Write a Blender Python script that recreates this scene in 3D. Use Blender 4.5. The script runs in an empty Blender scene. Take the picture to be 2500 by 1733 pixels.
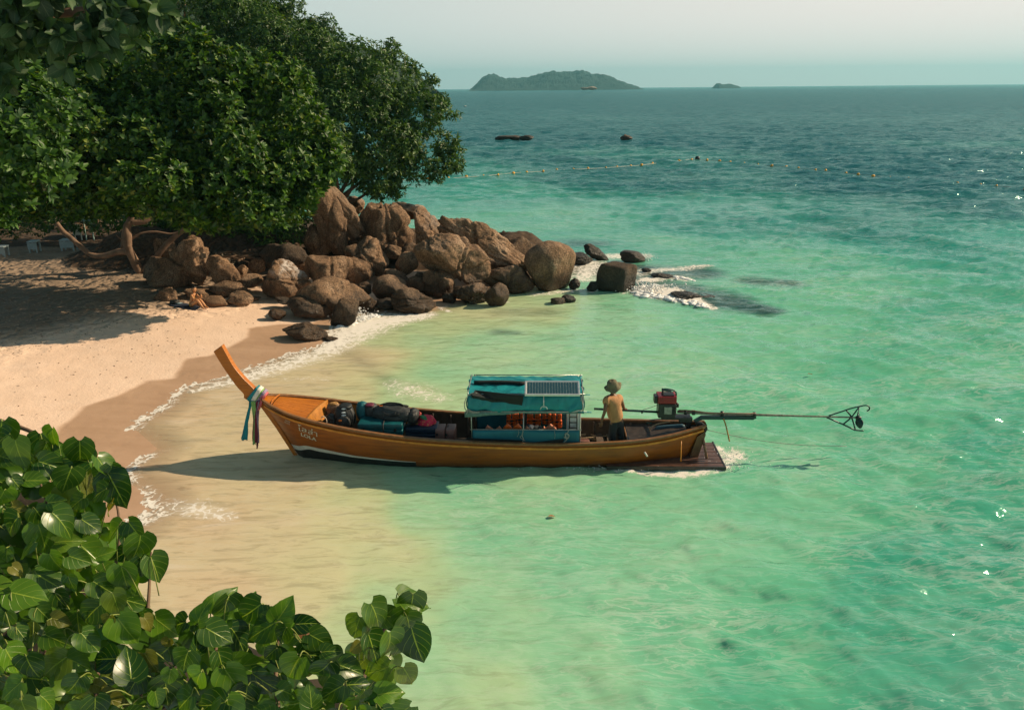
import bpy, bmesh, math, random
import numpy as np
from mathutils import Vector, Matrix
random.seed(7); RNG = np.random.default_rng(11)
SC = bpy.context.scene; COL = SC.collection
# ------------------------------------------------------------------ camera, sky, sun, exposure
FPX, CAMH = 796.0, 8.0
PITCH = math.atan(266.7/FPX); ROLL = math.radians(0.5)
cam_d = bpy.data.cameras.new('camera'); cam = bpy.data.objects.new('camera', cam_d); COL.objects.link(cam)
cam_d.sensor_width = 36; cam_d.lens = 36*FPX/1024; cam_d.clip_start = 0.05; cam_d.clip_end = 30000
cam.location = (0, 0, CAMH)
cam.rotation_euler = (Matrix.Rotation(math.pi/2-PITCH, 3, 'X') @ Matrix.Rotation(-ROLL, 3, 'Z')).to_euler()
SC.camera = cam
SUN_AZ, SUN_EL = math.radians(74), math.radians(33)
world = bpy.data.worlds.new('World'); SC.world = world; world.use_nodes = True
wn, wl = world.node_tree.nodes, world.node_tree.links
wn.clear()
sky = wn.new('ShaderNodeTexSky'); sky.sky_type = 'NISHITA'; sky.sun_disc = False
sky.sun_elevation = SUN_EL; sky.sun_rotation = SUN_AZ; sky.air_density = 1.3; sky.dust_density = 2.0; sky.ozone_density = 2.0
geo = wn.new('ShaderNodeTexCoord'); sep = wn.new('ShaderNodeSeparateXYZ'); wl.new(geo.outputs['Generated'], sep.inputs[0])
def wmath(op, a, b=None):
    m = wn.new('ShaderNodeMath'); m.operation = op
    for i, x in enumerate((a, b)):
        if x is None: continue
        if isinstance(x, (int, float)): m.inputs[i].default_value = x
        else: wl.new(x, m.inputs[i])
    return m.outputs[0]
def wrange(v, a, b, c, d):
    m = wn.new('ShaderNodeMapRange'); m.interpolation_type = 'SMOOTHSTEP'
    for i, x in enumerate((v, a, b, c, d)):
        if isinstance(x, (int, float)): m.inputs[i].default_value = x
        else: wl.new(x, m.inputs[i])
    return m.outputs[0]
def wmix(f, a, b, mode='MIX'):
    m = wn.new('ShaderNodeMix'); m.data_type = 'RGBA'; m.blend_type = mode
    for x, i in ((f, 0), (a, 6), (b, 7)):
        if isinstance(x, (int, float)): m.inputs[i].default_value = x
        elif isinstance(x, tuple): m.inputs[i].default_value = x
        else: wl.new(x, m.inputs[i])
    return m.outputs[2]
# a hazy sea sky: the clear sky above, a pale veil low down, cooler away from the sun and creamier towards it
tow = wmath('ADD', wmath('MULTIPLY', sep.outputs[0], math.sin(SUN_AZ)), wmath('MULTIPLY', sep.outputs[1], math.cos(SUN_AZ)))
veil = wmix(wrange(tow, -.45, .95, 0, 1), (.50, .61, .59, 1), (.96, .82, .76, 1))
veil = wmix(wrange(tow, -1.0, -.40, 1, 0), veil, (.17, .27, .27, 1))
high = wmix(1.0, sky.outputs[0], (.040, .054, .050, 1), 'MULTIPLY')
low = wmix(wrange(sep.outputs[2], 0, .12, .10, 0), veil, (.62, .66, .64, 1))
skyc = wmix(wrange(sep.outputs[2], .06, .34, .98, .10), high, low)
bg = wn.new('ShaderNodeBackground'); bg.inputs[1].default_value = 1.0
wo = wn.new('ShaderNodeOutputWorld')
wl.new(skyc, bg.inputs[0]); wl.new(bg.outputs[0], wo.inputs[0])
sun_d = bpy.data.lights.new('sun', 'SUN'); sun = bpy.data.objects.new('sun', sun_d); COL.objects.link(sun)
sun_d.energy = 5.0; sun_d.angle = math.radians(0.6); sun_d.color = (1.0, 0.79, 0.54)
sdir = Vector((math.sin(SUN_AZ)*math.cos(SUN_EL), math.cos(SUN_AZ)*math.cos(SUN_EL), math.sin(SUN_EL)))
sun.rotation_euler = sdir.to_track_quat('Z', 'Y').to_euler(); sun.location = (40, 10, 40)
SC.view_settings.view_transform = 'Standard'; SC.view_settings.look = 'None'
SC.view_settings.gamma = 1.0; SC.view_settings.exposure = 0.18; SC.view_settings.use_curve_mapping = False
SC.cycles.use_denoising = True
SC.cycles.max_bounces = 8; SC.cycles.transparent_max_bounces = 8

# ------------------------------------------------------------------ measuring helpers (photograph -> place)
S = 1024/2302.5
_f = np.array([0, math.cos(PITCH), -math.sin(PITCH)]); _r0 = np.array([1., 0, 0]); _u0 = np.array([0, math.sin(PITCH), math.cos(PITCH)])
_r = _r0*math.cos(ROLL)-_u0*math.sin(ROLL); _u = _u0*math.cos(ROLL)+_r0*math.sin(ROLL)
CP = np.array([0, 0, CAMH])
def ray(x, y): return _f+(x*S-512)/FPX*_r-(y*S-354.5)/FPX*_u
def G(x, y, z=0.0):
    d = ray(x, y); return CP+d*((z-CAMH)/d[2])
def PY(x, y, Y):
    d = ray(x, y); return CP+d*(Y/d[1])
def PD(x, y, D): return CP+ray(x, y)*D          # D = depth along the view axis
def proj(P):
    q = np.asarray(P, float)-CP; w = q@_f
    return ((q@_r)/w*FPX+512)/S, (354.5-(q@_u)/w*FPX)/S, w
def zm(ox, oy, k):                                # measuring windows of the photograph
    return lambda X, Y: ((ox+X/k)/1.0859, (oy+Y/k)/1.0859)
w1, w2, w3 = zm(480, 820, 3.29), zm(1080, 900, 3.29), zm(1400, 900, 3.071)
w4, w5, w6, w7 = zm(320, 440, 3.29), zm(900, 480, 3.29), zm(1300, 560, 3.29), zm(420, 680, 15.96)
def spl(xs, ys):
    xs = np.array(xs, float); ys = np.array(ys, float)
    m = np.gradient(ys, xs)
    def f(x):
        x = np.clip(x, xs[0], xs[-1]); i = np.clip(np.searchsorted(xs, x)-1, 0, len(xs)-2)
        h = xs[i+1]-xs[i]; t = (x-xs[i])/h
        return ((2*t**3-3*t**2+1)*ys[i]+(t**3-2*t**2+t)*h*m[i]+(-2*t**3+3*t**2)*ys[i+1]+(t**3-t**2)*h*m[i+1])
    return f
def sstep(a, b, x):
    t = np.clip((x-a)/(b-a), 0, 1); return t*t*(3-2*t)
# value noise
_PERM = RNG.random(65536).astype(np.float32)
def _h(i, j, k): return _PERM[((i*73856093) ^ (j*19349663) ^ (k*83492791)) & 65535]
def vnoise(P):
    P = np.asarray(P, float); I = np.floor(P).astype(np.int64); F = P-I; F = F*F*(3-2*F)
    i, j, k = I[..., 0], I[..., 1], I[..., 2]; x, y, z = F[..., 0], F[..., 1], F[..., 2]
    r = 0
    for a in (0, 1):
        for b in (0, 1):
            for c in (0, 1):
                r = r+_h(i+a, j+b, k+c)*(x if a else 1-x)*(y if b else 1-y)*(z if c else 1-z)
    return r*2-1
def fbm(P, o=4, g=0.5):
    s = 0; a = 1; P = np.asarray(P, float).copy()
    for _ in range(o):
        s = s+a*vnoise(P); a *= g; P = P*2.03+17.3
    return s
def n2(x, y, sc, o=4, off=0.0): return fbm(np.stack([x*sc, y*sc, np.full_like(x, off)], -1), o)
# ------------------------------------------------------------------ mesh helpers
def link(o, parent=None):
    COL.objects.link(o)
    if parent is not None: o.parent = parent
    return o
def raw(name, V, F, mat=None, smooth=False):
    me = bpy.data.meshes.new(name); V = np.asarray(V, np.float32)
    if isinstance(F, np.ndarray):
        n, k = F.shape
        me.vertices.add(len(V)); me.vertices.foreach_set('co', V.ravel())
        me.loops.add(n*k); me.loops.foreach_set('vertex_index', F.astype(np.int32).ravel())
        me.polygons.add(n); me.polygons.foreach_set('loop_start', np.arange(0, n*k, k, dtype=np.int32))
        me.polygons.foreach_set('loop_total', np.full(n, k, np.int32)); me.update(calc_edges=True)
    else:
        me.from_pydata([tuple(v) for v in V], [], F); me.update()
    if smooth: me.polygons.foreach_set('use_smooth', np.ones(len(me.polygons), bool))
    if mat: me.materials.append(mat)
    return me
def obj(name, V, F, mat=None, parent=None, smooth=False, loc=None, rot=None):
    o = bpy.data.objects.new(name, raw(name, V, F, mat, smooth))
    if loc is not None: o.location = loc
    if rot is not None: o.rotation_euler = rot
    return link(o, parent)
def tag(o, label=None, cat=None, group=None, kind=None):
    if label: o['label'] = label
    if cat: o['category'] = cat
    if group: o['group'] = group
    if kind: o['kind'] = kind
    return o
def empty(name, loc=(0, 0, 0), rz=0.0, **k):
    o = bpy.data.objects.new(name, None); o.location = loc; o.rotation_euler = (0, 0, rz); o.empty_display_size = .2
    COL.objects.link(o); return tag(o, **k)
def attr(me, name, a):
    at = me.attributes.new(name, 'FLOAT', 'POINT'); at.data.foreach_set('value', np.asarray(a, np.float32).ravel())
class MB:                                         # collects simple shapes into one mesh
    def __init__(s): s.V = []; s.F = []
    def add(s, V, F):
        n = len(s.V); s.V += [tuple(map(float, v)) for v in V]; s.F += [tuple(i+n for i in f) for f in F]; return s
    def box(s, c, d, R=None, bev=0.0):
        hx, hy, hz = [a/2 for a in d]
        if bev <= 0:
            P = np.array([(x, y, z) for x in (-hx, hx) for y in (-hy, hy) for z in (-hz, hz)])
            F = [(0, 1, 3, 2), (4, 6, 7, 5), (0, 4, 5, 1), (2, 3, 7, 6), (0, 2, 6, 4), (1, 5, 7, 3)]
        else:
            bm = bmesh.new(); bmesh.ops.create_cube(bm, size=1.0)
            for v in bm.verts: v.co = (v.co.x*d[0], v.co.y*d[1], v.co.z*d[2])
            bmesh.ops.bevel(bm, geom=bm.edges[:], offset=bev, segments=2, profile=.6, affect='EDGES')
            P = np.array([v.co[:] for v in bm.verts]); F = [tuple(v.index for v in f.verts) for f in bm.faces]; bm.free()
        if R is not None: P = P@np.array(R).T
        return s.add(P+np.array(c), F)
    def tube(s, pts, r, n=6, closed=False):
        pts = np.array(pts, float); m = len(pts); r = np.full(m, r) if np.isscalar(r) else np.array(r, float)
        V = []; up = np.array([0.13, 0.21, 0.97])
        for i in range(m):
            a = pts[(i+1) % m if closed else min(i+1, m-1)]-pts[(i-1) % m if closed else max(i-1, 0)]
            a = a/(np.linalg.norm(a)+1e-9)
            if abs(a@up) > .95: up = np.array([0.97, 0.1, 0.13])
            x = np.cross(a, up); x /= np.linalg.norm(x); y = np.cross(a, x); up = -np.cross(a, x)*-1 if False else up
            for j in range(n):
                t = 2*math.pi*j/n; V.append(pts[i]+r[i]*(math.cos(t)*x+math.sin(t)*y))
        F = []
        for i in range(m if closed else m-1):
            k = (i+1) % m
            for j in range(n): F.append((i*n+j, i*n+(j+1) % n, k*n+(j+1) % n, k*n+j))
        if not closed: F += [tuple(range(n))[::-1], tuple(range((m-1)*n, m*n))]
        return s.add(V, F)
    def prism(s, poly, a, b, ax=1):               # poly in the other two axes, from a to b along ax
        n = len(poly); V = []
        for t in (a, b):
            for p in poly:
                q = [0, 0, 0]; o = [i for i in range(3) if i != ax]; q[o[0]], q[o[1]], q[ax] = p[0], p[1], t; V.append(q)
        F = [tuple(range(n)), tuple(range(2*n-1, n-1, -1))]+[(i, i+n, (i+1) % n+n, (i+1) % n) for i in range(n)]
        return s.add(V, F)
    def build(s, name, mat, parent=None, smooth=False, bev=0.0, loc=None):
        o = obj(name, s.V, s.F, mat, parent, smooth)
        bm = bmesh.new(); bm.from_mesh(o.data); bmesh.ops.recalc_face_normals(bm, faces=bm.faces[:]); bm.to_mesh(o.data); bm.free()
        if smooth: o.data.polygons.foreach_set('use_smooth', np.ones(len(o.data.polygons), bool))
        if bev > 0:
            m = o.modifiers.new('b', 'BEVEL'); m.width = bev; m.segments = 2; m.limit_method = 'ANGLE'
        if loc is not None: o.location = loc
        return o
def gridF(nr, nc):
    i = np.arange(nr-1)[:, None]*nc+np.arange(nc-1)[None, :]
    return np.stack([i, i+1, i+nc+1, i+nc], -1).reshape(-1, 4)
def cr(pts, n=8, closed=False):                   # catmull-rom through points
    P = np.array(pts, float); m = len(P); out = []
    for i in range(m if closed else m-1):
        p0 = P[(i-1) % m] if closed or i > 0 else 2*P[0]-P[1]
        p1, p2 = P[i], P[(i+1) % m]
        p3 = P[(i+2) % m] if closed or i+2 < m else 2*P[-1]-P[-2]
        for t in np.linspace(0, 1, n, endpoint=False):
            out.append(.5*((2*p1)+(-p0+p2)*t+(2*p0-5*p1+4*p2-p3)*t*t+(-p0+3*p1-3*p2+p3)*t**3))
    if not closed: out.append(P[-1])
    return np.array(out)
# ------------------------------------------------------------------ material helpers
def lin(r, g, b):
    return tuple(((c/255)/12.92 if c/255 <= .04045 else ((c/255+.055)/1.055)**2.4) for c in (r, g, b))+(1,)
def tl(r, g, b):
    q = lin(r, g, b); return (q[0]/.98, q[1]/.85, q[2]/.79, 1)
class NT:
    def __init__(s, name):
        s.m = bpy.data.materials.new(name); s.m.use_nodes = True; s.t = s.m.node_tree; s.n = s.t.nodes; s.l = s.t.links
        s.b = s.n['Principled BSDF']; s.out = s.n['Material Output']
    def node(s, t, **k):
        n = s.n.new(t)
        for a, v in k.items():
            if a.startswith('i_'): n.inputs[a[2:].replace('_', ' ')].default_value = v
            else: setattr(n, a, v)
        return n
    def noise(s, scale, detail=4, rough=.55, vec=None, dist=0.0):
        n = s.node('ShaderNodeTexNoise'); n.inputs['Scale'].default_value = scale; n.inputs['Detail'].default_value = detail
        n.inputs['Roughness'].default_value = rough; n.inputs['Distortion'].default_value = dist
        if vec is not None: s.l.new(vec, n.inputs['Vector'])
        return n.outputs['Fac']
    def coord(s, kind='Object', scale=(1, 1, 1), rot=(0, 0, 0)):
        c = s.node('ShaderNodeTexCoord').outputs[kind] if kind != 'World' else s.node('ShaderNodeNewGeometry').outputs['Position']
        m = s.node('ShaderNodeMapping'); m.inputs['Scale'].default_value = scale; m.inputs['Rotation'].default_value = rot
        s.l.new(c, m.inputs[0]); return m.outputs[0]
    def ramp(s, fac, stops, interp='LINEAR'):
        r = s.node('ShaderNodeValToRGB'); e = r.color_ramp; e.interpolation = interp
        while len(e.elements) < len(stops): e.elements.new(.5)
        for el, (p, c) in zip(e.elements, stops):
            el.position = p; el.color = c if not np.isscalar(c) else (c, c, c, 1)
        s.l.new(fac, r.inputs[0]); return r.outputs[0]
    def mix(s, fac, a, b, mode='MIX'):
        m = s.node('ShaderNodeMix', data_type='RGBA', blend_type=mode)
        for x, i in ((fac, 0), (a, 6), (b, 7)):
            if isinstance(x, (int, float)): m.inputs[i].default_value = x if i == 0 else (x, x, x, 1)
            elif isinstance(x, tuple): m.inputs[i].default_value = x
            else: s.l.new(x, m.inputs[i])
        return m.outputs[2]
    def math(s, op, a, b=None, c=None, clamp=False):
        m = s.node('ShaderNodeMath', operation=op); m.use_clamp = clamp
        for i, x in enumerate((a, b, c)):
            if x is None: continue
            if isinstance(x, (int, float)): m.inputs[i].default_value = x
            else: s.l.new(x, m.inputs[i])
        return m.outputs[0]
    def mr(s, v, a, b, c=0.0, d=1.0, smooth=False):
        m = s.node('ShaderNodeMapRange'); m.interpolation_type = 'SMOOTHSTEP' if smooth else 'LINEAR'
        for i, x in enumerate((v, a, b, c, d)):
            if isinstance(x, (int, float)): m.inputs[i].default_value = x
            else: s.l.new(x, m.inputs[i])
        return m.outputs[0]
    def attr(s, name): return s.node('ShaderNodeAttribute', attribute_name=name).outputs['Fac']
    def bump(s, h, strength=.3, dist=.02, normal=None):
        b = s.node('ShaderNodeBump'); b.inputs['Strength'].default_value = strength; b.inputs['Distance'].default_value = dist
        s.l.new(h, b.inputs['Height'])
        if normal is not None: s.l.new(normal, b.inputs['Normal'])
        return b.outputs[0]
    def set(s, **k):
        for a, v in k.items():
            i = s.b.inputs[a.replace('_', ' ')]
            if isinstance(v, (int, float, tuple)): i.default_value = v
            else: s.l.new(v, i)
        return s
def plain(name, c, rough=.6, var=.25, scale=8, metal=0.0, bump=0.0, spec=.5, bscale=None):
    t = NT(name); f = t.noise(scale, 5, .6, t.coord('Object'))
    d = tuple(x*(1-var) for x in c[:3])+(1,); l = tuple(min(1, x*(1+var)) for x in c[:3])+(1,)
    t.set(Base_Color=t.ramp(f, [(.3, d), (.7, l)]), Roughness=rough, Metallic=metal)
    t.b.inputs['Specular IOR Level'].default_value = spec
    if bump: t.set(Normal=t.bump(t.noise(bscale or scale*4, 4, .6, t.coord('Object')), bump, .01))
    return t.m

# ------------------------------------------------------------------ shape of the land
land_px = [(-500, 1700), (100, 1400), (240, 1230), (318, 1163), (352, 1133), (325, 1103), (292, 1086), (284, 1062), (318, 1034), (355, 1008), (335, 990), (303, 962),
 (318, 945), (370, 915), (396, 884), (425, 868), (470, 858), (530, 840), (580, 822), (650, 797), (720, 778), (745, 764), (742, 742), (760, 722), (800, 706),
 (860, 700), (930, 702), (990, 690), (1050, 672), (1130, 655), (1200, 632), (1262, 622), (1275, 600), (1240, 585), (1180, 565), (1100, 552), (1000, 540), (900, 525),
 (800, 510), (700, 495), (500, 470), (300, 450), (0, 430), (-700, 410)]
land = np.array([G(x, y)[:2] for x, y in land_px]+[(-220, 90), (-220, 2)])
def sdist(px, py, poly, closed=True):             # signed distance, positive inside
    sh = px.shape; P = np.stack([px.ravel(), py.ravel()], -1); d2 = np.full(len(P), 1e12); ins = np.zeros(len(P), bool)
    n = len(poly)
    for i in range(n if closed else n-1):
        a = poly[i]; b = poly[(i+1) % n]; e = b-a; w = P-a
        t = np.clip((w@e)/(e@e+1e-12), 0, 1); q = w-t[:, None]*e; d2 = np.minimum(d2, (q*q).sum(1))
        if closed:
            c = ((a[1] > P[:, 1]) != (b[1] > P[:, 1])) & (P[:, 0] < (b[0]-a[0])*(P[:, 1]-a[1])/(b[1]-a[1]+1e-12)+a[0]); ins ^= c
    d = np.sqrt(d2); return (np.where(ins, d, -d) if closed else d).reshape(sh)
ridge = np.array([G(330, 585, .6)[:2], G(700, 560, 1)[:2], G(900, 540, 1.2)[:2], G(1060, 560, .8)[:2], G(1190, 595, .2)[:2]])
wet_px = [(-500, 1500), (60, 1040), (130, 955), (185, 905), (260, 880), (330, 845), (385, 835), (420, 800), (470, 792), (520, 770), (555, 752), (560, 735), (620, 722), (700, 715), (760, 690), (900, 660), (1300, 600), (1300, 900), (700, 1200), (300, 1500), (-500, 1900)]
wet_poly = np.array([G(x, y, .25)[:2] for x, y in wet_px])
def height(x, y, sd=None):
    if sd is None: sd = sdist(x, y, land)
    z = np.where(sd > 0, .075*np.minimum(sd, 9)+.02*np.maximum(sd-9, 0), np.maximum(.10*sd, -2.5))
    rd = sdist(x, y, ridge, False)
    w = sstep(-.2, 1.5, sd)
    z = z+w*1.35*np.exp(-(rd/2.3)**2)*(1+.25*n2(x, y, .9, 4, 6))
    lump = n2(x, y, .55, 4, 3.1)
    z = z+.05*sstep(1.5, 5, sd)*lump
    z = z+sstep(8, 16, sd)*.03*n2(x, y, 2.2, 4, 9.0)
    back = sstep(48, 75, y)*sstep(4, 20, sd); z = z+back*3.0
    return z
def H1(x, y): return float(height(np.array([x], float), np.array([y], float))[0])
def Hv(P):
    P = np.asarray(P); return height(P[:, 0], P[:, 1])
def GTv(xy):
    D = np.array([ray(a, b) for a, b in xy]); z = np.full(len(D), .2)
    for _ in range(9):
        P = CP+D*((z-CAMH)/D[:, 2])[:, None]; z = .5*z+.5*np.maximum(0, Hv(P))
    return CP+D*((z-CAMH)/D[:, 2])[:, None]
def GT(x, y):                                     # where a sight line meets the ground
    z = 0.2
    for _ in range(12): p = G(x, y, z); z = .5*z+.5*max(0, H1(p[0], p[1]))
    return G(x, y, z)
xs = np.concatenate([np.linspace(-220, -32, 60)[:-1], np.linspace(-32, -24, 50)[:-1], np.arange(-24, 5, .11), np.linspace(5, 40, 12)])
ys = np.concatenate([np.linspace(2, 9, 20)[:-1], np.arange(9, 41, .12), np.linspace(41, 60, 60)[1:], np.linspace(60, 140, 30)[1:]])
X, Y = np.meshgrid(xs, ys); sd = sdist(X, Y, land); Z = height(X, Y, sd)
wd = sdist(X, Y, wet_poly)
t = NT('sand')
wet = t.mr(t.math('ADD', t.attr('wet'), t.math('MULTIPLY', t.math('SUBTRACT', t.noise(.8, 3, .5, t.coord('World')), .5), .35)), -.11, .12, 0, 1, True)
c = t.coord('World')
dry = t.ramp(t.noise(1.3, 6, .6, c), [(.3, (.72, .515, .38, 1)), (.7, (.80, .59, .45, 1))])
wetc = t.ramp(t.noise(.7, 5, .55, t.coord('World', (1, 2.5, 1))), [(.3, (.42, .265, .170, 1)), (.7, (.50, .325, .215, 1))])
base = t.mix(wet, dry, wetc)
spk = t.noise(9, 3, .7, c)
base = t.mix(t.mr(spk, .70, .78, 0, .8), base, (.10, .06, .035, 1))
litter_shade = t.mr(t.math('ADD', t.attr('rough'), t.math('MULTIPLY', t.noise(2.5, 5, .6, c), .6)), .75, 1.3, 0, .85)
base = t.mix(litter_shade, base, (.17, .125, .085, 1))  # brown litter, with the shade under the trees deepened in the colour
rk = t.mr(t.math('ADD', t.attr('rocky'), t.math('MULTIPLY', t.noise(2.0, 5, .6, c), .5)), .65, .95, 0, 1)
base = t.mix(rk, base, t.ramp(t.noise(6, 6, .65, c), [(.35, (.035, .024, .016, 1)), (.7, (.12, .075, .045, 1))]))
t.set(Base_Color=base, Roughness=t.mr(wet, 0, 1, .95, .42)); t.b.inputs['Specular IOR Level'].default_value = .3
vor = t.node('ShaderNodeTexVoronoi', feature='SMOOTH_F1'); vor.inputs['Scale'].default_value = 2.6
vo = t.node('ShaderNodeMapping'); vo.inputs['Scale'].default_value = (1, 1.0, 1)
wv = t.node('ShaderNodeVectorMath', operation='ADD'); nz = t.node('ShaderNodeTexNoise'); nz.inputs['Scale'].default_value = 1.7
t.l.new(c, nz.inputs['Vector']); t.l.new(c, wv.inputs[0]); t.l.new(nz.outputs['Color'], wv.inputs[1]); t.l.new(wv.outputs[0], vor.inputs['Vector'])
foot = t.math('MULTIPLY', t.math('MULTIPLY', vor.outputs['Distance'], t.math('MINIMUM', t.attr('rough'), 1.0)), 2.2)
fine = t.math('MULTIPLY', t.math('MULTIPLY', t.noise(14, 4, .6, c), t.mr(wet, 0, 1, .10, .02)), 1)
t.set(Normal=t.bump(t.math('ADD', foot, fine), .9, .16))
M_SAND = t.m
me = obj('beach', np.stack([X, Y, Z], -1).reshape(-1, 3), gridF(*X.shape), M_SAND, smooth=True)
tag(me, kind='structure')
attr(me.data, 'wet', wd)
# churned sand further up the beach
edge = np.array([GT(x, y)[:2] for x, y in [(-300, 830), (0, 770), (170, 730), (330, 700), (420, 690), (600, 650)]])
up = sdist(X, Y, np.vstack([edge, [[-3, 45]], [[-220, 60]], [[-220, 20]]]))
attr(me.data, 'rough', sstep(-2.2, 1.5, up)*1.0+.04)
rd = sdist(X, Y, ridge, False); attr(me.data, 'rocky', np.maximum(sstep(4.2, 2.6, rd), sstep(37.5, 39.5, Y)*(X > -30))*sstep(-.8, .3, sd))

# ------------------------------------------------------------------ the sea
def fftpatch(N, L, wind, rms, cut=.0, spread=2, pk=1.0, seed=1):
    r = np.random.default_rng(seed); k = 2*np.pi*np.fft.fftfreq(N, L/N); KX, KY = np.meshgrid(k, k); K = np.hypot(KX, KY); K[0, 0] = 1
    w = np.array(wind)/np.hypot(*wind); c = (KX*w[0]+KY*w[1])/K
    k0 = 2*np.pi/pk; A = np.exp(-1.25*(k0/K)**2)/K**3.6*(np.abs(c)**spread+.06)*np.exp(-(K*cut)**2); A[0, 0] = 0
    h = np.real(np.fft.ifft2(np.sqrt(A)*(r.normal(size=(N, N))+1j*r.normal(size=(N, N))))); return h/h.std()*rms
def samp(h, L, x, y):
    N = h.shape[0]; u = (x/L) % 1*N; v = (y/L) % 1*N; i = np.floor(u).astype(int); j = np.floor(v).astype(int); a = u-i; b = v-j
    i %= N; j %= N; i2 = (i+1) % N; j2 = (j+1) % N
    return h[j, i]*(1-a)*(1-b)+h[j, i2]*a*(1-b)+h[j2, i]*(1-a)*b+h[j2, i2]*a*b
hn = fftpatch(512, 23.0, (-.35, -1), 1, .045, 3, 1.3, 3); hm = fftpatch(512, 61.0, (-.5, -1), 1, .12, 3, 4.5, 5); hf = fftpatch(512, 190.0, (-.3, -1), 1, .3, 2, 11, 8)
th = np.concatenate([np.radians(np.linspace(58, 7.5, 470))[:-1], np.radians(np.linspace(7.5, 1.2, 210))[:-1], np.radians(np.geomspace(1.2, .05, 60))])
Yr = CAMH/np.tan(th)
A = np.tan(np.radians(np.linspace(-50, 50, 101))); ac = np.linspace(-.78, .78, 600)
A = np.concatenate([A[A < -.79], ac, A[A > .79]])
AA, YY = np.meshgrid(A, Yr); XX = AA*YY
sdw = -sdist(XX, YY, land)                         # metres off the shore
dep = np.maximum(sdw, 0)
a_n = .007+.024*sstep(2, 12, dep); a_m = .010+.062*sstep(3, 22, dep)
ZZ = (a_n*samp(hn, 23, XX, YY)*sstep(90, 40, YY)+a_m*samp(hm, 61, XX, YY)*sstep(260, 110, YY)+.11*sstep(12, 60, dep)*samp(hf, 190, XX, YY)*sstep(900, 300, YY))
ZZ *= sstep(0, 2.2, dep)
ZZ += .018*sstep(0, .12, dep)*sstep(.9, .15, dep)                            # lip of the swash
ctl = [(400, 900, 0), (350, 1100, .0), (560, 870, .03), (700, 850, .06), (560, 950, .06), (500, 1150, .06), (600, 1200, .12), (800, 880, .20), (900, 880, .42), (900, 930, .45), (640, 1060, .12), (800, 1100, .26), (800, 1180, .25), (700, 1300, .20), (500, 1300, .08), (600, 1380, .15), (850, 1250, .33), (950, 1150, .47), (930, 1060, .45), (1030, 1090, .58), (900, 1350, .38), (800, 1420, .33), (1000, 1500, .45), (1100, 1200, .56), (1100, 1400, .53), (1100, 1560, .42), (1300, 1300, .62), (1300, 1500, .55), (1500, 1400, .65), (1700, 1500, .72), (2000, 1400, .75), (2250, 1300, .76), (2200, 1560, .76), (1500, 1150, .58), (1700, 1060, .66), (2000, 1000, .73), (2250, 1000, .765), (1000, 850, .50), (1200, 850, .54), (1100, 780, .50), (950, 760, .38), (850, 760, .28), (800, 800, .14), (1100, 700, .33), (1200, 700, .38), (1150, 670, .36), (1250, 665, .45), (1310, 640, .62), (1400, 700, .60), (1300, 760, .54), (1500, 800, .62), (1700, 900, .69), (1700, 750, .68), (2000, 800, .74), (2200, 700, .76), (1600, 650, .72), (1300, 560, .78), (1500, 560, .74), (1800, 600, .74), (2200, 560, .80), (1200, 500, .76), (1600, 500, .82), (2000, 500, .84), (1100, 440, .82), (1400, 400, .90), (2000, 400, .92), (2250, 450, .90), (1200, 300, .93), (1700, 300, .94), (1200, 230, .98), (2000, 230, 1), (1500, 205, 1), (0, 220, 1), (600, 300, .9), (800, 420, .84)]
def dom(x, y): return np.stack([x/y*1.6, np.log(y)*1.15], -1)
C = np.array([G(a, b)[:2] for a, b, _ in ctl]); CD = dom(C[:, 0], C[:, 1]); CV = np.array([q[2] for q in ctl])
D = dom(XX, YY).reshape(-1, 2); num = np.zeros(len(D)); den = np.zeros(len(D))
for p, v in zip(CD, CV):
    w = 1/(((D-p)**2).sum(1)+.0012)**2; num += w*v; den += w
dfield = (num/den).reshape(XX.shape)
swirl = n2(XX, YY*1.4, .45, 5, 2.0)
dfield = dfield+.055*swirl*sstep(.95, .4, dfield)+.03*n2(XX, YY, .05, 4, 8)*sstep(.4, .8, dfield)
farside = (sdist(XX, YY, np.array([[-300, 500], [60, 500], [60, 33.6], [2.2, 33.2], [-3, 36], [-300, 36.5]])) > 0)
dfield = np.where(farside, np.minimum(dfield, .45+dep*.35), np.minimum(dfield, .03+dep*.55))
def blob(pts, fall):                               # painted along a line of (x,y,radius px) in the place
    m = np.zeros(XX.shape)
    P = [G(a, b)[:2] for a, b, _ in pts]; R = [abs(G(a+r, b)[0]-G(a, b)[0]) for a, b, r in pts]
    for i in range(len(P)-1):
        a, b = P[i], P[i+1]; e = b-a; wx, wy = XX-a[0], YY-a[1]; tt = np.clip((wx*e[0]+wy*e[1])/(e@e+1e-9), 0, 1)
        d = np.hypot(wx-tt*e[0], wy-tt*e[1]); r = R[i]*(1-tt)+R[i+1]*tt; m = np.maximum(m, np.clip(1-d/r, 0, 1)**fall)
    return m
foam = np.zeros(XX.shape)
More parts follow.
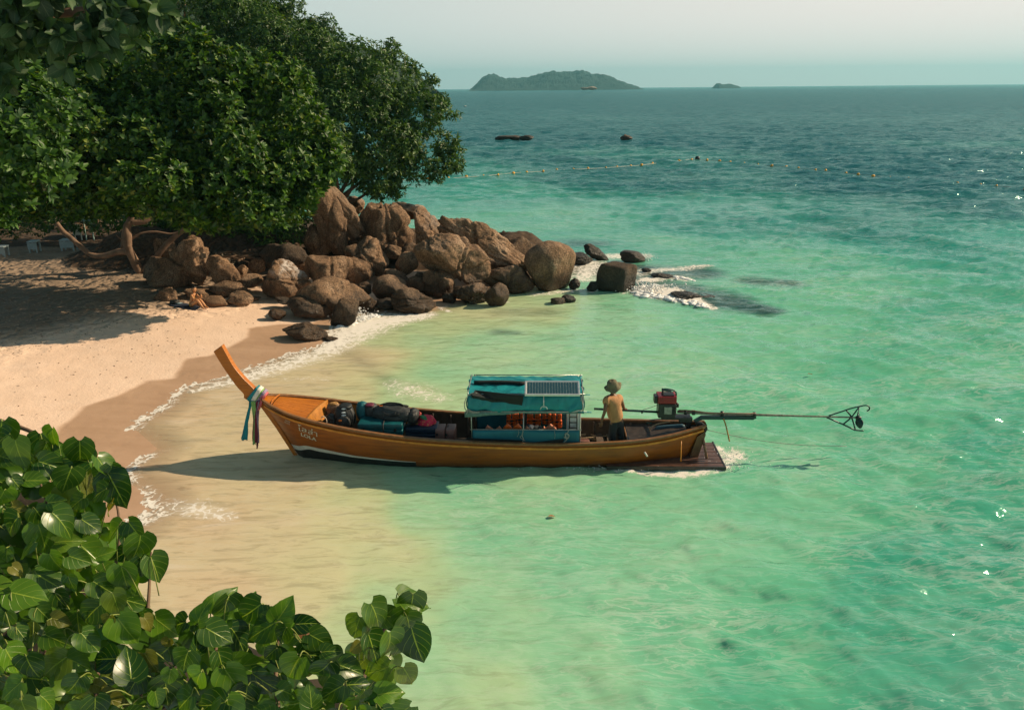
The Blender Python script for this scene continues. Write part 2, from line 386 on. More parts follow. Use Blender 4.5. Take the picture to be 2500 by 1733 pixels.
for pts, k in [([(735, 785, 60), (785, 745, 100), (850, 722, 85), (950, 708, 45)], .95), ([(430, 880, 20), (560, 846, 50), (650, 816, 62), (700, 799, 66), (745, 779, 70)], .72),
 ([(1445, 655, 44), (1480, 660, 58), (1540, 672, 40), (1600, 690, 22)], 1.05), ([(1450, 630, 34), (1500, 622, 26), (1540, 627, 26)], .85), ([(1330, 590, 50), (1310, 625, 50)], .70), ([(1380, 575, 44), (1440, 574, 36)], .75),
 ([(1300, 600, 60), (1380, 592, 50), (1420, 615, 50)], .62), ([(1450, 610, 34), (1560, 600, 30)], .66), ([(1560, 598, 16), (1600, 600, 12)], .7), ([(1200, 662, 24), (1290, 652, 30), (1330, 655, 20)], .55), ([(1150, 538, 34), (1200, 553, 34)], .8),
 ([(1110, 540, 10), (1220, 555, 10)], .5), ([(1400, 658, 8), (1410, 660, 8)], .7), ([(980, 688, 12), (1010, 700, 10)], .7), ([(350, 1137, 50), (430, 1142, 60), (520, 1165, 30)], .52), ([(300, 1180, 40), (360, 1155, 44)], .60),
 ([(1345, 1050, 10), (1450, 1060, 22), (1560, 1064, 20), (1630, 1052, 24)], .72), ([(1612, 1006, 18), (1635, 1035, 48), (1655, 1020, 34)], .72), ([(885, 862, 46), (930, 878, 80), (985, 895, 50)], .40), ([(1820, 905, 16), (1900, 930, 14)], .0),
 ([(425, 1005, 10), (380, 1010, 10)], .3), ([(1065, 678, 8), (1145, 678, 8)], .35), ([(1200, 664, 10), (1290, 655, 10)], .5), ([(740, 850, 30), (640, 850, 30)], .25), ([(1830, 820, 10), (1930, 850, 10)], .0)]:
    foam = np.maximum(foam, k*blob(pts, .8))
foam = np.maximum(foam, .60*sstep(.42, .0, dep)*(sdw > -.3)*sstep(-.15, .5, n2(XX, YY, .8, 3, 5)+.35))
reef = np.zeros(XX.shape)
for pts, k in [([(1430, 630, 90), (1520, 655, 120), (1620, 675, 110), (1720, 695, 60)], 1.0), ([(1300, 600, 90), (1400, 610, 110), (1560, 612, 90)], 1.0), ([(1690, 632, 60), (1780, 637, 50)], .7),
 ([(1120, 745, 40), (1160, 748, 26)], .5), ([(1070, 740, 20), (1090, 740, 20)], .3), ([(1130, 700, 50), (1230, 700, 60)], .40), ([(780, 790, 50), (880, 860, 40)], .30), ([(1290, 545, 80), (1340, 548, 60)], .6), ([(1120, 535, 60), (1250, 550, 60)], .5), ([(1160, 310, 60), (1100, 310, 50)], .4), ([(1810, 318, 50), (1880, 320, 40)], .35)]:  # the soft patch in the swash is painted swell shade, the others are reef
    reef = np.maximum(reef, k*blob(pts, .7))
# swell lifting over the reef and breaking crest
ZZ += .16*blob([(1450, 640, 26), (1500, 655, 36), (1580, 668, 36)], 1)*(1+.5*n2(XX, YY, 1.3, 3, 1))+.10*blob([(1560, 600, 20), (1600, 600, 20)], 1)+.05*blob([(880, 850, 20), (960, 885, 40)], 1)+.07*blob([(1500, 840, 60), (1760, 880, 80), (1950, 950, 80)], 1.2)
ZZ += .07*foam*np.abs(n2(XX, YY, 5, 3, 4))*sstep(.35, .8, foam)
# streaks of stirred sand
t = NT('sea_water')
cw = t.coord('World')
dd = t.attr('depth')
streak = t.noise(.55, 6, .62, t.coord('World', (.55, 1.5, 1), (0, 0, .12)), 1.6)
fines = t.noise(2.3, 6, .68, t.coord('World', (.45, 2.2, 1), (0, 0, .10)), 1.2)
dd2 = t.math('ADD', dd, t.math('MULTIPLY', t.math('SUBTRACT', streak, .5), t.mr(dd, 0, .5, .10, .05)))
col = t.ramp(dd2, [(0.0, tl(208, 172, 136)), (.10, tl(205, 178, 140)), (.24, tl(200, 184, 140)), (.38, tl(178, 186, 138)), (.50, tl(154, 186, 142)), (.62, tl(124, 178, 138)), (.72, tl(92, 165, 126)), (.80, tl(38, 134, 112)), (.90, tl(0, 78, 82)), (1.0, tl(0, 70, 78))])
cream = t.mr(t.noise(.9, 6, .6, t.coord('World', (.40, 1.3, 1), (0, 0, .2)), .9), .50, .68, 0, 1, True)
col = t.mix(t.math('MULTIPLY', cream, t.mr(dd, .05, .40, .45, .0)), col, (.74, .63, .50, 1))
col = t.mix(t.math('MULTIPLY', t.mr(fines, .36, .50, 1, 0), t.mr(dd, .25, .7, .34, .14)), col, (.16, .125, .07, 1))
col = t.mix(t.mr(t.math('MULTIPLY', t.attr('reef'), t.math('ADD', .35, t.math('MULTIPLY', streak, 1.3))), .02, .80, 0, .90, True), col, (.004, .022, .026, 1))
sandy = t.mix(1.0, col, 1.0, 'MULTIPLY')
def sheen_line(scale, width, rot, dist, sc=(.42, 1.35, 1)):
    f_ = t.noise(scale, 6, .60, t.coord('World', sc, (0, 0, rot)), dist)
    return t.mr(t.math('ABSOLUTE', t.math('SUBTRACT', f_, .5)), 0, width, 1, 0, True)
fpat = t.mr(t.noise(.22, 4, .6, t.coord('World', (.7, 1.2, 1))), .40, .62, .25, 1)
foam_sheen = t.math('MAXIMUM', t.math('MAXIMUM', sheen_line(1.7, .026, .30, .5, (.34, 1.5, 1)), t.math('MULTIPLY', sheen_line(.6, .020, .24, .4, (.34, 1.4, 1)), .8)), t.math('MULTIPLY', sheen_line(3.8, .040, .16, .4, (.34, 1.5, 1)), .6))
foam_sheen = t.math('MAXIMUM', foam_sheen, t.math('MULTIPLY', sheen_line(.16, .03, .15, .8, (.5, 1.2, 1)), t.mr(dd, .7, .9, 0, .8)))
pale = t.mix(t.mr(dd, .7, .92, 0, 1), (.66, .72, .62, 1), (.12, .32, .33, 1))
col = t.mix(t.math('MULTIPLY', t.math('MULTIPLY', foam_sheen, fpat), t.mr(dd, .40, .70, .16, .50)), col, pale)  # pale foam lines and sky sheen on the ripples, painted into the water colour
fo = t.attr('foam')
fv = t.node('ShaderNodeTexVoronoi', feature='DISTANCE_TO_EDGE'); fv.inputs['Scale'].default_value = 3.2
fw_ = t.node('ShaderNodeVectorMath', operation='ADD'); fn = t.node('ShaderNodeTexNoise'); fn.inputs['Scale'].default_value = 2.6; fn.inputs['Detail'].default_value = 5
t.l.new(cw, fn.inputs['Vector']); t.l.new(cw, fw_.inputs[0]); t.l.new(fn.outputs['Color'], fw_.inputs[1]); t.l.new(fw_.outputs[0], fv.inputs['Vector'])
cell = t.mr(fv.outputs['Distance'], 0, .22, .38, -.1)
fnz = t.noise(6.5, 6, .7, cw)
fsum = t.math('ADD', t.math('ADD', fo, t.math('MULTIPLY', t.math('SUBTRACT', fnz, .5), 1.25)), cell)
fm = t.math('MULTIPLY', t.mr(fsum, .42, .84, 0, 1, True), t.mr(fo, .02, .2, 0, 1))
col = t.mix(t.math('MULTIPLY', t.mr(t.math('ADD', fo, t.math('MULTIPLY', t.math('SUBTRACT', fnz, .5), .5)), .08, .70, 0, 1, True), .55), col, (.76, .70, .60, 1))
col = t.mix(fm, col, (.82, .77, .70, 1))
# ripples
rp1 = t.noise(2.6, 3, .52, t.coord('World', (.55, 1.25, 1), (0, 0, .35)), .5)
rp2 = t.noise(.62, 4, .50, t.coord('World', (.5, 1.3, 1), (0, 0, .25)), .4)
rp3 = t.noise(.13, 5, .52, t.coord('World', (.4, 1.0, 1), (0, 0, .2)), .3)
cdist = t.node('ShaderNodeCameraData').outputs['View Distance'] if False else None
rip = t.math('ADD', t.math('ADD', t.math('MULTIPLY', rp1, t.mr(dd, 0, .6, .030, .070)), t.math('MULTIPLY', rp2, t.mr(dd, .80, .90, .085, .95))), t.math('MULTIPLY', rp3, t.mr(dd, .83, .95, 0, 1.6)))
nrm = t.bump(rip, 1.0, 1.0)
up = t.node('ShaderNodeVectorMath', operation='SCALE'); t.l.new(nrm, up.inputs[0]); t.l.new(t.mr(dd, .70, .92, .17, .80), up.inputs[3])
ad = t.node('ShaderNodeVectorMath', operation='ADD'); t.l.new(up.outputs[0], ad.inputs[0]); ad.inputs[1].default_value = (0, 0, .70)
no = t.node('ShaderNodeVectorMath', operation='NORMALIZE'); t.l.new(ad.outputs[0], no.inputs[0])
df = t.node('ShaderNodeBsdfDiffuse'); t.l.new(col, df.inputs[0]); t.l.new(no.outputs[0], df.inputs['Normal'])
gl = t.node('ShaderNodeBsdfGlossy'); gl.inputs['Roughness'].default_value = .15; t.l.new(nrm, gl.inputs['Normal']); gl.inputs[0].default_value = (.70, .92, .90, 1)
fr = t.node('ShaderNodeFresnel'); fr.inputs[0].default_value = 1.33; t.l.new(nrm, fr.inputs['Normal'])
body = t.node('ShaderNodeMixShader')
t.l.new(t.math('MULTIPLY', t.math('MINIMUM', fr.outputs[0], t.mr(dd, .76, .97, .60, .36)), t.math('SUBTRACT', 1.0, t.math('MULTIPLY', fm, .8))), body.inputs[0]); t.l.new(df.outputs[0], body.inputs[1]); t.l.new(gl.outputs[0], body.inputs[2])
tr = t.node('ShaderNodeBsdfTransparent'); mx = t.node('ShaderNodeMixShader')
al = t.math('MAXIMUM', t.mr(t.attr('off'), 0.0, .9, .25, 1.0), fm)
t.l.new(al, mx.inputs[0]); t.l.new(tr.outputs[0], mx.inputs[1]); t.l.new(body.outputs[0], mx.inputs[2]); t.l.new(mx.outputs[0], t.out.inputs[0])
M_SEA = t.m
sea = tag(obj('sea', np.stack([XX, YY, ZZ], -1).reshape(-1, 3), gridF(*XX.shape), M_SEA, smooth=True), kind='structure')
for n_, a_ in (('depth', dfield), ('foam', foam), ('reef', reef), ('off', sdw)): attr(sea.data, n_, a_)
# ------------------------------------------------------------------ boulders of the headland
t = NT('granite')
c = t.coord('World')
gr = t.noise(22, 6, .75, c); big = t.noise(1.1, 5, .6, c); stre = t.noise(3.5, 6, .7, t.coord('World', (1, 1, .22)))
b1 = t.ramp(big, [(.32, (.25, .145, .080, 1)), (.5, (.41, .245, .138, 1)), (.68, (.58, .39, .255, 1))])
b2 = t.mix(t.mr(gr, .42, .60, .80, 0), b1, (.045, .030, .021, 1))
b3 = t.mix(t.mr(stre, .50, .66, 0, .7), b2, (.05, .034, .024, 1))
b4 = t.mix(t.mr(t.noise(2.4, 7, .72, t.coord('World', (1, 1, 1.3))), .60, .72, 0, .45), b3, (.42, .32, .25, 1))
pz = t.node('ShaderNodeSeparateXYZ'); t.l.new(t.node('ShaderNodeNewGeometry').outputs['Position'], pz.inputs[0])
wl_ = t.math('ADD', pz.outputs[2], t.math('MULTIPLY', t.math('SUBTRACT', t.noise(1.6, 4, .6, c), .5), .9))
wetm = t.math('MULTIPLY', t.mr(wl_, .45, 1.15, 1, 0, True), t.attr('shore'))
b5 = t.mix(t.math('MULTIPLY', wetm, .92), b4, t.ramp(gr, [(.4, (.012, .009, .007, 1)), (.62, (.07, .036, .014, 1))]))
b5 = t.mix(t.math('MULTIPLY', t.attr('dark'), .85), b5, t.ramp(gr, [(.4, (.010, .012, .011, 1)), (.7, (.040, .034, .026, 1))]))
gu = t.math('MULTIPLY', t.attr('guano'), t.mr(t.noise(5, 6, .7, c), .40, .56, 0, 1))
b6 = t.mix(gu, b5, (.62, .55, .50, 1))
hh = t.math('ADD', t.math('MULTIPLY', t.noise(5.5, 7, .66, c), 1.0), t.math('MULTIPLY', gr, .22))
t.set(Base_Color=b6, Roughness=t.mr(wetm, 0, 1, .88, .38), Normal=t.bump(hh, .9, .11)); t.b.inputs['Specular IOR Level'].default_value = .35
M_ROCK = t.m
def ico(level):
    bm = bmesh.new(); bmesh.ops.create_icosphere(bm, subdivisions=level, radius=1.0)
    V = np.array([v.co[:] for v in bm.verts]); F = np.array([[v.index for v in f.verts] for f in bm.faces]); bm.free(); return V, F
ICO = {l: ico(l) for l in (1, 2, 3, 4, 5, 6)}
def rockshape(level, seed, facets=9, smooth=.10, rough=.05, cracks=0, pit=.02, fr=1.3):
    r = np.random.default_rng(seed); V, F = ICO[level]; d = V/np.linalg.norm(V, axis=1)[:, None]
    rad = np.ones(len(d))*1.05
    for _ in range(facets):
        n = r.normal(size=3); n /= np.linalg.norm(n); o = r.uniform(.64, .95); cth = d@n
        cut = np.where(cth > .05, o/np.maximum(cth, .05), 9)
        k = smooth; h = np.clip(.5+.5*(cut-rad)/k, 0, 1); rad = cut*(1-h)+rad*h-k*h*(1-h)
    off = r.uniform(0, 50, 3)
    rad = rad*(1+rough*fbm(d*fr+off, 5, .52)*1.6)
    rad = rad*(1+pit*fbm(d*6+off, 4, .6))
    for _ in range(cracks):
        n = r.normal(size=3); n[1] *= .5; n /= np.linalg.norm(n); o = r.uniform(-.35, .35)
        q = d@n-o+.09*fbm(d*2.2+off*1.7, 3); rad = rad*(1-.13*np.exp(-(q/.04)**2)-.045*sstep(0, .02, q))
    P = d*rad[:, None]
    P /= np.abs(P).max(0)[None, :]
    return P, F
def blockrock(level, seed):
    V, F = ICO[level]; d = V/np.linalg.norm(V, axis=1)[:, None]
    q = d@np.array(Matrix.Rotation(.5, 3, 'Z')).T; r_ = 1/((np.abs(q)**7).sum(1))**(1/7)
    P = d*(r_*(1+.09*fbm(d*1.4+seed, 4)+.03*fbm(d*6, 3)))[:, None]; return P/np.abs(P).max(0)[None, :], F
def shore_attr(o, shore, dark, guano=0):
    n = len(o.data.vertices); attr(o.data, 'shore', np.full(n, shore)); attr(o.data, 'dark', np.full(n, dark))
    attr(o.data, 'guano', guano if not np.isscalar(guano) else np.full(n, guano))
NR = [0]
def rock(win, x0, y0, x1, y1, zg, dep, tilt, label, lv=4, kind='r', name='boulder', cat='boulder', group=None, dark=0.0, guano=0, Y=None, grow=1.09, seed=None):
    NR[0] += 1
    a = win(x0, y0); b = win(x1, y1); cx, cy = (a[0]+b[0])/2, (a[1]+b[1])/2; w, h = (b[0]-a[0])*grow, (b[1]-a[1])*grow
    front = G(cx, b[1], zg) if Y is None else PY(cx, b[1], Y)
    d0 = front[1]
    px = S/FPX*np.linalg.norm(PY(cx, cy, d0)-CP)       # metres per photograph pixel there
    rx = w/2*px; hz = h/2*px
    ry = rx*dep
    Yc = d0+ry*.75
    th_ = math.radians(13)
    rz = math.sqrt(max((hz)**2-(ry*math.sin(th_))**2, (hz*.55)**2))/math.cos(th_)
    c0 = PY(cx, cy, Yc)
    k = np.linalg.norm(c0-CP)/np.linalg.norm(PY(cx, cy, d0)-CP); rx *= k; rz *= k
    sd_ = seed if seed is not None else NR[0]*7+3
    P, F = {'b': lambda: blockrock(lv, sd_), 'e': lambda: rockshape(lv, sd_, 5, .22, .035, 0, .010), 'r': lambda: rockshape(lv, sd_, 10, .11, .06, 1, .014), 'a': lambda: rockshape(lv, sd_, 12, .045, .08, 2, .03),
            'c': lambda: rockshape(lv, sd_, 11, .08, .08, 4, .022), 'g': lambda: rockshape(lv, sd_, 9, .09, .10, 5, .04, 1.9), 'f': lambda: rockshape(lv, sd_, 16, .05, .10, 2, .05, 2.1)}[kind]()
    a_ = math.radians(tilt); ca, sa = abs(math.cos(a_)), abs(math.sin(a_))
    ex, ez = rx, rz                                     # extents wanted; local radii under tilt
    if tilt:
        lx, lz = max(rx, rz), min(rx, rz)
        # solve lx,lz so that the rotated ellipse has the wanted extents
        den_ = ca**4-sa**4
        if abs(den_) > .15:
            A2 = (ex*ex*ca*ca-ez*ez*sa*sa)/den_; B2 = (ez*ez*ca*ca-ex*ex*sa*sa)/den_
            lx, lz = math.sqrt(max(A2, (.78*min(ex, ez))**2)), math.sqrt(max(B2, (.78*min(ex, ez))**2))
        else:
            m_ = math.sqrt((ex*ex+ez*ez)/2); lx, lz = m_*1.2, m_*.62
    else: lx, lz = rx, rz
    Q = P*np.array([lx, ry, lz])
    x, z = Q[:, 0]*math.cos(a_)-Q[:, 2]*math.sin(a_), Q[:, 0]*math.sin(a_)+Q[:, 2]*math.cos(a_)
    Q = np.stack([x, Q[:, 1], z], -1)
    o = obj(name, Q, F, M_ROCK, smooth=True, loc=c0)
    near = float(sdist(np.array([c0[0]]), np.array([c0[1]]), land)[0])
    g = guano
    if guano: g = guano*sstep(.15, .6, Q[:, 2]/lz*.8+Q[:, 0]/lx*.25)*sstep(-.2, .35, fbm(Q*1.1+5, 3))
    shore_attr(o, float(sstep(5.5, 2.5, near)), dark, g)
    return tag(o, label, cat, group)
R = rock
# behind, big masses first
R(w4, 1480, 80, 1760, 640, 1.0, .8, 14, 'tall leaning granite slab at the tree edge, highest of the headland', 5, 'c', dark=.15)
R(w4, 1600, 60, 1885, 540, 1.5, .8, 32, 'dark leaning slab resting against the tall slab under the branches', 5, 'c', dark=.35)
R(w4, 1745, 440, 1885, 570, 1.1, .8, 0, 'small brown rock wedged below the two leaning slabs', 4, 'a')
R(w4, 1840, 190, 2260, 600, 1.1, .8, -12, 'broad ridged boulder with vertical grooves in the middle of the headland', 5, 'g', seed=95)
R(w4, 1740, 120, 1900, 260, 2.2, .9, -28, 'pale sunlit rock peeping out behind the dark leaning slab', 4, 'g', guano=.4)
R(w4, 2060, 170, 2420, 330, 2.1, .7, -12, 'pale rough crest rock behind the ridged boulder', 4, 'g', guano=.3)
R(w5, 335, 100, 590, 520, 1.0, .9, 8, 'upright pale-topped rock above the big cracked mound', 5, 'c', guano=.25)
R(w5, 400, 270, 935, 720, .5, .75, -34, 'largest cracked granite mound sloping down towards the water', 6, 'c', seed=21)
R(w5, 600, 180, 1220, 640, .5, .6, -36, 'long sloping granite back behind the cracked mound', 6, 'g', seed=44)
R(w5, 545, 175, 770, 340, 1.5, .8, -20, 'cluster-like knobbly rock on the crest of the headland', 4, 'f')
R(w5, 1000, 320, 1330, 640, .15, .45, -30, 'smooth dark rock behind the big egg-shaped boulder', 5, 'r', dark=.45)
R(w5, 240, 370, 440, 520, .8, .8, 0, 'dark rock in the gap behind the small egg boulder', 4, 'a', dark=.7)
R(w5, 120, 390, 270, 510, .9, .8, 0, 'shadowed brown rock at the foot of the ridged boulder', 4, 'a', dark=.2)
R(w5, 840, 460, 990, 700, .4, .7, -50, 'narrow brown flank rock under the long sloping back', 4, 'c')
R(w5, 920, 545, 1330, 780, .0, .5, -6, 'low dark shelf rock left of the big egg-shaped boulder', 5, 'c', dark=.35)
R(w5, 1075, 625, 1325, 785, 0, .7, 0, 'orange-brown wave-worn rock at the foot of the low dark shelf', 4, 'c')
R(w5, 1268, 368, 1652, 768, .0, .85, 0, 'big smooth egg-shaped boulder standing alone at the water', 5, 'e', seed=12)
R(w5, 375, 605, 460, 700, .4, .8, 0, 'slim brown rock between the small egg boulder and the mound', 3, 'a')
# middle
R(w4, 1385, 370, 1625, 640, .9, .8, -10, 'deeply fissured reddish rock in front of the tall slab', 5, 'f', seed=30)
R(w4, 1730, 455, 2085, 755, .7, .85, -22, 'sunlit boulder split by a deep notch in its top', 5, 'c', seed=64)
R(w4, 1235, 590, 1445, 740, .8, .8, 0, 'squat brown boulder behind the white-streaked one', 4, 'a')
R(w4, 1390, 578, 1760, 860, .6, .85, 0, 'large rounded boulder in the middle of the pile', 5, 'r', seed=77)
R(w4, 1715, 625, 1945, 815, .55, .8, -22, 'tilted orange boulder right of the large rounded one', 4, 'c')
R(w4, 1820, 790, 1945, 915, .4, .8, 0, 'small brown rock tucked under the tilted orange boulder', 4, 'a', dark=.2)
R(w4, 2135, 578, 2300, 760, .6, .8, -24, 'small smooth orange egg boulder left of the cracked mound', 4, 'r')
R(w4, 1985, 718, 2255, 850, .45, .8, -8, 'flat-topped orange-brown boulder above the grey one', 4, 'c')
R(w4, 1950, 770, 2220, 975, .2, .8, -5, 'grey rounded boulder above the wet dark rock', 4, 'r', dark=.25)
R(w5, 290, 640, 470, 770, .25, .8, -10, 'small orange rock behind the wet dark rock', 4, 'r')
R(w5, 440, 598, 705, 800, .15, .7, 0, 'dark rock with a worn hollow arch facing the sea', 5, 'c', seed=18)
R(w4, 1036, 648, 1415, 945, .35, .8, -14, 'big boulder streaked white on top beside the beach', 5, 'c', guano=1.0, seed=52)
R(w4, 1380, 775, 1900, 1085, .15, .75, -16, 'biggest brown boulder at the beach end of the pile', 5, 'r', seed=33)
R(w4, 1830, 900, 1975, 1065, .0, .8, -10, 'amber wet rock at the edge of the swash', 4, 'a')
R(w5, 165, 735, 525, 945, 0, .7, -12, 'dark wet boulder with glistening right side in the swash', 5, 'c', seed=61)
R(w5, 30, 810, 210, 910, .05, .8, 0, 'low dark wet rock left of the glistening boulder', 4, 'a', dark=.7)
R(w5, 685, 680, 985, 870, 0, .8, -3, 'brown boulder in the shallows below the cracked mound', 5, 'c', seed=88)
R(w5, 935, 692, 1125, 885, 0, .8, -18, 'rounded wet boulder leaning on its neighbour in the shallows', 4, 'r')
R(w5, 590, 760, 700, 860, 0, .8, 0, 'small black rock between the arch rock and the shallows', 3, 'a', dark=.6)
# under the trees and on the beach; shaded ones get their shade as darker stone
R(w4, 120, 610, 500, 870, .6, .7, -8, 'shaded triangular rock at the foot of the leaning tree', 5, 'a', dark=.25, seed=15)
R(w4, 320, 490, 650, 835, .75, .75, -28, 'rough sunlit slab rock behind the triangular one', 5, 'g', seed=40)
R(w4, 200, 470, 370, 700, .9, .8, 10, 'shaded rock behind the tree stem', 4, 'a', dark=.3)
R(w4, 628, 612, 855, 885, .5, .7, 24, 'pointed orange-lit rock behind the sitting person', 4, 'c')
R(w4, 845, 685, 970, 800, .7, .8, 0, 'small knobbly rock below the driftwood', 4, 'f')
R(w4, 945, 625, 1090, 750, .8, .8, 0, 'blocky brown rock at the right end of the driftwood', 4, 'a')
R(w4, 835, 755, 1045, 860, .6, .8, -5, 'low shelf rock below the driftwood', 4, 'c')
R(w4, 650, 810, 915, 950, .4, .7, 5, 'dark low rock right of the pointed one', 4, 'g', dark=.3)
R(w4, 775, 888, 965, 1010, .3, .8, -3, 'dark brown rock on the sand right of the two by the person', 4, 'a')
R(w4, 580, 930, 785, 1030, .3, .8, -8, 'dark rock on the sand touching the sitting person', 4, 'a', dark=.15)
R(w4, 430, 858, 660, 965, .4, .8, -12, 'brown rock just behind the sitting person', 4, 'c', dark=.1)
R(w4, 690, 912, 780, 955, .35, .8, 0, 'small pinkish rock between the dark beach rocks', 3, 'a')
R(w4, 945, 922, 1035, 968, .3, .8, 0, 'flat orange stone at the edge of the sand', 3, 'a')
R(w4, 195, 868, 355, 985, .45, .8, 0, 'rough mound-like rock in the sand left of the person', 4, 'f', dark=.1)
R(w4, 1108, 1032, 1240, 1122, .2, .85, 0, 'small round rock alone on the wet sand edge', 4, 'r', name='rock', cat='rock')
R(w4, 1272, 938, 1645, 1112, .15, .7, -8, 'dark wedge-shaped boulder lying on the wet sand', 4, 'a', dark=.15, seed=26)
R(w4, 1590, 945, 1850, 1185, .0, .5, 40, 'wet black rock leaning out where the wave splashes', 4, 'a', dark=.5)
R(w4, 1238, 1132, 1570, 1288, .08, .7, -5, 'jagged brown rock on the wet sand nearest the boat bow', 5, 'a', name='rock', cat='rock', seed=71)
R(w4, 1555, 1252, 1660, 1294, .0, .8, 0, 'little flat rock at the right foot of the jagged one', 3, 'a', name='rock', cat='rock', dark=.3)
R(w4, 1165, 928, 1300, 1008, .3, .8, -20, 'small dark rock below the white-streaked boulder', 4, 'a', dark=.6)
R(w4, 1280, 928, 1410, 1000, .3, .8, 0, 'shadowed dark stone right of the small dark rock', 3, 'a', dark=.6)
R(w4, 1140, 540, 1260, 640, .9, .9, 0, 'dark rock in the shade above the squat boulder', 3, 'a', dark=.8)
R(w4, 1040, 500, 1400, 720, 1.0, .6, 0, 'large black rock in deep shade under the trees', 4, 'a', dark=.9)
# in the sea
R(w5, 1585, 445, 1810, 550, 0, .8, -4, 'flat black rock in the sea just behind the egg-shaped boulder', 4, 'a', dark=1.0, name='rock', cat='rock')
R(w5, 1735, 398, 1915, 515, 0, .6, -34, 'black slanting rock right of the flat black one', 4, 'a', dark=1.0, name='rock', cat='rock')
R(w5, 2010, 430, 2215, 530, 0, .7, -10, 'greenish wet rock with foam around, farthest of the shore group', 4, 'r', dark=.55, name='rock', cat='rock')
R(w5, 1840, 535, 2140, 765, 0, .6, -8, 'square black block rock with a sunlit brown right face', 4, 'b', dark=.85, name='rock', cat='rock', seed=90)
R(w5, 1835, 625, 2030, 762, 0, .5, -12, 'dark front rock leaning on the square block', 4, 'a', dark=1.0, name='rock', cat='rock')
R(w5, 1752, 665, 1870, 762, 0, .7, 8, 'small dark rock at the left of the square block', 4, 'a', dark=1.0, name='rock', cat='rock')
R(w5, 1465, 800, 1590, 868, -.02, .8, 0, 'low brown rock awash in front of the egg-shaped boulder', 3, 'r', dark=.3, name='rock', cat='rock')
R(w5, 1545, 785, 1660, 855, -.02, .8, 0, 'dark rock awash beside the low brown one', 3, 'r', dark=1.0, name='rock', cat='rock')
R(w5, 1610, 655, 1700, 745, 0, .8, 0, 'small dark stone at the right foot of the egg-shaped boulder', 3, 'a', dark=.6, name='rock', cat='rock')
R(w5, 1500, 395, 1600, 490, 0, .8, -20, 'dark rock half hidden behind the egg-shaped boulder', 3, 'a', dark=.6, name='rock', cat='rock')
R(w6, 880, 308, 955, 345, 0, .8, 0, 'tiny black rock between the two foam patches', 3, 'a', dark=.9, name='rock', cat='rock')
R(w6, 958, 343, 1135, 392, 0, .6, -4, 'long low black rock awash above the breaking wave', 3, 'r', dark=.9, name='rock', cat='rock')
R(w6, 1120, 498, 1450, 572, -.05, .6, -5, 'dark smooth reef back under the breaking wave', 4, 'r', dark=.9, name='rock', cat='rock')
w8 = zm(1000, 120, 1.5353)
R(w8, 325, 322, 415, 342, 0, .5, 0, 'low dark reef rock far out, left of the pair', 3, 'a', dark=.6, name='rock', cat='rock')
R(w8, 412, 323, 465, 345, 0, .6, 0, 'low black reef rock far out, right of the pair', 3, 'a', dark=1.0, name='rock', cat='rock')
R(w8, 792, 320, 835, 343, 0, .7, 0, 'single pointed brown reef rock far out at sea', 3, 'a', dark=.3, name='rock', cat='rock')
for x0, x1, y0, y1, lb in ((640, 672, 143, 153, 'left pale half of the tiny rock islet before the island'), (660, 700, 140, 153, 'right taller half of the tiny rock islet before the island')):
    R(w8, x0, y0, x1, y1, 0, .5, 0, lb, 3, 'a', name='rock_islet', cat='islet', guano=.8, Y=1500)
for i, (X0_, Y0_, X1_, Y1_) in enumerate([(1010, 855, 1080, 895), (900, 800, 1000, 850), (1120, 880, 1180, 920), (560, 850, 640, 890)]): pass

# ------------------------------------------------------------------ far island, islet and wooded hill
def ridgeland(name, pts, Yd, deep, nx, ny, mat, bump, kind='structure', freq=1/25., crown=False):
    pts = [PY(x, y, Yd) for x, y in pts]; xs_ = np.array([p[0] for p in pts]); zs = np.array([max(p[2], 0) for p in pts])
    xi = np.linspace(xs_[0], xs_[-1], nx); zi = np.interp(xi, xs_, zs)
    v = np.linspace(-1, 1, ny); Xg, Vg = np.meshgrid(xi, v)
    prof = (1-np.abs(Vg)**1.7)
    Zg = zi[None, :]*prof
    Yg = Yd+Vg*deep
    nb = n2(Xg, Yg, freq, 4, 2)+.5*np.abs(n2(Xg, Yg, freq*3.1, 3, 7))
    Zg = Zg+bump*nb*np.minimum(1, Zg/(bump*2+.1))-1.5*(prof < .02)
    return obj(name, np.stack([Xg, Yg, Zg], -1).reshape(-1, 3), gridF(*Xg.shape), mat, smooth=True)
t = NT('far_forest'); cc = t.coord('World')
t.set(Base_Color=t.ramp(t.noise(.06, 8, .75, cc), [(.35, (.004, .020, .017, 1)), (.65, (.012, .042, .034, 1))]), Roughness=.95, Normal=t.bump(t.noise(.12, 6, .8, cc), 1, 6)); M_FARF = t.m
isl = ridgeland('island', [w8(*p) for p in [(238, 147), (255, 133), (275, 110), (300, 96), (320, 97), (345, 106), (370, 113), (400, 114), (440, 112), (480, 97), (520, 88), (560, 88), (600, 90), (625, 83), (650, 85), (690, 96), (720, 98), (750, 107), (780, 122), (800, 131), (825, 138)]], 3000, 330, 300, 60, M_FARF, 6)
tag(isl, kind='structure')
is2 = ridgeland('small_island', [w8(*p) for p in [(1148, 136), (1151, 128), (1163, 127), (1170, 132), (1188, 131), (1203, 129), (1214, 133), (1228, 136)]], 3100, 60, 60, 16, M_FARF, .8)
tag(is2, kind='structure')
t = NT('hill_forest'); cc = t.coord('World')
t.set(Base_Color=t.ramp(t.noise(.35, 8, .75, cc), [(.35, (.010, .022, .008, 1)), (.65, (.05, .085, .022, 1))]), Roughness=.95, Normal=t.bump(t.noise(.5, 6, .8, cc), 1, 2)); M_HILL = t.m
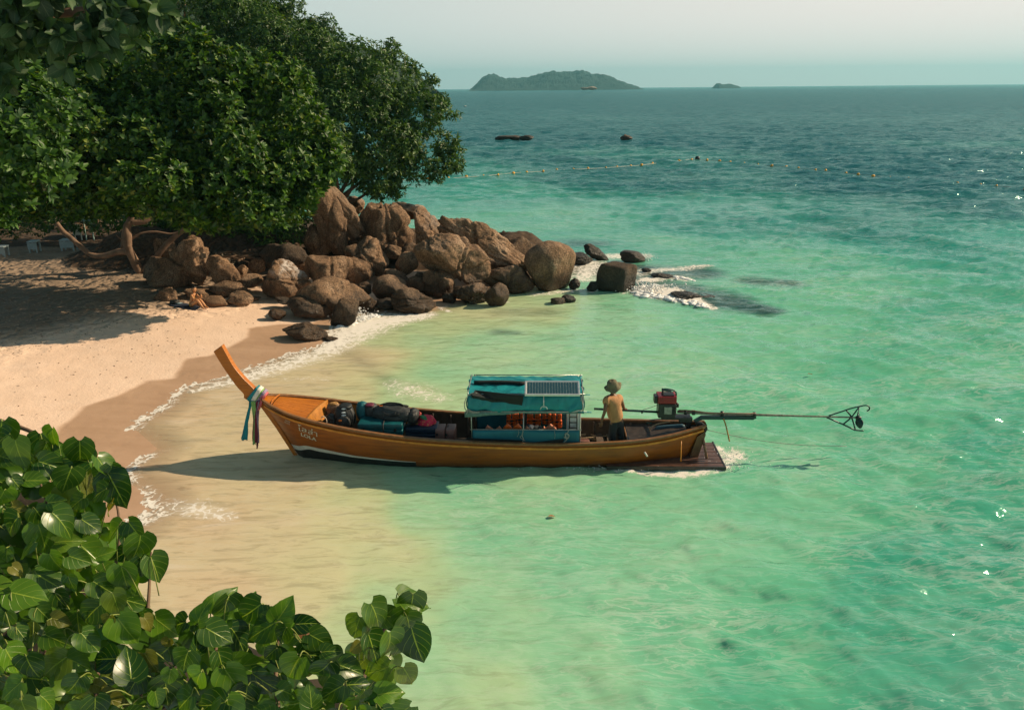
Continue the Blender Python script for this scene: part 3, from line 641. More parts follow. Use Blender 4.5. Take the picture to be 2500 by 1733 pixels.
hl = ridgeland('wooded_hill', [(-900, -700), (-300, -430), (100, -260), (350, -130), (560, -18), (615, 22), (660, 45), (700, 62), (735, 82), (765, 96), (790, 106), (830, 128), (870, 142), (905, 158), (925, 172), (940, 186), (958, 198)], 420, 130, 360, 110, M_HILL, 3.0, freq=1/9.)
tag(hl, kind='structure')
# closed headland behind the trees: dark earth bank that carries them
# ------------------------------------------------------------------ leaves and trees
def leafmat(name, dark, light, veins=None, gloss=.38, trans=.35, young=None):
    t = NT(name); oi = t.node('ShaderNodeObjectInfo').outputs['Random']
    hue = t.attr('tone')
    rnd = t.math('FRACT', t.math('ADD', oi, hue))
    colr = t.ramp(rnd, [(0.0, dark), (.55, tuple((a+b)/2 for a, b in zip(dark, light))), (.9, light), (1.0, young or light)])
    if veins:
        uv = t.node('ShaderNodeUVMap').outputs[0]; sp = t.node('ShaderNodeSeparateXYZ'); t.l.new(uv, sp.inputs[0])
        au = t.math('ABSOLUTE', t.math('SUBTRACT', sp.outputs[0], .5))
        mid = t.mr(au, .008, .026, 1, 0)
        ph = t.math('FRACT', t.math('MULTIPLY', t.math('SUBTRACT', sp.outputs[1], t.math('MULTIPLY', au, .9)), 4.6))
        side = t.math('MULTIPLY', t.mr(t.math('ABSOLUTE', t.math('SUBTRACT', ph, .5)), .015, .05, .55, 0), t.mr(au, .42, .5, 1, 0))
        colr = t.mix(t.math('MAXIMUM', mid, side), colr, veins)
        t.set(Normal=t.bump(t.math('MAXIMUM', mid, side), .35, .004))
    t.set(Base_Color=colr, Roughness=gloss); t.b.inputs['Specular IOR Level'].default_value = .45
    tl = t.node('ShaderNodeBsdfTranslucent'); mx = t.node('ShaderNodeMixShader'); mx.inputs[0].default_value = trans
    t.l.new(t.mix(1.0, colr, (1.6, 1.5, .5, 1), 'MULTIPLY'), tl.inputs[0])
    t.l.new(t.b.outputs[0], mx.inputs[1]); t.l.new(tl.outputs[0], mx.inputs[2]); t.l.new(mx.outputs[0], t.out.inputs[0])
    return t.m
M_ALM = leafmat('almond_leaf', (.011, .046, .008, 1), (.082, .185, .014, 1), None, .50, .30, (.20, .25, .03, 1))
M_FIN = leafmat('fig_leaf', (.013, .052, .010, 1), (.080, .165, .020, 1), None, .5, .28, (.11, .16, .03, 1))
M_BIG = leafmat('broad_leaf', (.014, .042, .012, 1), (.045, .10, .022, 1), (.09, .14, .05, 1), .58, .22)
M_HEA = leafmat('heart_leaf', (.009, .046, .006, 1), (.095, .205, .013, 1), (.26, .36, .04, 1), .30, .32, (.12, .17, .02, 1))
M_YNG = leafmat('young_leaf', (.10, .12, .015, 1), (.20, .19, .03, 1), (.28, .28, .06, 1), .35, .35)
M_DRY = leafmat('dry_leaf', (.22, .09, .04, 1), (.36, .17, .08, 1), (.45, .30, .15, 1), .5, .25)
M_BARK = plain('bark', (.20, .125, .080, 1), .85, .45, 3, bump=.7, bscale=12)
M_TWIG = plain('twig', (.16, .10, .06, 1), .85, .4, 6)
def leafshape(kind, nl=4, nc=2):
    # returns verts (x across, y along, z up) and faces, uv
    s = np.linspace(0, 1, nl+1)
    if kind == 'obovate': w = .27*np.sin(np.pi*np.clip(s, 0, 1)**1.7*.93+.05)**.8+.01; w[0] = .02
    elif kind == 'lance': w = .17*np.sin(np.pi*s**.9)**.8+.005
    elif kind == 'broad': w = .30*np.sin(np.pi*s**1.15)**.7+.005
    V = []; UV = []
    for i, si in enumerate(s):
        for j in range(-nc, nc+1):
            f = j/nc; V.append((w[i]*f, si, .30*w[i]*abs(f)**1.5*1.4-.22*si*si)); UV.append((.5+.5*f, si))
    return np.array(V), gridF(nl+1, 2*nc+1), np.array(UV)
def frames(dirs, spin, ups=None):                 # rotation matrices sending +Y to dirs, Z towards up
    d = dirs/np.linalg.norm(dirs, axis=1)[:, None]; up = np.tile([0, 0, 1.], (len(d), 1)) if ups is None else ups
    up = up+1e-3*np.array([.3, .5, .1]); x = np.cross(d, up); x /= np.linalg.norm(x, axis=1)[:, None]; z = np.cross(x, d)
    c, s_ = np.cos(spin)[:, None], np.sin(spin)[:, None]; x2 = x*c+z*s_; z2 = -x*s_+z*c
    return np.stack([x2, d, z2], -1)
def scatter(name, shape, P, R, L, mat, parent=None, tone=None):
    V, F, UV = shape; n = len(P)
    A = np.einsum('nij,vj->nvi', R, V)*np.asarray(L)[:, None, None]+P[:, None, :]
    Ff = (F[None]+np.arange(n)[:, None, None]*len(V)).reshape(-1, F.shape[1])
    o = obj(name, A.reshape(-1, 3), Ff, mat, parent, smooth=True)
    attr(o.data, 'tone', np.repeat(RNG.random(n)*.9 if tone is None else tone, len(V)))
    return o
def rosettes(C, N, k, ang, jit):                   # k leaves around each twig tip
    n = len(C); P = np.repeat(C, k, 0); A = np.repeat(N, k, 0)
    t1 = np.cross(A, [0.21, .31, .93]); t1 /= np.linalg.norm(t1, axis=1)[:, None]; t2 = np.cross(A, t1)
    phi = (np.tile(np.arange(k)*2.4, n)+np.repeat(RNG.random(n)*6.28, k)); an = ang+RNG.normal(0, jit, n*k)
    d = A*np.cos(an)[:, None]+(t1*np.cos(phi)[:, None]+t2*np.sin(phi)[:, None])*np.sin(an)[:, None]
    return P, d, A
def clump_pts(blobs, dens, inner=.25, dy=.8):
    """points and outward normals on lumpy blobs; blobs = (centre, radius)"""
    P = []; N = []
    for c, r in blobs:
        n = int(dens*4*math.pi*r*r); d = RNG.normal(size=(n, 3)); d /= np.linalg.norm(d, axis=1)[:, None]
        d = d[(d[:, 2] > -.75)]
        rr = r*(1+.22*fbm(d*2.1+c, 3))*np.where(RNG.random(len(d)) < inner, RNG.uniform(.45, .9, len(d)), RNG.uniform(.88, 1.06, len(d)))
        P.append(c+d*rr[:, None]*np.array([1, dy, .9])); N.append(d)
    return np.vstack(P), np.vstack(N)
def pblobs(lst, jitter=.0):
    out = []
    for x, y, r, Yd in lst:
        c = PY(x, y, Yd); m = r*S/FPX*np.linalg.norm(c-CP); out.append((c, m))
    return out
def subblobs(blobs, k, fr):                        # break big masses into clumps
    out = []
    for c, r in blobs:
        for _ in range(k):
            d = RNG.normal(size=3); d /= np.linalg.norm(d); d[1] = -abs(d[1])*.8 if RNG.random() < .75 else d[1]
            out.append((c+d*r*RNG.uniform(.55, .92), r*fr*RNG.uniform(.75, 1.25)))
    return out
def limbs(parent, defs, mat, name='trunk'):
    for i, (pts, r0, r1) in enumerate(defs):
        P = cr(pts, 7); P = P+.02*np.stack([vnoise(P*1.5), vnoise(P*1.5+9), vnoise(P*1.5+5)], -1)*r0*12
        r = np.linspace(r0, r1, len(P))*(1+.12*vnoise(P*3))
        MB().tube(P, r, 10).build(name if i == 0 else 'limb', mat, parent, True)
SH_OB = leafshape('obovate', 3, 1); SH_OB2 = leafshape('obovate', 2, 1); SH_LA = leafshape('lance', 2, 1); SH_BR = leafshape('broad', 5, 2)
def leaf_objects(tree, shape, P, Rm, L, mat, n, name='leaf', toward=True):
    """the n leaves that show largest become parts of their own; returns the mask of those left over"""
    x, y, w = proj(P.T.reshape(3, -1).T) if False else ((P-CP)@_r/((P-CP)@_f), 0, (P-CP)@_f)
    q = P-CP; w = q@_f; px = (q@_r)/w*FPX+512; py = 354.5-(q@_u)/w*FPX
    inside = (px > -10) & (px < 1034) & (py > -10) & (py < 719)
    facing = np.abs(np.einsum('ni,ni->n', Rm[:, :, 2], q/np.linalg.norm(q, axis=1)[:, None]))
    score = np.where(inside, L/w*(.35+facing)/(1+.35*(w-w[inside].min() if inside.any() else w)), 0)
    idx = np.argsort(-score)[:n]; mask = np.ones(len(P), bool); mask[idx] = False
    meshes = []
    for v in range(4):
        V, F, UV = shape; V2 = V.copy(); V2[:, 2] += .05*fbm(V*2.2+v*7.7, 2)
        me = raw('leaf', V2, F, mat, True); attr(me, 'tone', np.full(len(V2), .1*v))
        ul = me.uv_layers.new(name='UVMap'); ul.data.foreach_set('uv', UV[np.array([l.vertex_index for l in me.loops])].astype(np.float32).ravel())
        meshes.append(me)
    T = tree.matrix_world.inverted() if False else Matrix.Translation(-tree.location)
    for i in idx:
        o = bpy.data.objects.new(name, meshes[i % 4]); M = Matrix([list(r_) for r_ in Rm[i]*L[i]]).to_4x4(); M.translation = Vector(P[i])-tree.location
        link(o, tree); o.matrix_local = M
    return mask
def local(o, tree): o.location = -tree.location; return o

# --- sea almond tree whose crown fills the middle left
alm = empty('sea_almond_tree', tuple(GT(318, 612)), label='wide glossy-leaved tree with crooked stems leaning out over the shaded beach', cat='tree')
base = np.array(alm.location)
def T_(x, y, Yd): return PY(x, y, Yd)-base
by = base[1]
D_ = [([T_(318, 614, by), T_(304, 588, by-.1), T_(290, 560, by-.2), T_(288, 530, by-.2), T_(290, 505, by-.1), T_(322, 497, by), T_(350, 470, by+.2)], .20, .11),
 ([T_(292, 568, by-.15), T_(268, 566, by-.1), T_(235, 574, by), T_(205, 572, by), T_(180, 553, by+.1), T_(160, 535, by+.2), T_(143, 520, by+.3), T_(128, 500, by+.3)], .13, .09),
 ([T_(325, 610, by), T_(345, 586, by+.1), T_(365, 560, by+.2), T_(385, 540, by+.3), T_(420, 510, by+.4)], .15, .09),
 ([T_(292, 540, by-.1), T_(318, 524, by), T_(350, 520, by+.1), T_(385, 525, by+.2), T_(420, 515, by+.3)], .05, .025),
 ([T_(290, 545, by-.2), T_(270, 535, by-.2), T_(262, 528, by-.2)], .04, .02),
 ([T_(280, 560, by+.4), T_(282, 520, by+.5), T_(300, 470, by+.6), T_(280, 430, by+.6)], .13, .1),
 ([T_(350, 470, by+.2), T_(420, 400, by+.8), T_(520, 330, by+1)], .11, .05), ([T_(300, 470, by+.4), T_(220, 400, by), T_(160, 300, by)], .10, .05)]
limbs(alm, D_, M_BARK)
AB = [(110, 300, 120, 27.3), (230, 330, 120, 26.8), (340, 400, 105, 26.3), (180, 440, 75, 26.8), (60, 430, 90, 27.3), (300, 250, 90, 28.3), (440, 310, 110, 27.8), (540, 380, 110, 27.3), (640, 420, 85, 27.8), (660, 330, 95, 28.8), (560, 250, 100, 29.3), (450, 440, 75, 26.5), (560, 460, 55, 26.8), (700, 420, 55, 28.3), (380, 170, 90, 28), (480, 190, 90, 28), (600, 190, 80, 29), (250, 190, 90, 29.3), (120, 170, 100, 29.3), (730, 350, 50, 28.8), (680, 480, 38, 28.3), (270, 465, 50, 27.3), (100, 480, 45, 27.8), (190, 485, 30, 28.3), (20, 300, 70, 27.3), (620, 495, 30, 27.3), (480, 500, 30, 26.7), (300, 380, 90, 28), (450, 400, 90, 28), (150, 380, 90, 28), (600, 400, 80, 28.5), (350, 330, 110, 32), (200, 330, 120, 32), (500, 300, 110, 32), (80, 300, 120, 32), (620, 280, 90, 32), (400, 210, 110, 33), (250, 200, 110, 33), (300, 400, 80, 30.5), (480, 380, 80, 30.5), (160, 400, 80, 30.5), (0, 400, 90, 31), (40, 200, 110, 32), (700, 370, 65, 31.5), (640, 330, 80, 31), (710, 300, 60, 32), (560, 400, 70, 31), (620, 430, 50, 30), (420, 420, 60, 29)]
ab = pblobs(AB); sub = subblobs([b__ for b__, q__ in zip(ab, AB) if q__[3] < 30], 10, .38)+subblobs([b__ for b__, q__ in zip(ab, AB) if q__[3] >= 30], 6, .42)
P1, N1 = clump_pts(sub, 9, .10); P2, N2 = clump_pts([(c, r*.72) for c, r in ab], 3, .5)
Pt = np.vstack([P1, P2]); Nt = np.vstack([N1, N2])
# drop what hangs below the crown's lower edge
lowx = np.array([-50, 0, 60, 110, 160, 230, 290, 340, 420, 480, 560, 640, 690, 720, 760, 790, 820]); lowy = np.array([520, 525, 505, 512, 512, 500, 482, 505, 530, 542, 518, 522, 500, 455, 410, 370, 200])
def keep_low(P, m=6):
    q = P-CP; w = q@_f; px = ((q@_r)/w*FPX+512)/S; py = (354.5-(q@_u)/w*FPX)/S
    return py < np.interp(px, lowx, lowy)-8+m*vnoise(np.stack([px/25, py*0, px*0], -1))*2
kp = keep_low(Pt); Pt, Nt = Pt[kp], Nt[kp]
Nn = Nt*.75+np.array([.1, -.15, .75]); Nn /= np.linalg.norm(Nn, axis=1)[:, None]
P, d, A_ = rosettes(Pt, Nn, 7, .80, .25)
Rm = frames(d, RNG.normal(0, .35, len(d)), A_); L = RNG.uniform(.16, .28, len(P))
mask = leaf_objects(alm, SH_OB, P, Rm, L, M_ALM, 300)
cr_ = scatter('crown', SH_OB2, P[mask], Rm[mask], L[mask], M_ALM, alm); local(cr_, alm); cr_['kind'] = 'stuff'

# --- nearer branches of the tree at the left edge
lt = empty('broadleaf_tree', (-17.5, 17.0, H1(-17.5, 17.0)), label='bright glossy-leaved tree at the edge of the picture, nearest of the beach trees', cat='tree')
LB = [(10, 260, 60, 17), (80, 240, 60, 17.5), (30, 350, 70, 16.5), (110, 330, 55, 17.5), (0, 450, 50, 16.5), (40, 410, 45, 16.8), (-60, 330, 90, 17), (70, 180, 50, 18)]
lb = pblobs(LB); P1, N1 = clump_pts(subblobs(lb, 10, .42), 17, .12)
N1 = N1*.7+np.array([.25, -.3, .6]); N1 /= np.linalg.norm(N1, axis=1)[:, None]
P, d, A_ = rosettes(P1, N1, 7, .85, .25); Rm = frames(d, RNG.normal(0, .35, len(d)), A_); L = RNG.uniform(.13, .23, len(P))
mask = leaf_objects(lt, SH_OB, P, Rm, L, M_ALM, 300)
c_ = scatter('crown', SH_OB2, P[mask], Rm[mask], L[mask], M_ALM, lt); local(c_, lt); c_['kind'] = 'stuff'
b_ = np.array(lt.location)
limbs(lt, [([np.zeros(3), (.4, .1, 1.5), (.8, .1, 3.2), (1.6, 0, 4.8), PY(10, 300, 17)-b_], .22, .08), ([(.8, .1, 3.2), (.6, 0, 4.2), PY(-20, 420, 16.8)-b_], .10, .04)], M_BARK)
# --- big-leaved dark branch hanging in at the top left
tb = empty('teak_like_tree', (-14.0, 11.0, 4.2), label='dark tree with large holed leaves hanging in at the top corner', cat='tree')
tb.name = 'large_leaved_tree'
TB = [(60, 60, 60, 12), (150, 90, 55, 12), (210, 50, 60, 12.2), (300, 50, 55, 12.3), (120, 10, 70, 12), (360, 20, 45, 12.4), (20, 130, 40, 12), (0, 20, 60, 12), (260, 120, 22, 12), (390, 55, 22, 12.4)]
tbb = pblobs(TB); P1, N1 = clump_pts(subblobs(tbb, 5, .5), 9, .15)
N1 = N1*.6+np.array([.2, -.35, .1]); N1 /= np.linalg.norm(N1, axis=1)[:, None]
P, d, A_ = rosettes(P1, N1, 4, 1.0, .3); d[:, 2] -= .35; Rm = frames(d, RNG.normal(0, .5, len(d)), A_+np.array([0, -.6, .3])); L = RNG.uniform(.18, .34, len(P))
mask = leaf_objects(tb, SH_BR, P, Rm, L, M_BIG, 300)
c_ = scatter('crown', SH_BR, P[mask], Rm[mask], L[mask], M_BIG, tb); local(c_, tb); c_['kind'] = 'stuff'
b_ = np.array(tb.location)
limbs(tb, [([(0, 0, -3.8), (.5, .2, -1), (1.4, .4, 2), (2.5, .6, 4.0), PY(120, 30, 12.2)-b_], .25, .08), ([PY(120, 30, 12.2)-b_, PY(250, 20, 12.3)-b_, PY(380, 25, 12.4)-b_], .07, .02), ([PY(120, 30, 12.2)-b_, PY(130, 80, 12)-b_, PY(160, 130, 12)-b_], .04, .012)], M_BARK)
# --- fine-leaved trees behind, overhanging the boulders
FT = [
 ('wild_fig_tree', 'spreading fine-leaved tree overhanging the boulders, its tip reaching over the sea', (760, 470, 37.5),
  [(800, 395, 42, 37), (755, 380, 50, 36.5), (845, 415, 34, 37), (730, 330, 60, 36), (860, 200, 85, 39), (930, 270, 75, 39), (960, 340, 70, 38.5), (860, 330, 85, 38), (780, 260, 90, 38), (800, 160, 70, 40), (900, 400, 45, 38), (860, 430, 22, 37.5), (990, 385, 40, 38), (1010, 330, 35, 38.5), (800, 360, 50, 37.5), (985, 250, 35, 39), (1015, 262, 14, 39), (1035, 250, 9, 39), (880, 115, 26, 40), (930, 150, 22, 40), (1030, 370, 18, 38.3), (960, 190, 26, 39.5)]),
 ('wild_fig_tree', 'dense fine-leaved tree in the middle of the wooded slope with reddish shoot tips', (600, 480, 40),
  [(700, 180, 100, 41), (620, 120, 90, 42), (730, 110, 60, 43), (650, 250, 90, 40), (740, 300, 70, 39), (560, 60, 80, 43), (640, 60, 60, 44), (690, 75, 38, 43.5), (560, 200, 90, 41)]),
 ('wild_fig_tree', 'tall dark fine-leaved tree rising out of the picture behind the glossy one', (380, 470, 42),
  [(430, 60, 110, 43), (300, 80, 110, 42), (500, 10, 80, 44), (180, 60, 110, 42), (420, -60, 120, 44), (480, 150, 80, 42), (50, 80, 120, 42), (560, -10, 50, 45), (-60, 200, 150, 42), (150, 250, 130, 40)])]
for ti, (nm, lb_, (bx, by_, bY), bl) in enumerate(FT):
    c0 = PY(bx, by_, bY); c0[2] = max(.5, H1(c0[0], c0[1])); tr_ = empty(nm, tuple(c0), label=lb_, cat='tree', group='fine-leaved trees on the wooded slope')
    pb = pblobs(bl); P1, N1 = clump_pts(subblobs(pb, 12, .36), 11 if ti < 2 else 4, .12); P2, N2 = clump_pts([(c, r*.75) for c, r in pb], 3.5, .5)
    P1 = np.vstack([P1, P2]); N1 = np.vstack([N1, N2]); N1 = N1*.8+np.array([.15, -.1, .45]); N1 /= np.linalg.norm(N1, axis=1)[:, None]
    P, d, A_ = rosettes(P1, N1, 6, 1.0, .35); d[:, 2] -= .35; Rm = frames(d, RNG.normal(0, .5, len(d)), A_); L = RNG.uniform(.15, .27, len(P))
    if ti == 0:
        q = P-CP; w = q@_f; px = ((q@_r)/w*FPX+512)/S; py = (354.5-(q@_u)/w*FPX)/S
        kp = (py < np.interp(px, [700, 760, 830, 870, 900, 930, 960, 1060], [400, 395, 440, 458, 440, 425, 415, 395]))|(px < 700); P, Rm, L = P[kp], Rm[kp], L[kp]
        kp = None

    c_ = scatter('crown', SH_LA, P, Rm, L, M_FIN, tr_); local(c_, tr_); c_['kind'] = 'stuff'
    if ti == 1:
        q4_ = [(PY(695, 52, 43.5), .16, 26), (PY(733, 92, 43), .20, 34), (PY(722, 80, 43), .12, 12)]
        Pr = np.vstack([c__+RNG.normal(size=(n__, 3))*s__ for c__, s__, n__ in q4_]); dr_ = RNG.normal(size=(len(Pr), 3))+np.array([0, 0, -.5])
        o = scatter('red_leaves', SH_LA, Pr, frames(dr_, RNG.normal(0, .5, len(Pr))), RNG.uniform(.18, .28, len(Pr)), plain('red_leaf', (.30, .06, .035, 1), .5, .3, 6), tr_); local(o, tr_); o['kind'] = 'stuff'
    ls = []
    z0 = np.zeros(3)
    for k, (c, r) in enumerate(pb[:6]): ls.append(([z0+(0, 0, -.3), (0, 0, 1.2), (c-c0)*.45+(0, .3, .4), (c-c0)*.9], .22 if k == 0 else .12, .04))
    limbs(tr_, ls, M_BARK)
# dark undergrowth that closes the view under the trees
ub = pblobs([(-60, 480, 60, 46), (60, 490, 50, 47), (420, 500, 70, 38), (520, 510, 60, 38), (600, 500, 60, 37), (660, 470, 60, 37), (330, 480, 50, 42), (250, 470, 40, 45), (560, 430, 80, 39), (700, 400, 60, 38), (-200, 450, 90, 45), (430, 515, 40, 36.5), (520, 530, 36, 36), (600, 535, 35, 35.5), (660, 525, 30, 35), (250, 500, 36, 38), (100, 495, 36, 39), (0, 500, 40, 39), (180, 490, 36, 40), (380, 520, 40, 37)])
P1, N1 = clump_pts(ub, 15, .3); P, d, A_ = rosettes(P1, N1, 4, 1.0, .4); Rm = frames(d, RNG.normal(0, .5, len(d)), A_); L = RNG.uniform(.18, .3, len(P))
tag(scatter('undergrowth', SH_LA, P, Rm, L, M_FIN), kind='stuff')


# ------------------------------------------------------------------ heart-leaved bush on the slope at the viewer's feet
bush_poly = [(-260, 900), (0, 945), (60, 975), (130, 968), (215, 1000), (250, 1030), (285, 1070), (270, 1150), (320, 1185), (365, 1270), (350, 1310), (330, 1350), (400, 1362), (455, 1372), (480, 1335), (540, 1320), (620, 1335), (680, 1368), (745, 1425), (800, 1375), (850, 1350), (900, 1335), (965, 1340), (968, 1400), (955, 1480), (915, 1540), (940, 1600), (930, 1760), (-260, 1760)]
bp = np.array(bush_poly, float)
def inpoly(x, y, poly):
    return sdist(np.asarray(x, float), np.asarray(y, float), poly)
def heart(nl=7, nc=3, seed=0):
    r = np.random.default_rng(seed); s = np.array([0, .05, .12, .22, .35, .5, .65, .79, .91, 1.0]); V = []; UV = []
    w = np.array([.15, .33, .42, .455, .44, .385, .30, .19, .075, .004])*r.uniform(.92, 1.08)
    cup = r.uniform(.0, .45); droop = r.uniform(.05, .55); wav = r.uniform(0, .06); ph = r.uniform(0, 6); bend = r.uniform(-.12, .12)
    for i, si in enumerate(s):
        for j in range(-nc, nc+1):
            f = j/nc; back = -.17*abs(f)**1.6*(1-si)**4
            z = cup*w[i]*abs(f)**1.4-droop*si*si+wav*math.sin(9*si+ph+2*f)*abs(f)
            z += .022*math.cos(si*29)*abs(f)*(1-abs(f))
            V.append((w[i]*f+bend*si*si, si+back, z)); UV.append((.5+.5*f*.98, si))
    return np.array(V), gridF(len(s), 2*nc+1), np.array(UV)
bush = empty('heart_leaf_bush', tuple(PD(300, 1600, 2.9)), label='leafy bush with heart-shaped yellow-veined leaves filling the lower corner', cat='bush')
bb = np.array(bush.location)
rb = np.random.default_rng(5)
leaves = []
def bushdepth(x, y):                               # the leafy slope: nearer at the bottom of the picture
    return 3.3-.95*np.clip((y-940)/660, 0, 1.3)+.25*np.clip((x-300)/650, -1, 1)*0+.12*vnoise(np.array([[x/140, y/140, 0.5]]))[0]
hand = [(930, 1352, 88, -20), (905, 1395, 62, -100), (935, 1450, 96, -75), (850, 1385, 82, -60), (800, 1410, 70, -115), (500, 1350, 78, 60), (560, 1360, 66, 75), (350, 1278, 74, -70), (312, 1235, 80, -100), (305, 1195, 66, -50), (262, 1100, 92, -60), (255, 1070, 60, -80), (180, 1020, 76, -95), (235, 1050, 66, -50), (118, 985, 60, -100), (0, 985, 90, -95), (95, 1020, 62, -110), (880, 1450, 80, -85), (640, 1370, 70, 60), (690, 1400, 60, 10), (450, 1375, 60, 80), (280, 1300, 76, -80), (40, 1020, 78, -80), (920, 1520, 66, -60), (720, 1440, 70, -30)]
def inside(x, y, m): return float(inpoly(np.array([x]), np.array([y]), bp)[0]) > m
spots = [(x, y, s_*.86, a, 0) for x, y, s_, a in hand]
tries = 0
lay = [(0, 41, 800), (1, 39, 720), (2, 42, 520), (3, 50, 300)]
for li, dmin, cnt in lay:
    pts = []
    for _ in range(9000):
        if len(pts) >= cnt: break
        x, y = rb.uniform(-220, 980), rb.uniform(930, 1700)
        if not inside(x, y, 26+li*9): continue
        if any((x-p[0])**2+(y-p[1])**2 < (dmin*(.75+.3*min(1.5, y/1300)))**2 for p in pts): continue
        pts.append((x, y)); spots.append((x, y, rb.uniform(34, 70)*(1+.15*(y-1200)/400), rb.uniform(-170, 20) if rb.random() < .85 else rb.uniform(-180, 180), li))
hm_ = []
for v in range(10):
    V, F, UV = heart(7, 3, v+40); me = raw('heart_leaf', V, F, M_HEA, True); attr(me, 'tone', np.full(len(V), .0+.05*v))
    ul = me.uv_layers.new(name='UVMap'); ul.data.foreach_set('uv', UV[np.array([l.vertex_index for l in me.loops])].astype(np.float32).ravel()); hm_.append((me, V, F, UV))
def variant(me, mat):
    m2 = me.copy(); m2.materials.clear(); m2.materials.append(mat); return m2
yng = [variant(h[0], M_YNG) for h in hm_[:3]]; dry = [variant(h[0], M_DRY) for h in hm_[3:5]]
items = []
for i, (x, y, s_, ang, li) in enumerate(spots):
    D0 = float(bushdepth(x, y))+li*.17+rb.uniform(-.06, .06)
    if i < len(hand): D0 -= .05
    p = PD(x, y, D0); Lm = s_*S/FPX*D0*1.08
    a = math.radians(ang); tilt = rb.uniform(-.55, .25)
    dr = _r*math.cos(a)+_u*math.sin(a)*.95-_f*(.0+tilt*.5)+np.array([0, 0, -.15]); dr /= np.linalg.norm(dr)
    nz_ = -_f*rb.uniform(.6, 1.1)+np.array([rb.normal(.40, .45), rb.normal(0, .25), rb.uniform(.0, .9)])
    x_ = np.cross(dr, nz_); x_ /= np.linalg.norm(x_); z_ = np.cross(x_, dr)
    Rl = np.stack([x_, dr, z_], -1)
    base_ = p-dr*Lm*.45                             # leaf centred on its spot
    items.append((base_, Rl, Lm, li, dr, i))
order = sorted(range(len(items)), key=lambda k: items[k][3])
solo = set(order[:300]); rest = []
for k in order:
    base_, Rl, Lm, li, dr, i = items[k]
    q_ = rb.random(); me = hm_[rb.integers(10)][0]; lab = None
    if li <= 1 and q_ < .085 and i >= len(hand): me = yng[rb.integers(3)]; Lm *= .7; lab = 'yellowish young leaf'
    elif li == 0 and q_ > .982 and i >= len(hand): me = dry[rb.integers(2)]; Lm *= .55; lab = 'dry brown curled leaf'
    if k in solo:
        o = bpy.data.objects.new('leaf', me); M = Matrix([list(r_) for r_ in Rl*Lm]).to_4x4(); M.translation = Vector(base_-bb); link(o, bush); o.matrix_local = M
        if lab: o['label'] = lab
    else: rest.append((base_, Rl, Lm))
sc_ = hm_[0][1:4]
o = scatter('foliage', sc_, np.array([r_[0] for r_ in rest]), np.array([r_[1] for r_ in rest]), np.array([r_[2] for r_ in rest]), M_HEA, bush); o.location = -Vector(bb); o['kind'] = 'stuff'
M_STALK = plain('leaf_stalk', (.20, .24, .05, 1), .5, .3, 20)
mb = MB()
anchors = [PD(x, y, bushdepth(x, y)+.28) for x, y in [(40, 1060), (120, 1090), (190, 1130), (60, 1200), (200, 1250), (260, 1330), (100, 1380), (220, 1450), (380, 1440), (470, 1420), (560, 1450), (640, 1480), (740, 1500), (820, 1480), (880, 1420), (300, 1540), (480, 1560), (650, 1570), (800, 1570), (60, 1540)]]
AN = np.array(anchors)
for k in order:
    base_, Rl, Lm, li, dr, i = items[k]
    if li > 1: continue
    j = np.argmin(np.linalg.norm(AN-base_, axis=1)); a = AN[j]; m_ = base_+(a-base_)*.35+np.array([0, 0, .35*Lm])
    e_ = base_+(a-base_)*min(1, 1.3*Lm/(np.linalg.norm(a-base_)+1e-6))
    mb.tube(cr([base_+dr*Lm*.01, m_*.5+base_*.5+np.array([0, 0, .1*Lm]), e_], 4), [.0022]*9, 4)
o = mb.build('leaf_stalks', M_STALK, bush, True); o.location = -Vector(bb); o['kind'] = 'stuff'
for pth in ([(60, 1750, .3), (100, 1500, .3), (120, 1200, .3), (60, 1000, .25)], [(200, 1750, .3), (230, 1400, .3), (270, 1200, .22), (240, 1040, .12)], [(500, 1750, .3), (480, 1500, .28), (520, 1330, .05)], [(700, 1750, .3), (800, 1560, .25), (850, 1440, .15), (905, 1350, .06), (935, 1335, .03)], [(640, 1750, .3), (620, 1500, .25), (640, 1350, .05)], [(-50, 930, .2), (60, 965, .1), (130, 1000, .08), (200, 1020, .06)], [(300, 1700, .3), (330, 1400, .28), (340, 1240, .08)]):
    P = cr([PD(x, y, bushdepth(x, y)+q_) for x, y, q_ in pth], 6)
    o = MB().tube(P, np.linspace(.011, .0035, len(P)), 6).build('stem', M_TWIG, bush, True); o.location = -Vector(bb)
# the earth bank that carries the bush
bx_, by2 = [], []
g = []
for yv in np.linspace(900, 1900, 26):
    row = []
    for xv in np.linspace(-300, 860, 26):
        s_ = float(inpoly(np.array([xv]), np.array([yv]), bp)[0])
        D0 = 3.3-.95*np.clip((yv-940)/660, 0, 1.3)+.75
        p = PD(xv, yv, D0)
        if s_ < 95: p = p+np.array([-.2, -.1, -1.0])*min(5.5, (95-s_)/26.)**1.25
        p[2] = max(p[2], -.3) if p[0] > -4 else max(p[2], -.3)
        row.append(p+.05*np.array([0, 0, 1])*fbm(p[None, :]*3, 3)[0])
    g.append(row)
g = np.array(g)
bank = obj('hillside', g.reshape(-1, 3), gridF(26, 26), plain('soil', (.035, .026, .016, 1), .95, .5, 6, bump=.6), smooth=True); tag(bank, kind='structure')
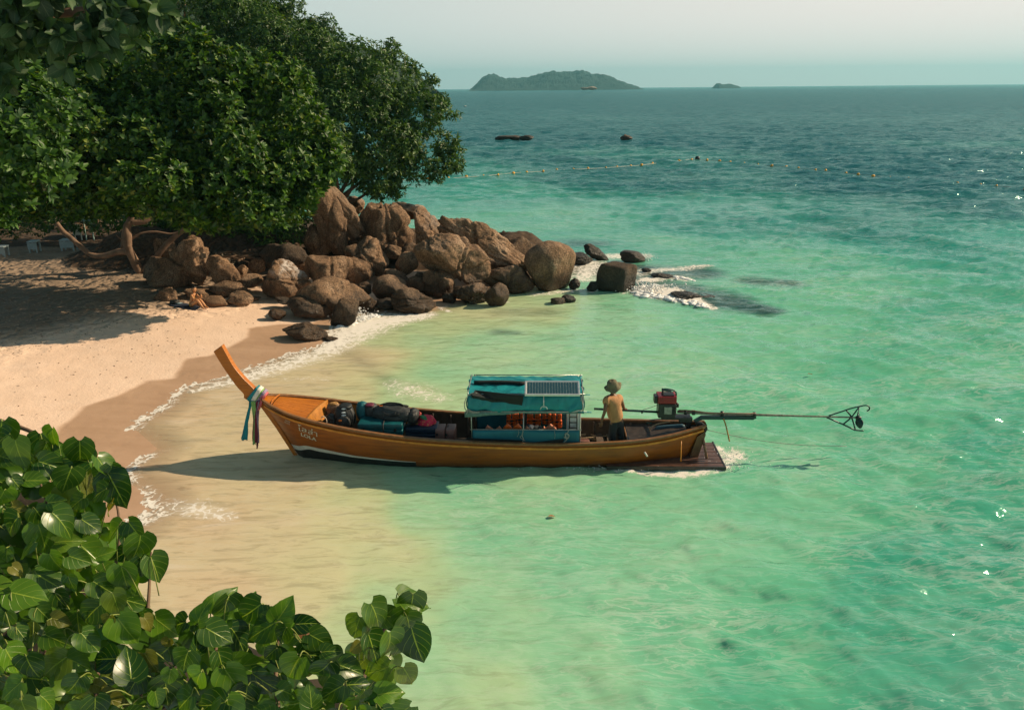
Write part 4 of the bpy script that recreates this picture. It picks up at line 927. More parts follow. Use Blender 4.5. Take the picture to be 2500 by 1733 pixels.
# ------------------------------------------------------------------ the long-tail boat
BA = G(672, 1022); BB = G(1600, 1027); bd = (BB-BA)/np.linalg.norm(BB-BA); bn = np.array([-bd[1], bd[0], 0.]); BYAW = math.atan2(bd[1], bd[0])
def L2W(u, v, z): return BA+bd*u+bn*v+np.array([0, 0, z])
def BU(p, v=0.0):                                  # photograph point on the fore-and-aft plane at offset v -> (u,z)
    r_ = ray(*p); t_ = ((BA+bn*v-CP)@bn)/(r_@bn); Q = CP+t_*r_; return np.array([(Q-BA)@bd, Q[2]])
def BV(p, z):                                      # photograph point at height z -> (u,v)
    Q = G(p[0], p[1], z); return np.array([(Q-BA)@bd, (Q-BA)@bn])
us = [-.75, -.6, -.3, 0, .5, 1, 1.5, 2, 3, 4, 5, 6, 7, 7.5, 8, 8.5, 9, 9.3]
fb = spl(us, [.06, .20, .39, .52, .645, .71, .76, .79, .815, .80, .78, .74, .66, .61, .52, .39, .21, .10])
fs = spl(us, [1.46, 1.40, 1.32, 1.24, 1.135, 1.04, .96, .89, .78, .71, .665, .635, .635, .645, .67, .715, .78, .83])
def fk(u): return np.maximum.reduce([np.full_like(u, -.28), -(u+.0)/.535, (u-8.93)*2.1])
def hull(u, q, off=0.0):                           # q 0 keel .. 1 sheer; returns half width, height
    u = np.asarray(u, float); k = np.minimum(fk(u), fs(u)-.02); s_ = fs(u); b = fb(u)
    vee = sstep(2.6, -.2, u)+sstep(6.8, 9.2, u)*.75
    p = .42+.50*vee
    w = b*(1-(1-np.clip(q, 0, 1))**(1.9-.7*vee))**p
    return np.maximum(w+off, .012), k+(s_-k)*q
boat = empty('longtail_boat', tuple(BA), BYAW, label='orange-brown wooden long-tail boat with a raised prow and turquoise canopy, afloat off the beach', cat='boat')
t = NT('varnished_wood'); c = t.coord('Object'); c2 = t.coord('Object', (1, 6, 14))
nz_ = t.noise(1.6, 5, .6, c2); sc_ = t.noise(2.2, 6, .7, c)
colr = t.ramp(nz_, [(.3, (.36, .105, .006, 1)), (.7, (.52, .16, .010, 1))])
colr = t.mix(t.mr(sc_, .58, .75, 0, .6), colr, (.16, .07, .018, 1))
t.set(Base_Color=colr, Roughness=.38, Normal=t.bump(nz_, .15, .01)); M_VAR = t.m
t = NT('hull_paint'); c = t.coord('Object'); c2 = t.coord('Object', (.8, 4, 10))
sp = t.node('ShaderNodeSeparateXYZ'); t.l.new(t.coord('Object'), sp.inputs[0])
nz_ = t.noise(1.3, 6, .65, c2); sc_ = t.noise(1.5, 7, .72, t.coord('Object', (1, 1, 2.5)))
colr = t.ramp(nz_, [(.3, (.20, .050, .005, 1)), (.7, (.38, .105, .007, 1))])
colr = t.mix(t.mr(sc_, .50, .72, 0, .65), colr, (.105, .05, .016, 1))
low = t.mr(t.math('ADD', sp.outputs[2], t.math('MULTIPLY', t.math('SUBTRACT', sc_, .5), .25)), .02, .17, 1, 0)
colr = t.mix(t.math('MULTIPLY', low, .85), colr, (.030, .022, .014, 1))
t.set(Base_Color=colr, Roughness=t.mr(low, 0, 1, .45, .25), Normal=t.bump(t.math('ADD', nz_, sc_), .3, .012)); M_HULL = t.m
M_RAIL = plain('rail_wood', (.19, .085, .028, 1), .5, .35, 9, bump=.2)
M_YEL = plain('yellow_rub_rail', (.56, .20, .016, 1), .45, .30, 5, bump=.15)
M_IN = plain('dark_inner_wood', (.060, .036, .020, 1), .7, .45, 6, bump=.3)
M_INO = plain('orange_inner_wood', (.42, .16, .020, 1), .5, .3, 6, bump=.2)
M_WHT = plain('white_paint', (.62, .60, .52, 1), .5, .15, 12)
M_BLK = plain('black_paint', (.012, .014, .014, 1), .45, .3, 10)
M_DW = plain('worn_grey_wood', (.10, .070, .050, 1), .75, .4, 7, bump=.3)
M_TEAL = None
def cloth(name, c, bscale=3, strength=.5, rough=.7):
    t = NT(name); cc = t.coord('Object', (1, 1, .45)); f = t.noise(bscale, 4, .55, cc, 1.5); g_ = t.noise(40, 2, .5, t.coord('Object'))
    t.set(Base_Color=t.ramp(f, [(.3, tuple(x*.8 for x in c[:3])+(1,)), (.7, tuple(min(1, x*1.15) for x in c[:3])+(1,))]), Roughness=rough, Normal=t.bump(f, strength, .03)); return t.m
M_TEAL = cloth('turquoise_tarp', (.002, .215, .24, 1), 3.0, .9, .5)
M_TEAL2 = cloth('dark_turquoise_tarp', (.002, .12, .16, 1), 2, .35, .6)
NU = 90; uu = -.75+(9.3+.75)*np.linspace(0, 1, NU); NQ = 16; qq = np.linspace(0, 1, NQ)
def shell(name, uu, qq, off, mat, dz=0.0):
    U, Q = np.meshgrid(uu, qq, indexing='ij'); W, Zh = hull(U, Q, off)
    Zh = Zh+dz*(1-Q)
    nearS = np.stack([U, -W, Zh], -1); farS = np.stack([U, W, Zh], -1)[:, ::-1]
    V = np.concatenate([nearS[:, ::-1], farS[:, ::-1]], 1)
    return V
V = shell('hull', uu, qq, 0.0, M_HULL); n1, n2_ = V.shape[:2]
Vf = V.reshape(-1, 3); F = gridF(n1, n2_)
# close the stern and bow
o = obj('hull', Vf, [tuple(f) for f in F.tolist()]+[tuple(range((n1-1)*n2_, n1*n2_)), tuple(range(n2_))[::-1]], M_HULL, boat, True)
ui = np.linspace(-.2, 8.55, 80)
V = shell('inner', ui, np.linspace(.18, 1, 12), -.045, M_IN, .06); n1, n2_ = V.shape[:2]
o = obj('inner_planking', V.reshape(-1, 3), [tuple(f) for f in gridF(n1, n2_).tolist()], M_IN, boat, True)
def along(us_, q, off, side, dz=0):
    W, Zh = hull(us_, np.full_like(us_, q), off); return np.stack([us_, side*W, Zh+dz], -1)
def ribbon_rail(name, us_, q0, off, side, h, w, mat, dz=0.0):
    c0 = along(us_, q0, off, side, dz); n = len(us_); V = []; F = []
    for i in range(n):
        for a, b in ((0, 0), (w, 0), (w, h), (0, h)): V.append(c0[i]+np.array([0, side*a, b]))
    for i in range(n-1):
        for j in range(4): F.append((i*4+j, i*4+(j+1) % 4, (i+1)*4+(j+1) % 4, (i+1)*4+j))
    F += [(3, 2, 1, 0), tuple(range((n-1)*4, n*4))]
    mb = MB(); mb.V = [tuple(v) for v in V]; mb.F = F; o = mb.build(name, mat, boat, False); m = o.modifiers.new('b', 'BEVEL'); m.width = .006; m.segments = 1; return o
ug = np.linspace(-.72, 9.28, 100)
for sd_ in (-1, 1):
    ribbon_rail('gunwale', ug, 1.0, -.055, sd_, .045, .09, M_RAIL, -.012)
    ribbon_rail('rub_rail', np.linspace(-.60, 9.22, 100), 1.0, -.004, sd_, .05, .038, M_YEL, -.115)
def seat2(p):                                      # photograph point on the near side of the hull
    v_ = -.5
    for _ in range(10):
        u_, z_ = BU(p, v_); ua = np.array([u_]); k = float(fk(ua)[0]); q = np.clip((z_-k)/(float(fs(ua)[0])-k), 0, 1); v_ = -float(hull(ua, np.array([q]))[0][0])
    return np.array([u_, z_])
STR = [[seat2(w1(*p)) for p in [(752, 866), (870, 875), (1000, 902), (1250, 955), (1500, 985), (1760, 1008)]], [seat2(w1(*p)) for p in [(785, 902), (900, 904), (1000, 927), (1250, 969), (1500, 994), (1765, 1012)]]]

# white boot stripe, broad at the bow and vanishing aft, dark paint below
for sd_ in (-1, 1):
    tp_ = np.array(STR[0]); bt_ = np.array(STR[1]); su = np.linspace(tp_[0, 0]+.02, tp_[-1, 0], 40); zt = np.interp(su, tp_[:, 0], tp_[:, 1]); zb = np.interp(su, bt_[:, 0], bt_[:, 1])
    def atz(u, z, off): k = np.minimum(fk(u), fs(u)-.02); q = np.clip((z-k)/(fs(u)-k), 0, 1); W, Zh = hull(u, q, off); return np.stack([u, sd_*W, Zh], -1)
    P0, P1_ = atz(su, zt, .004), atz(su, zb, .004); P2_ = atz(su, zb, .0035); P3 = atz(su, np.full_like(su, -.25), .0035)
    V = np.stack([P0, P1_], 1).reshape(-1, 3); F = gridF(40, 2)
    obj('boot_stripe', V, F if sd_ < 0 else F[:, ::-1], M_WHT, boat, True)
    rows = [atz(su, zb-.001-(zb+.30)*k_/7, .0035) for k_ in range(8)]
    V = np.stack(rows, 1).reshape(-1, 3); obj('bottom_paint', V, gridF(40, 8), M_BLK, boat, True)
# ribs
for i, u in enumerate(np.arange(.95, 8.3, .42)):
    for sd_ in (-1, 1):
        q = np.linspace(.25, .97, 6); W, Zh = hull(np.full(6, u), q, -.075); MB().tube(np.stack([np.full(6, u), sd_*W, Zh], -1), .028, 4).build('rib', M_DW, boat)
# sunlit inner side under the far rail by the bow, painted brighter orange
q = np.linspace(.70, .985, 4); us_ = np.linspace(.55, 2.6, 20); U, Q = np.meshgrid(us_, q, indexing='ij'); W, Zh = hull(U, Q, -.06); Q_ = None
obj('lit_inner_strip', np.stack([U, W, Zh], -1).reshape(-1, 3), gridF(20, 4), M_INO, boat, True)
# floor boards
for j, v0 in enumerate(np.linspace(-.48, .48, 7)):
    for k, (a, b) in enumerate(((1.3, 3.1), (3.11, 5.6), (5.61, 7.5))):
        hw = .062; mb = MB(); lim = min(abs(float(hull(np.array([a+.2]), np.array([.42]))[0][0])), abs(float(hull(np.array([b-.1]), np.array([.42]))[0][0])))
        def wz(u, z):
            ua = np.array([u]); k_ = float(fk(ua)[0]); return float(hull(ua, np.array([(z-k_)/(float(fs(ua)[0])-k_)]))[0][0])
        if abs(v0)+.075 > min(wz(a, .11), wz(b, .11))-.03: continue
        mb.box(((a+b)/2, v0, .135+.004*((j+k) % 3)), (b-a, .135, .03)); mb.build('floor_board', M_DW, boat, bev=.004)
# foredeck planks
c1 = (-.42, .60)
npl = 8
def deckz(u, v): return fs(u)-.015+.03*(1-(v/np.maximum(fb(u), .05))**2)
for j in range(npl):
    f0, f1 = -1+2*j/npl, -1+2*(j+1)/npl
    us_ = np.linspace(-.40, .50, 14); bw = fb(us_)-.06
    g0 = .006; V = []
    for u_, b_ in zip(us_, bw):
        cut = max(0, 0)
        for vv in (f0*b_+g0/2, f1*b_-g0/2):
            zz = float(deckz(np.array(u_), vv)); V += [(u_+.10*(1-abs(vv/b_))*0+.16*(vv/.65 if vv > 0 else vv/.65)*sstep(-.4, .5, u_)*.6, vv, zz), (u_+.16*(vv/.65)*sstep(-.4, .5, u_)*.6, vv, zz-.03)]
    F = []
    for i in range(13):
        a = i*4; b = a+4; F += [(a, a+2, b+2, b), (a+1, b+1, b+3, a+3), (a, b, b+1, a+1), (a+2, a+3, b+3, b+2)]
    F += [(0, 1, 3, 2), (52, 54, 55, 53)]
    mb = MB(); mb.V = V; mb.F = F; mb.build('deck_plank', M_VAR, boat)
# breasthook in front of the planks and the cap arc
us_ = np.linspace(-.74, -.41, 8); V = []; 
for u_ in us_:
    b_ = max(float(fb(u_))-.02, .01)
    for f_ in (-1, -.5, 0, .5, 1): V.append((u_, f_*b_, float(deckz(np.array(u_), f_*b_))+.012))
obj('breasthook', V, gridF(8, 5)[:, ::-1], M_VAR, boat, True)
arc = [(-.40+.10*(1-(v_/.30)**2)*-.6, v_, float(fs(-.4))+.035) for v_ in np.linspace(-.27, .30, 11)]
MB().tube(arc, .016, 6).build('deck_trim', M_VAR, boat, True)
# curved coaming at the after edge of the foredeck
V = []; F = []
n = 17
for i, v_ in enumerate(np.linspace(-.60, .62, n)):
    u_ = .50+.095*v_/.65+.10*(1-(v_/.62)**2)*0; zt = float(fs(.5))+.05*(1-(v_/.62)**2); bulge = .10*(1-(v_/.62)**2)
    for du, dz in ((0, 0), (.03, 0), (.05+bulge, -.30), (.02+bulge, -.30)): V.append((u_+du, v_*(1 if dz == 0 else .72), zt+dz))
for i in range(n-1):
    for j in range(4): F.append((i*4+j, i*4+(j+1) % 4, (i+1)*4+(j+1) % 4, (i+1)*4+j))
F += [(0, 1, 2, 3), (n*4-1, n*4-2, n*4-3, n*4-4)]
mb = MB(); mb.V = V; mb.F = F; mb.build('coaming', M_INO, boat)
# prow board
front = [(137, 122), (200, 225), (270, 330), (330, 410), (378, 462), (383, 495), (425, 515)]; back = [(203, 74), (250, 160), (300, 245), (370, 330), (425, 385), (480, 440), (545, 500)]
fr_ = cr([BU(w1(*p), -.06) for p in front], 5); bk_ = cr([BU(w1(*p), -.06) for p in back], 5)
mb = MB(); n = len(fr_); V = []; F = []
for i in range(n):
    th = .075 if i > 0 else .075
    V += [(fr_[i][0], -th, fr_[i][1]), (bk_[i][0], -th, bk_[i][1]), (bk_[i][0], th, bk_[i][1]), (fr_[i][0], th, fr_[i][1])]
for i in range(n-1):
    for j in range(4): F.append((i*4+j, i*4+(j+1) % 4, (i+1)*4+(j+1) % 4, (i+1)*4+j))
F += [(3, 2, 1, 0), tuple(range((n-1)*4, n*4))]
mb.V = V; mb.F = F; o = mb.build('prow', M_VAR, boat, bev=.008)
stem = [(-.90, 1.36), (-.74, 1.44), (-.70, 1.36), (-.37, .72), (-.02, .0), (.10, -.25), (.0, -.3), (-.10, -.02), (-.46, .70), (-.80, 1.30)]
MB().prism(stem, -.035, .035).build('stem_post', M_VAR, boat, bev=.008)
# cloth bands round the prow
M_SASH = {'turquoise': cloth('turquoise_cloth', (.0, .22, .26, 1), 8), 'green': cloth('green_cloth', (.22, .42, .12, 1), 8), 'white': cloth('white_cloth', (.70, .68, .60, 1), 8), 'pink': cloth('pink_cloth', (.55, .12, .14, 1), 8), 'maroon': cloth('maroon_cloth', (.14, .012, .030, 1), 8), 'lilac': cloth('lilac_cloth', (.30, .22, .33, 1), 8)}
def sash(p0, p1, hw, colour, pad):                 # ring round the board between two profile points
    a, b = BU(w1(*p0), -.08), BU(w1(*p1), -.08); dr = (b-a)/np.linalg.norm(b-a); nr = np.array([-dr[1], dr[0]])*hw
    ring = []
    a2, b2 = a-dr*pad, b+dr*pad
    for f_ in np.linspace(0, 1, 6): ring.append((a2*(1-f_)+b2*f_, -.088-pad*.8-.012*math.sin(f_*math.pi)))
    for f_ in np.linspace(1, 0, 6): ring.append((a2*(1-f_)+b2*f_, .088+pad*.8+.012*math.sin(f_*math.pi)))
    V = []
    for k, (p, v_) in enumerate(ring):
        for s_ in (-1, -.3, .4, 1): V.append((p[0]+nr[0]*s_, v_*(1+.02*(s_ > 0)), p[1]+nr[1]*s_+.004*math.sin(k*2+s_*3)))
    n = len(ring); F = [(i*4+j, i*4+j+1, ((i+1) % n)*4+j+1, ((i+1) % n)*4+j) for i in range(n) for j in range(3)]
    mb = MB(); mb.V = V; mb.F = F; o = mb.build('cloth_band', M_SASH[colour], boat, True); m = o.modifiers.new('s', 'SOLIDIFY'); m.thickness = .008
    o['label'] = colour+' cloth band tied round the prow'
sash((418, 512), (492, 425), .05, 'turquoise', .012); sash((446, 530), (505, 430), .045, 'white', .018); sash((440, 540), (520, 440), .055, 'green', .008); sash((475, 548), (540, 455), .035, 'lilac', .022); sash((490, 560), (545, 470), .045, 'pink', .014)
def streamer(pts, wid, colour, v0=-.13, ph=0, label=None):
    P = [np.array([*BU(w1(*p), v0)]) for p in pts]; P3 = cr([(p[0], v0-.01*i, p[1]) for i, p in enumerate(P)], 6); n = len(P3); W = np.interp(np.linspace(0, 1, n), np.linspace(0, 1, len(wid)), wid)
    V = []
    for i in range(n):
        for j in (-1, -.4, .2, 1): V.append((P3[i][0]+W[i]/2*j, P3[i][1]+.018*math.sin(j*3+ph+i*.25), P3[i][2]+.01*math.sin(j*5+ph)))
    mb = MB(); mb.V = V; mb.F = [tuple(f) for f in gridF(n, 4).tolist()]; o = mb.build('cloth_streamer', M_SASH[colour], boat, True); m = o.modifiers.new('s', 'SOLIDIFY'); m.thickness = .006
    o['label'] = label or 'hanging '+colour+' cloth streamer at the prow'
streamer([(440, 520), (425, 590), (405, 680), (395, 760), (388, 828)], [.03, .05, .07, .12, .14], 'turquoise', -.13, 0)
streamer([(428, 520), (420, 620), (395, 730), (378, 815)], [.03, .05, .06, .09], 'turquoise', -.12, 2)
streamer([(455, 520), (465, 600), (468, 700), (470, 800), (468, 862)], [.10, .10, .06, .06, .07], 'green', -.125, 1)
streamer([(495, 520), (488, 590), (486, 660), (488, 760), (490, 850)], [.09, .09, .09, .10, .10], 'maroon', -.14, 3)
streamer([(470, 540), (466, 640), (462, 740), (464, 835)], [.05, .06, .05, .06], 'maroon', -.115, 4)
streamer([(505, 520), (494, 600), (495, 690), (500, 790), (502, 852)], [.04, .04, .03, .03, .03], 'lilac', -.155, 0)
streamer([(490, 840), (490, 870), (486, 900)], [.05, .05, .02], 'maroon', -.15, 1)
streamer([(530, 480), (515, 545), (500, 590)], [.06, .06, .04], 'pink', -.16, 2)
# painted names on the near bow
def paint_text(s_, size, o2, right2, up2, mat, name='lettering', shear=0.0, bold=.0):
    cu = bpy.data.curves.new('t', 'FONT'); cu.body = s_; cu.size = size; cu.offset = bold; cu.shear = shear; cu.resolution_u = 3
    ob = bpy.data.objects.new('t', cu); COL.objects.link(ob); bpy.context.view_layer.update()
    me = bpy.data.meshes.new_from_object(ob.evaluated_get(bpy.context.evaluated_depsgraph_get())); bpy.data.objects.remove(ob)
    bm = bmesh.new(); bm.from_mesh(me)
    bmesh.ops.triangulate(bm, faces=bm.faces[:])
    for _k in range(2): bmesh.ops.subdivide_edges(bm, edges=[e for e in bm.edges if e.calc_length() > size*.12], cuts=1); bmesh.ops.triangulate(bm, faces=bm.faces[:])
    r2, u2 = np.array(right2), np.array(up2)
    for v in bm.verts:
        u_, z_ = np.array(o2)+r2*v.co.x+u2*v.co.y
        ua = np.array([u_]); k = min(float(fk(ua)[0]), float(fs(ua)[0])-.02); q = np.clip((z_-k)/(float(fs(ua)[0])-k), 0, 1); W, Zh = hull(ua, np.array([q]), .004)
        v.co = (u_, -float(W[0])-.008, float(Zh[0]))
    bmesh.ops.recalc_face_normals(bm, faces=bm.faces[:]); bm.to_mesh(me); bm.free(); me.materials.append(mat)
    o = bpy.data.objects.new(name, me); link(o, boat); return o
M_LET = plain('faded_white_paint', (.55, .52, .40, 1), .6, .35, 25)
wL = zm(680, 1010, 19.19)
def seat2(p):                                      # photograph point on the bow flare
    v_ = -.5
    for _ in range(8):
        u_, z_ = BU(p, v_); ua = np.array([u_]); k = float(fk(ua)[0]); q = np.clip((z_-k)/(float(fs(ua)[0])-k), 0, 1); v_ = -float(hull(ua, np.array([q]))[0][0])
    return np.array([u_, z_])
A0, A1 = seat2(wL(850, 700)), seat2(wL(1750, 1010)); dr = (A1-A0); w_ = np.linalg.norm(dr); dr /= w_
upv = seat2(wL(830, 390))-A0; upv /= np.linalg.norm(upv)
paint_text('โลล่า', w_/1.75, A0+np.array([.03, -.015]), dr, upv*.80, M_LET, bold=0)
B0, B1 = seat2(wL(1050, 990)), seat2(wL(1800, 1260)); dr2 = B1-B0; w2_ = np.linalg.norm(dr2); dr2 /= w2_
paint_text('LOLA', w2_/2.55, B0, dr2, upv*.9, M_LET, bold=.004)
C0, C1 = seat2(wL(325, 300)), seat2(wL(600, 420)); dr3 = C1-C0; w3_ = np.linalg.norm(dr3); dr3 /= w3_
paint_text('GSSS', w3_/2.5, C0, dr3, upv, M_LET); C0 = seat2(wL(280, 375)); paint_text('00070', w3_/2.6, C0, dr3, upv, M_LET)

# stern: covering boards, post and the swim platform
V = []; us_ = np.linspace(7.55, 9.3, 14)
for u_ in us_:
    b_ = float(fb(u_))-.03
    for f_ in np.linspace(-1, 1, 7): V.append((u_, f_*b_, float(fs(u_))-.05-.12*sstep(8.6, 7.6, u_)*(1-f_*f_)))
obj('stern_deck', V, gridF(14, 7)[:, ::-1], plain('dark_deck', (.055, .040, .032, 1), .55, .5, 5, bump=.3), boat, True)
MB().tube(cr([(7.52, v_, .20+.38*(1-abs(v_)/.6)**.5*0+.33) for v_ in np.linspace(-.56, .56, 7)], 3), .02, 5).build('stern_deck_edge', M_RAIL, boat, True)
V = []; F = []
for i, v_ in enumerate(np.linspace(-.58, .58, 9)):
    fl_ = .16+.36*(abs(v_)/.58)**2
    V += [(7.54, v_*.93, fl_), (7.54, v_*.93, .53), (7.57, v_*.93, .53), (7.57, v_*.93, fl_)]
for i in range(8):
    for j in range(4): F.append((i*4+j, i*4+(j+1) % 4, (i+1)*4+(j+1) % 4, (i+1)*4+j))
mb = MB(); mb.V = V; mb.F = F; mb.build('bulkhead', M_BLK, boat)
sp_ = [BU(w3(*p), 0) for p in [(910, 392), (960, 398), (1000, 425), (1005, 445), (985, 480), (925, 640), (860, 660), (880, 560), (905, 480), (935, 440)]]
MB().prism([tuple(p) for p in sp_], -.05, .05).build('stern_post', plain('tarred_wood', (.030, .022, .018, 1), .5, .4, 8), boat, bev=.01)
MB().prism([tuple(BU(w3(*p), -.03)) for p in [(860, 655), (920, 490), (980, 450), (985, 475), (925, 650)]], -.16, .16).build('transom_board', plain('brown_transom', (.14, .065, .025, 1), .5, .35, 6), boat, bev=.006)
zp = .06
q4 = [BV(w3(*p), zp) for p in [(250, 733), (1128, 733), (1065, 590), (925, 575)]]
pu0, pu1 = q4[0][0], (q4[1][0]+q4[2][0])/2; pv0 = q4[0][1]
M_PLAT = plain('wet_red_brown_deck', (.10, .052, .038, 1), .35, .45, 5, bump=.4)
nplk = 7
for j in range(nplk):
    a = -1+2*j/nplk; b = -1+2*(j+1)/nplk; hv = abs(pv0)
    mb = MB(); mb.box(((pu0+q4[1][0])/2, (a+b)/2*hv, zp), (q4[1][0]-pu0, (b-a)*hv-.012, .045)); mb.build('platform_plank', M_PLAT, boat, bev=.006)
MB().box(((pu0+q4[1][0])/2, -abs(pv0)-.02, zp-.01), (q4[1][0]-pu0, .04, .08)).box((q4[1][0]+.02, 0, zp-.01), (.04, 2*abs(pv0)+.08, .08)).build('platform_edge', plain('wet_edge', (.035, .03, .026, 1), .35, .3, 8), boat, bev=.006)
def bar(name, p0, v0, p1, v1, r, mat, n=6, parent=None):
    a, b = BU(p0, v0), BU(p1, v1); return MB().tube([(a[0], v0, a[1]), (b[0], v1, b[1])], r, n).build(name, mat, parent or boat, True)
bar('stay', w3(808, 540), -.52, w3(806, 690), -.60, .013, M_YEL)
bar('stay', w3(970, 505), -.12, w3(1002, 672), -.34, .030, plain('pale_brown_wood', (.26, .13, .07, 1), .6, .3, 8))
for x_, y_ in ((470, 560),): pass
mb = MB(); a = BU(w3(545, 632), -.66); mb.tube([(a[0]-.04, -.70, a[1]+.05), (a[0]+.02, -.72, a[1]-.04)], .022, 6).build('drain_pipe', M_WHT, boat, True)

# canopy: posts, rails, tarp, side cloth, panel
M_STEEL = plain('galvanised_tube', (.34, .36, .33, 1), .38, .25, 20, metal=.7)
vn, vf = -.62, .62
zr = BU(w2(240, 485), vn)[1]; u0c = BU(w2(235, 485), vn)[0]; u1c = BU(w2(1105, 495), vn)[0]
ze = BU(w2(650, 345), vn-.06)[1]                    # eave height
zt_ = BU(w2(450, 207), vn+.02)[1]                   # near top rail
top_far = BU(w2(450, 120), vf)[1]

um = BU(w2(652, 420), vn)[0]
for v_ in (vn, vf):
    for u_ in (u0c, um, u1c): MB().tube([(u_, v_, .40), (u_, v_, zt_ if u_ != um else ze)], .014, 6).build('canopy_post', M_STEEL, boat, True)
    MB().tube([(u0c-.03, v_, zr), (u1c+.03, v_, zr)], .013, 6).build('side_rail', M_STEEL, boat, True)
    MB().tube([(u0c-.12, v_*1.06, ze), (u1c+.14, v_*1.06, ze)], .014, 6).build('eave_rail', M_STEEL, boat, True)
    MB().tube([(u0c-.02, v_*.97, zt_+.02), (u1c+.10, v_*.97, zt_+.02)], .012, 6).build('top_rail', M_STEEL, boat, True)
for u_ in (u0c-.06, u1c+.06):
    pts = [(u_, vn*1.06, ze)]+[(u_, v_, zt_+.06*(1-(v_/.62)**2)) for v_ in np.linspace(vn*.98, vf*.98, 9)]+[(u_, vf*1.06, ze)]
    MB().tube(cr(pts, 3), .013, 6).build('hoop', M_STEEL, boat, True)
# tarp over the hoops
nu_, nv_ = 70, 40; V = []
for i in range(nu_):
    u_ = u0c-.07+(u1c-u0c+.14)*i/(nu_-1)
    for j in range(nv_):
        f_ = j/(nv_-1)*2-1; s_ = 1 if f_ > 0 else -1; a_ = abs(f_)
        if a_ < .62: v_ = f_/.62*.60; z_ = zt_+.055*(1-(v_/.6)**2)+.0
        else:
            k = (a_-.62)/.38; v_ = s_*(.60+.055*math.sin(k*math.pi/2)+.02*math.sin(k*math.pi)); z_ = zt_-(zt_-ze-.01)*k
        sag = -.035*math.sin((u_-u0c)/(u1c-u0c)*math.pi*2)**2*(a_ < .62)
        wr = vnoise(np.array([[u_*5+3*a_, a_*6+u_*2.4, s_*1.0]]))[0]*.034+vnoise(np.array([[u_*13+8*a_, a_*3, 4.4]]))[0]*.018
        if a_ >= .62: v_ += s_*wr; z_ += wr*.2
        else: z_ += wr*.8+sag
        edge_ = .03*math.sin(u_*9)*max(0, a_-.93)/.07
        V.append((u_, v_, z_+edge_))
o = obj('canopy_tarp', V, gridF(nu_, nv_)[:, ::-1], M_TEAL, boat, True); m = o.modifiers.new('s', 'SOLIDIFY'); m.thickness = .008
# end flaps of the tarp
for u_, e_ in ((u0c-.072, -1), (u1c+.072, 1)):
    V = []
    for i, z_ in enumerate(np.linspace(ze+.02, zt_+.02, 5)):
        for j, v_ in enumerate(np.linspace(-.62, .62, 14)): V.append((u_+e_*.03*math.sin(j*1.3+i), v_, z_+.045*(1-(v_/.62)**2)*(i/4)-.28*(1-i/4)*(1-abs(v_)/.62)**.5*-1))
    o = obj('end_flap', V, gridF(5, 14), M_TEAL, boat, True); m = o.modifiers.new('s', 'SOLIDIFY'); m.thickness = .006
# hanging grey-green valance below the near eave
V = []
for i in range(30):
    u_ = u0c-.14+(u1c-u0c+.22)*i/29
    d_ = .03+.10*max(0, 1-i/13)
    for k in range(3): V.append((u_, vn*1.07+.012*math.sin(i*.9+k), ze-.01-d_*k/2))
o = obj('valance', V, gridF(30, 3), cloth('grey_green_cloth', (.10, .19, .17, 1), 6), boat, True); m = o.modifiers.new('s', 'SOLIDIFY'); m.thickness = .006
# black sheets on the roof
def sheet(name, quad_px, vz, mat):                  # quad on the roof (photograph corners with their v and z)
    V = []
    for p, z_ in quad_px:
        uv_ = BV(w2(*p), z_); V.append((uv_[0], uv_[1], z_))
    o = obj(name, V, [tuple(range(len(V)))], mat, boat); m = o.modifiers.new('s', 'SOLIDIFY'); m.thickness = .012; return o
M_SHEET = plain('black_rubber_sheet', (.010, .013, .012, 1), .8, .2, 10)
sheet('black_sheet', [((262, 168), zt_+.085), ((655, 212), zt_+.075), ((640, 292), zt_-.22), ((232, 250), zt_-.14), ((238, 210), zt_+.04)], None, M_SHEET)
o = bpy.data.objects[boat.name].children[-1]
ta = BV(w2(255, 112), zt_+.06); tb_ = BV(w2(665, 118), zt_+.06)
MB().tube(cr([(ta[0], ta[1], zt_+.07), ((ta[0]+tb_[0])/2, (ta[1]+tb_[1])/2, zt_+.085), (tb_[0], tb_[1], zt_+.07)], 5), .045, 8).build('rolled_sheet', M_SHEET, boat, True)
# solar panel, tilted towards the viewer's side on its stand
zpn = zt_+.10
sa = BV(w2(668, 208), zpn); sb = BV(w2(1100, 208), zpn); sc1 = BV(w2(675, 104), zpn+.14); 
ul, ur, vN, vF = sa[0], sb[0], sa[1], sc1[1]
pn = empty('solar_panel', (ul, vN, zpn)); pn.parent = boat
wd_, dp_ = ur-ul, math.hypot(vF-vN, .14); tl_ = math.atan2(.14, vF-vN); pn.rotation_euler = (tl_, 0, 0)
MB().box((wd_/2, dp_/2, 0), (wd_, dp_, .03)).build('backing', M_WHT, pn)
M_ALU = plain('aluminium', (.62, .63, .62, 1), .35, .1, 20, metal=.6)
for c_, d_ in (((wd_/2, 0, .003), (wd_+.03, .035, .045)), ((wd_/2, dp_, .003), (wd_+.03, .035, .045)), ((0, dp_/2, .0035), (.035, dp_-.035, .046)), ((wd_, dp_/2, .0035), (.035, dp_-.035, .046))):
    MB().box(c_, d_).build('frame', M_ALU, pn, bev=.004)
cellm = raw('cell', *(lambda w, d: ([(0, 0, 0), (w, 0, 0), (w, d, 0), (0, d, 0), (0, 0, .003), (w, 0, .003), (w, d, .003), (0, d, .003)], [(4, 5, 6, 7), (0, 1, 5, 4), (1, 2, 6, 5), (2, 3, 7, 6), (3, 0, 4, 7)]))((wd_-.06)/18-.008, (dp_-.06)/6-.005), plain('solar_cell', (.022, .075, .095, 1), .3, .3, 3))
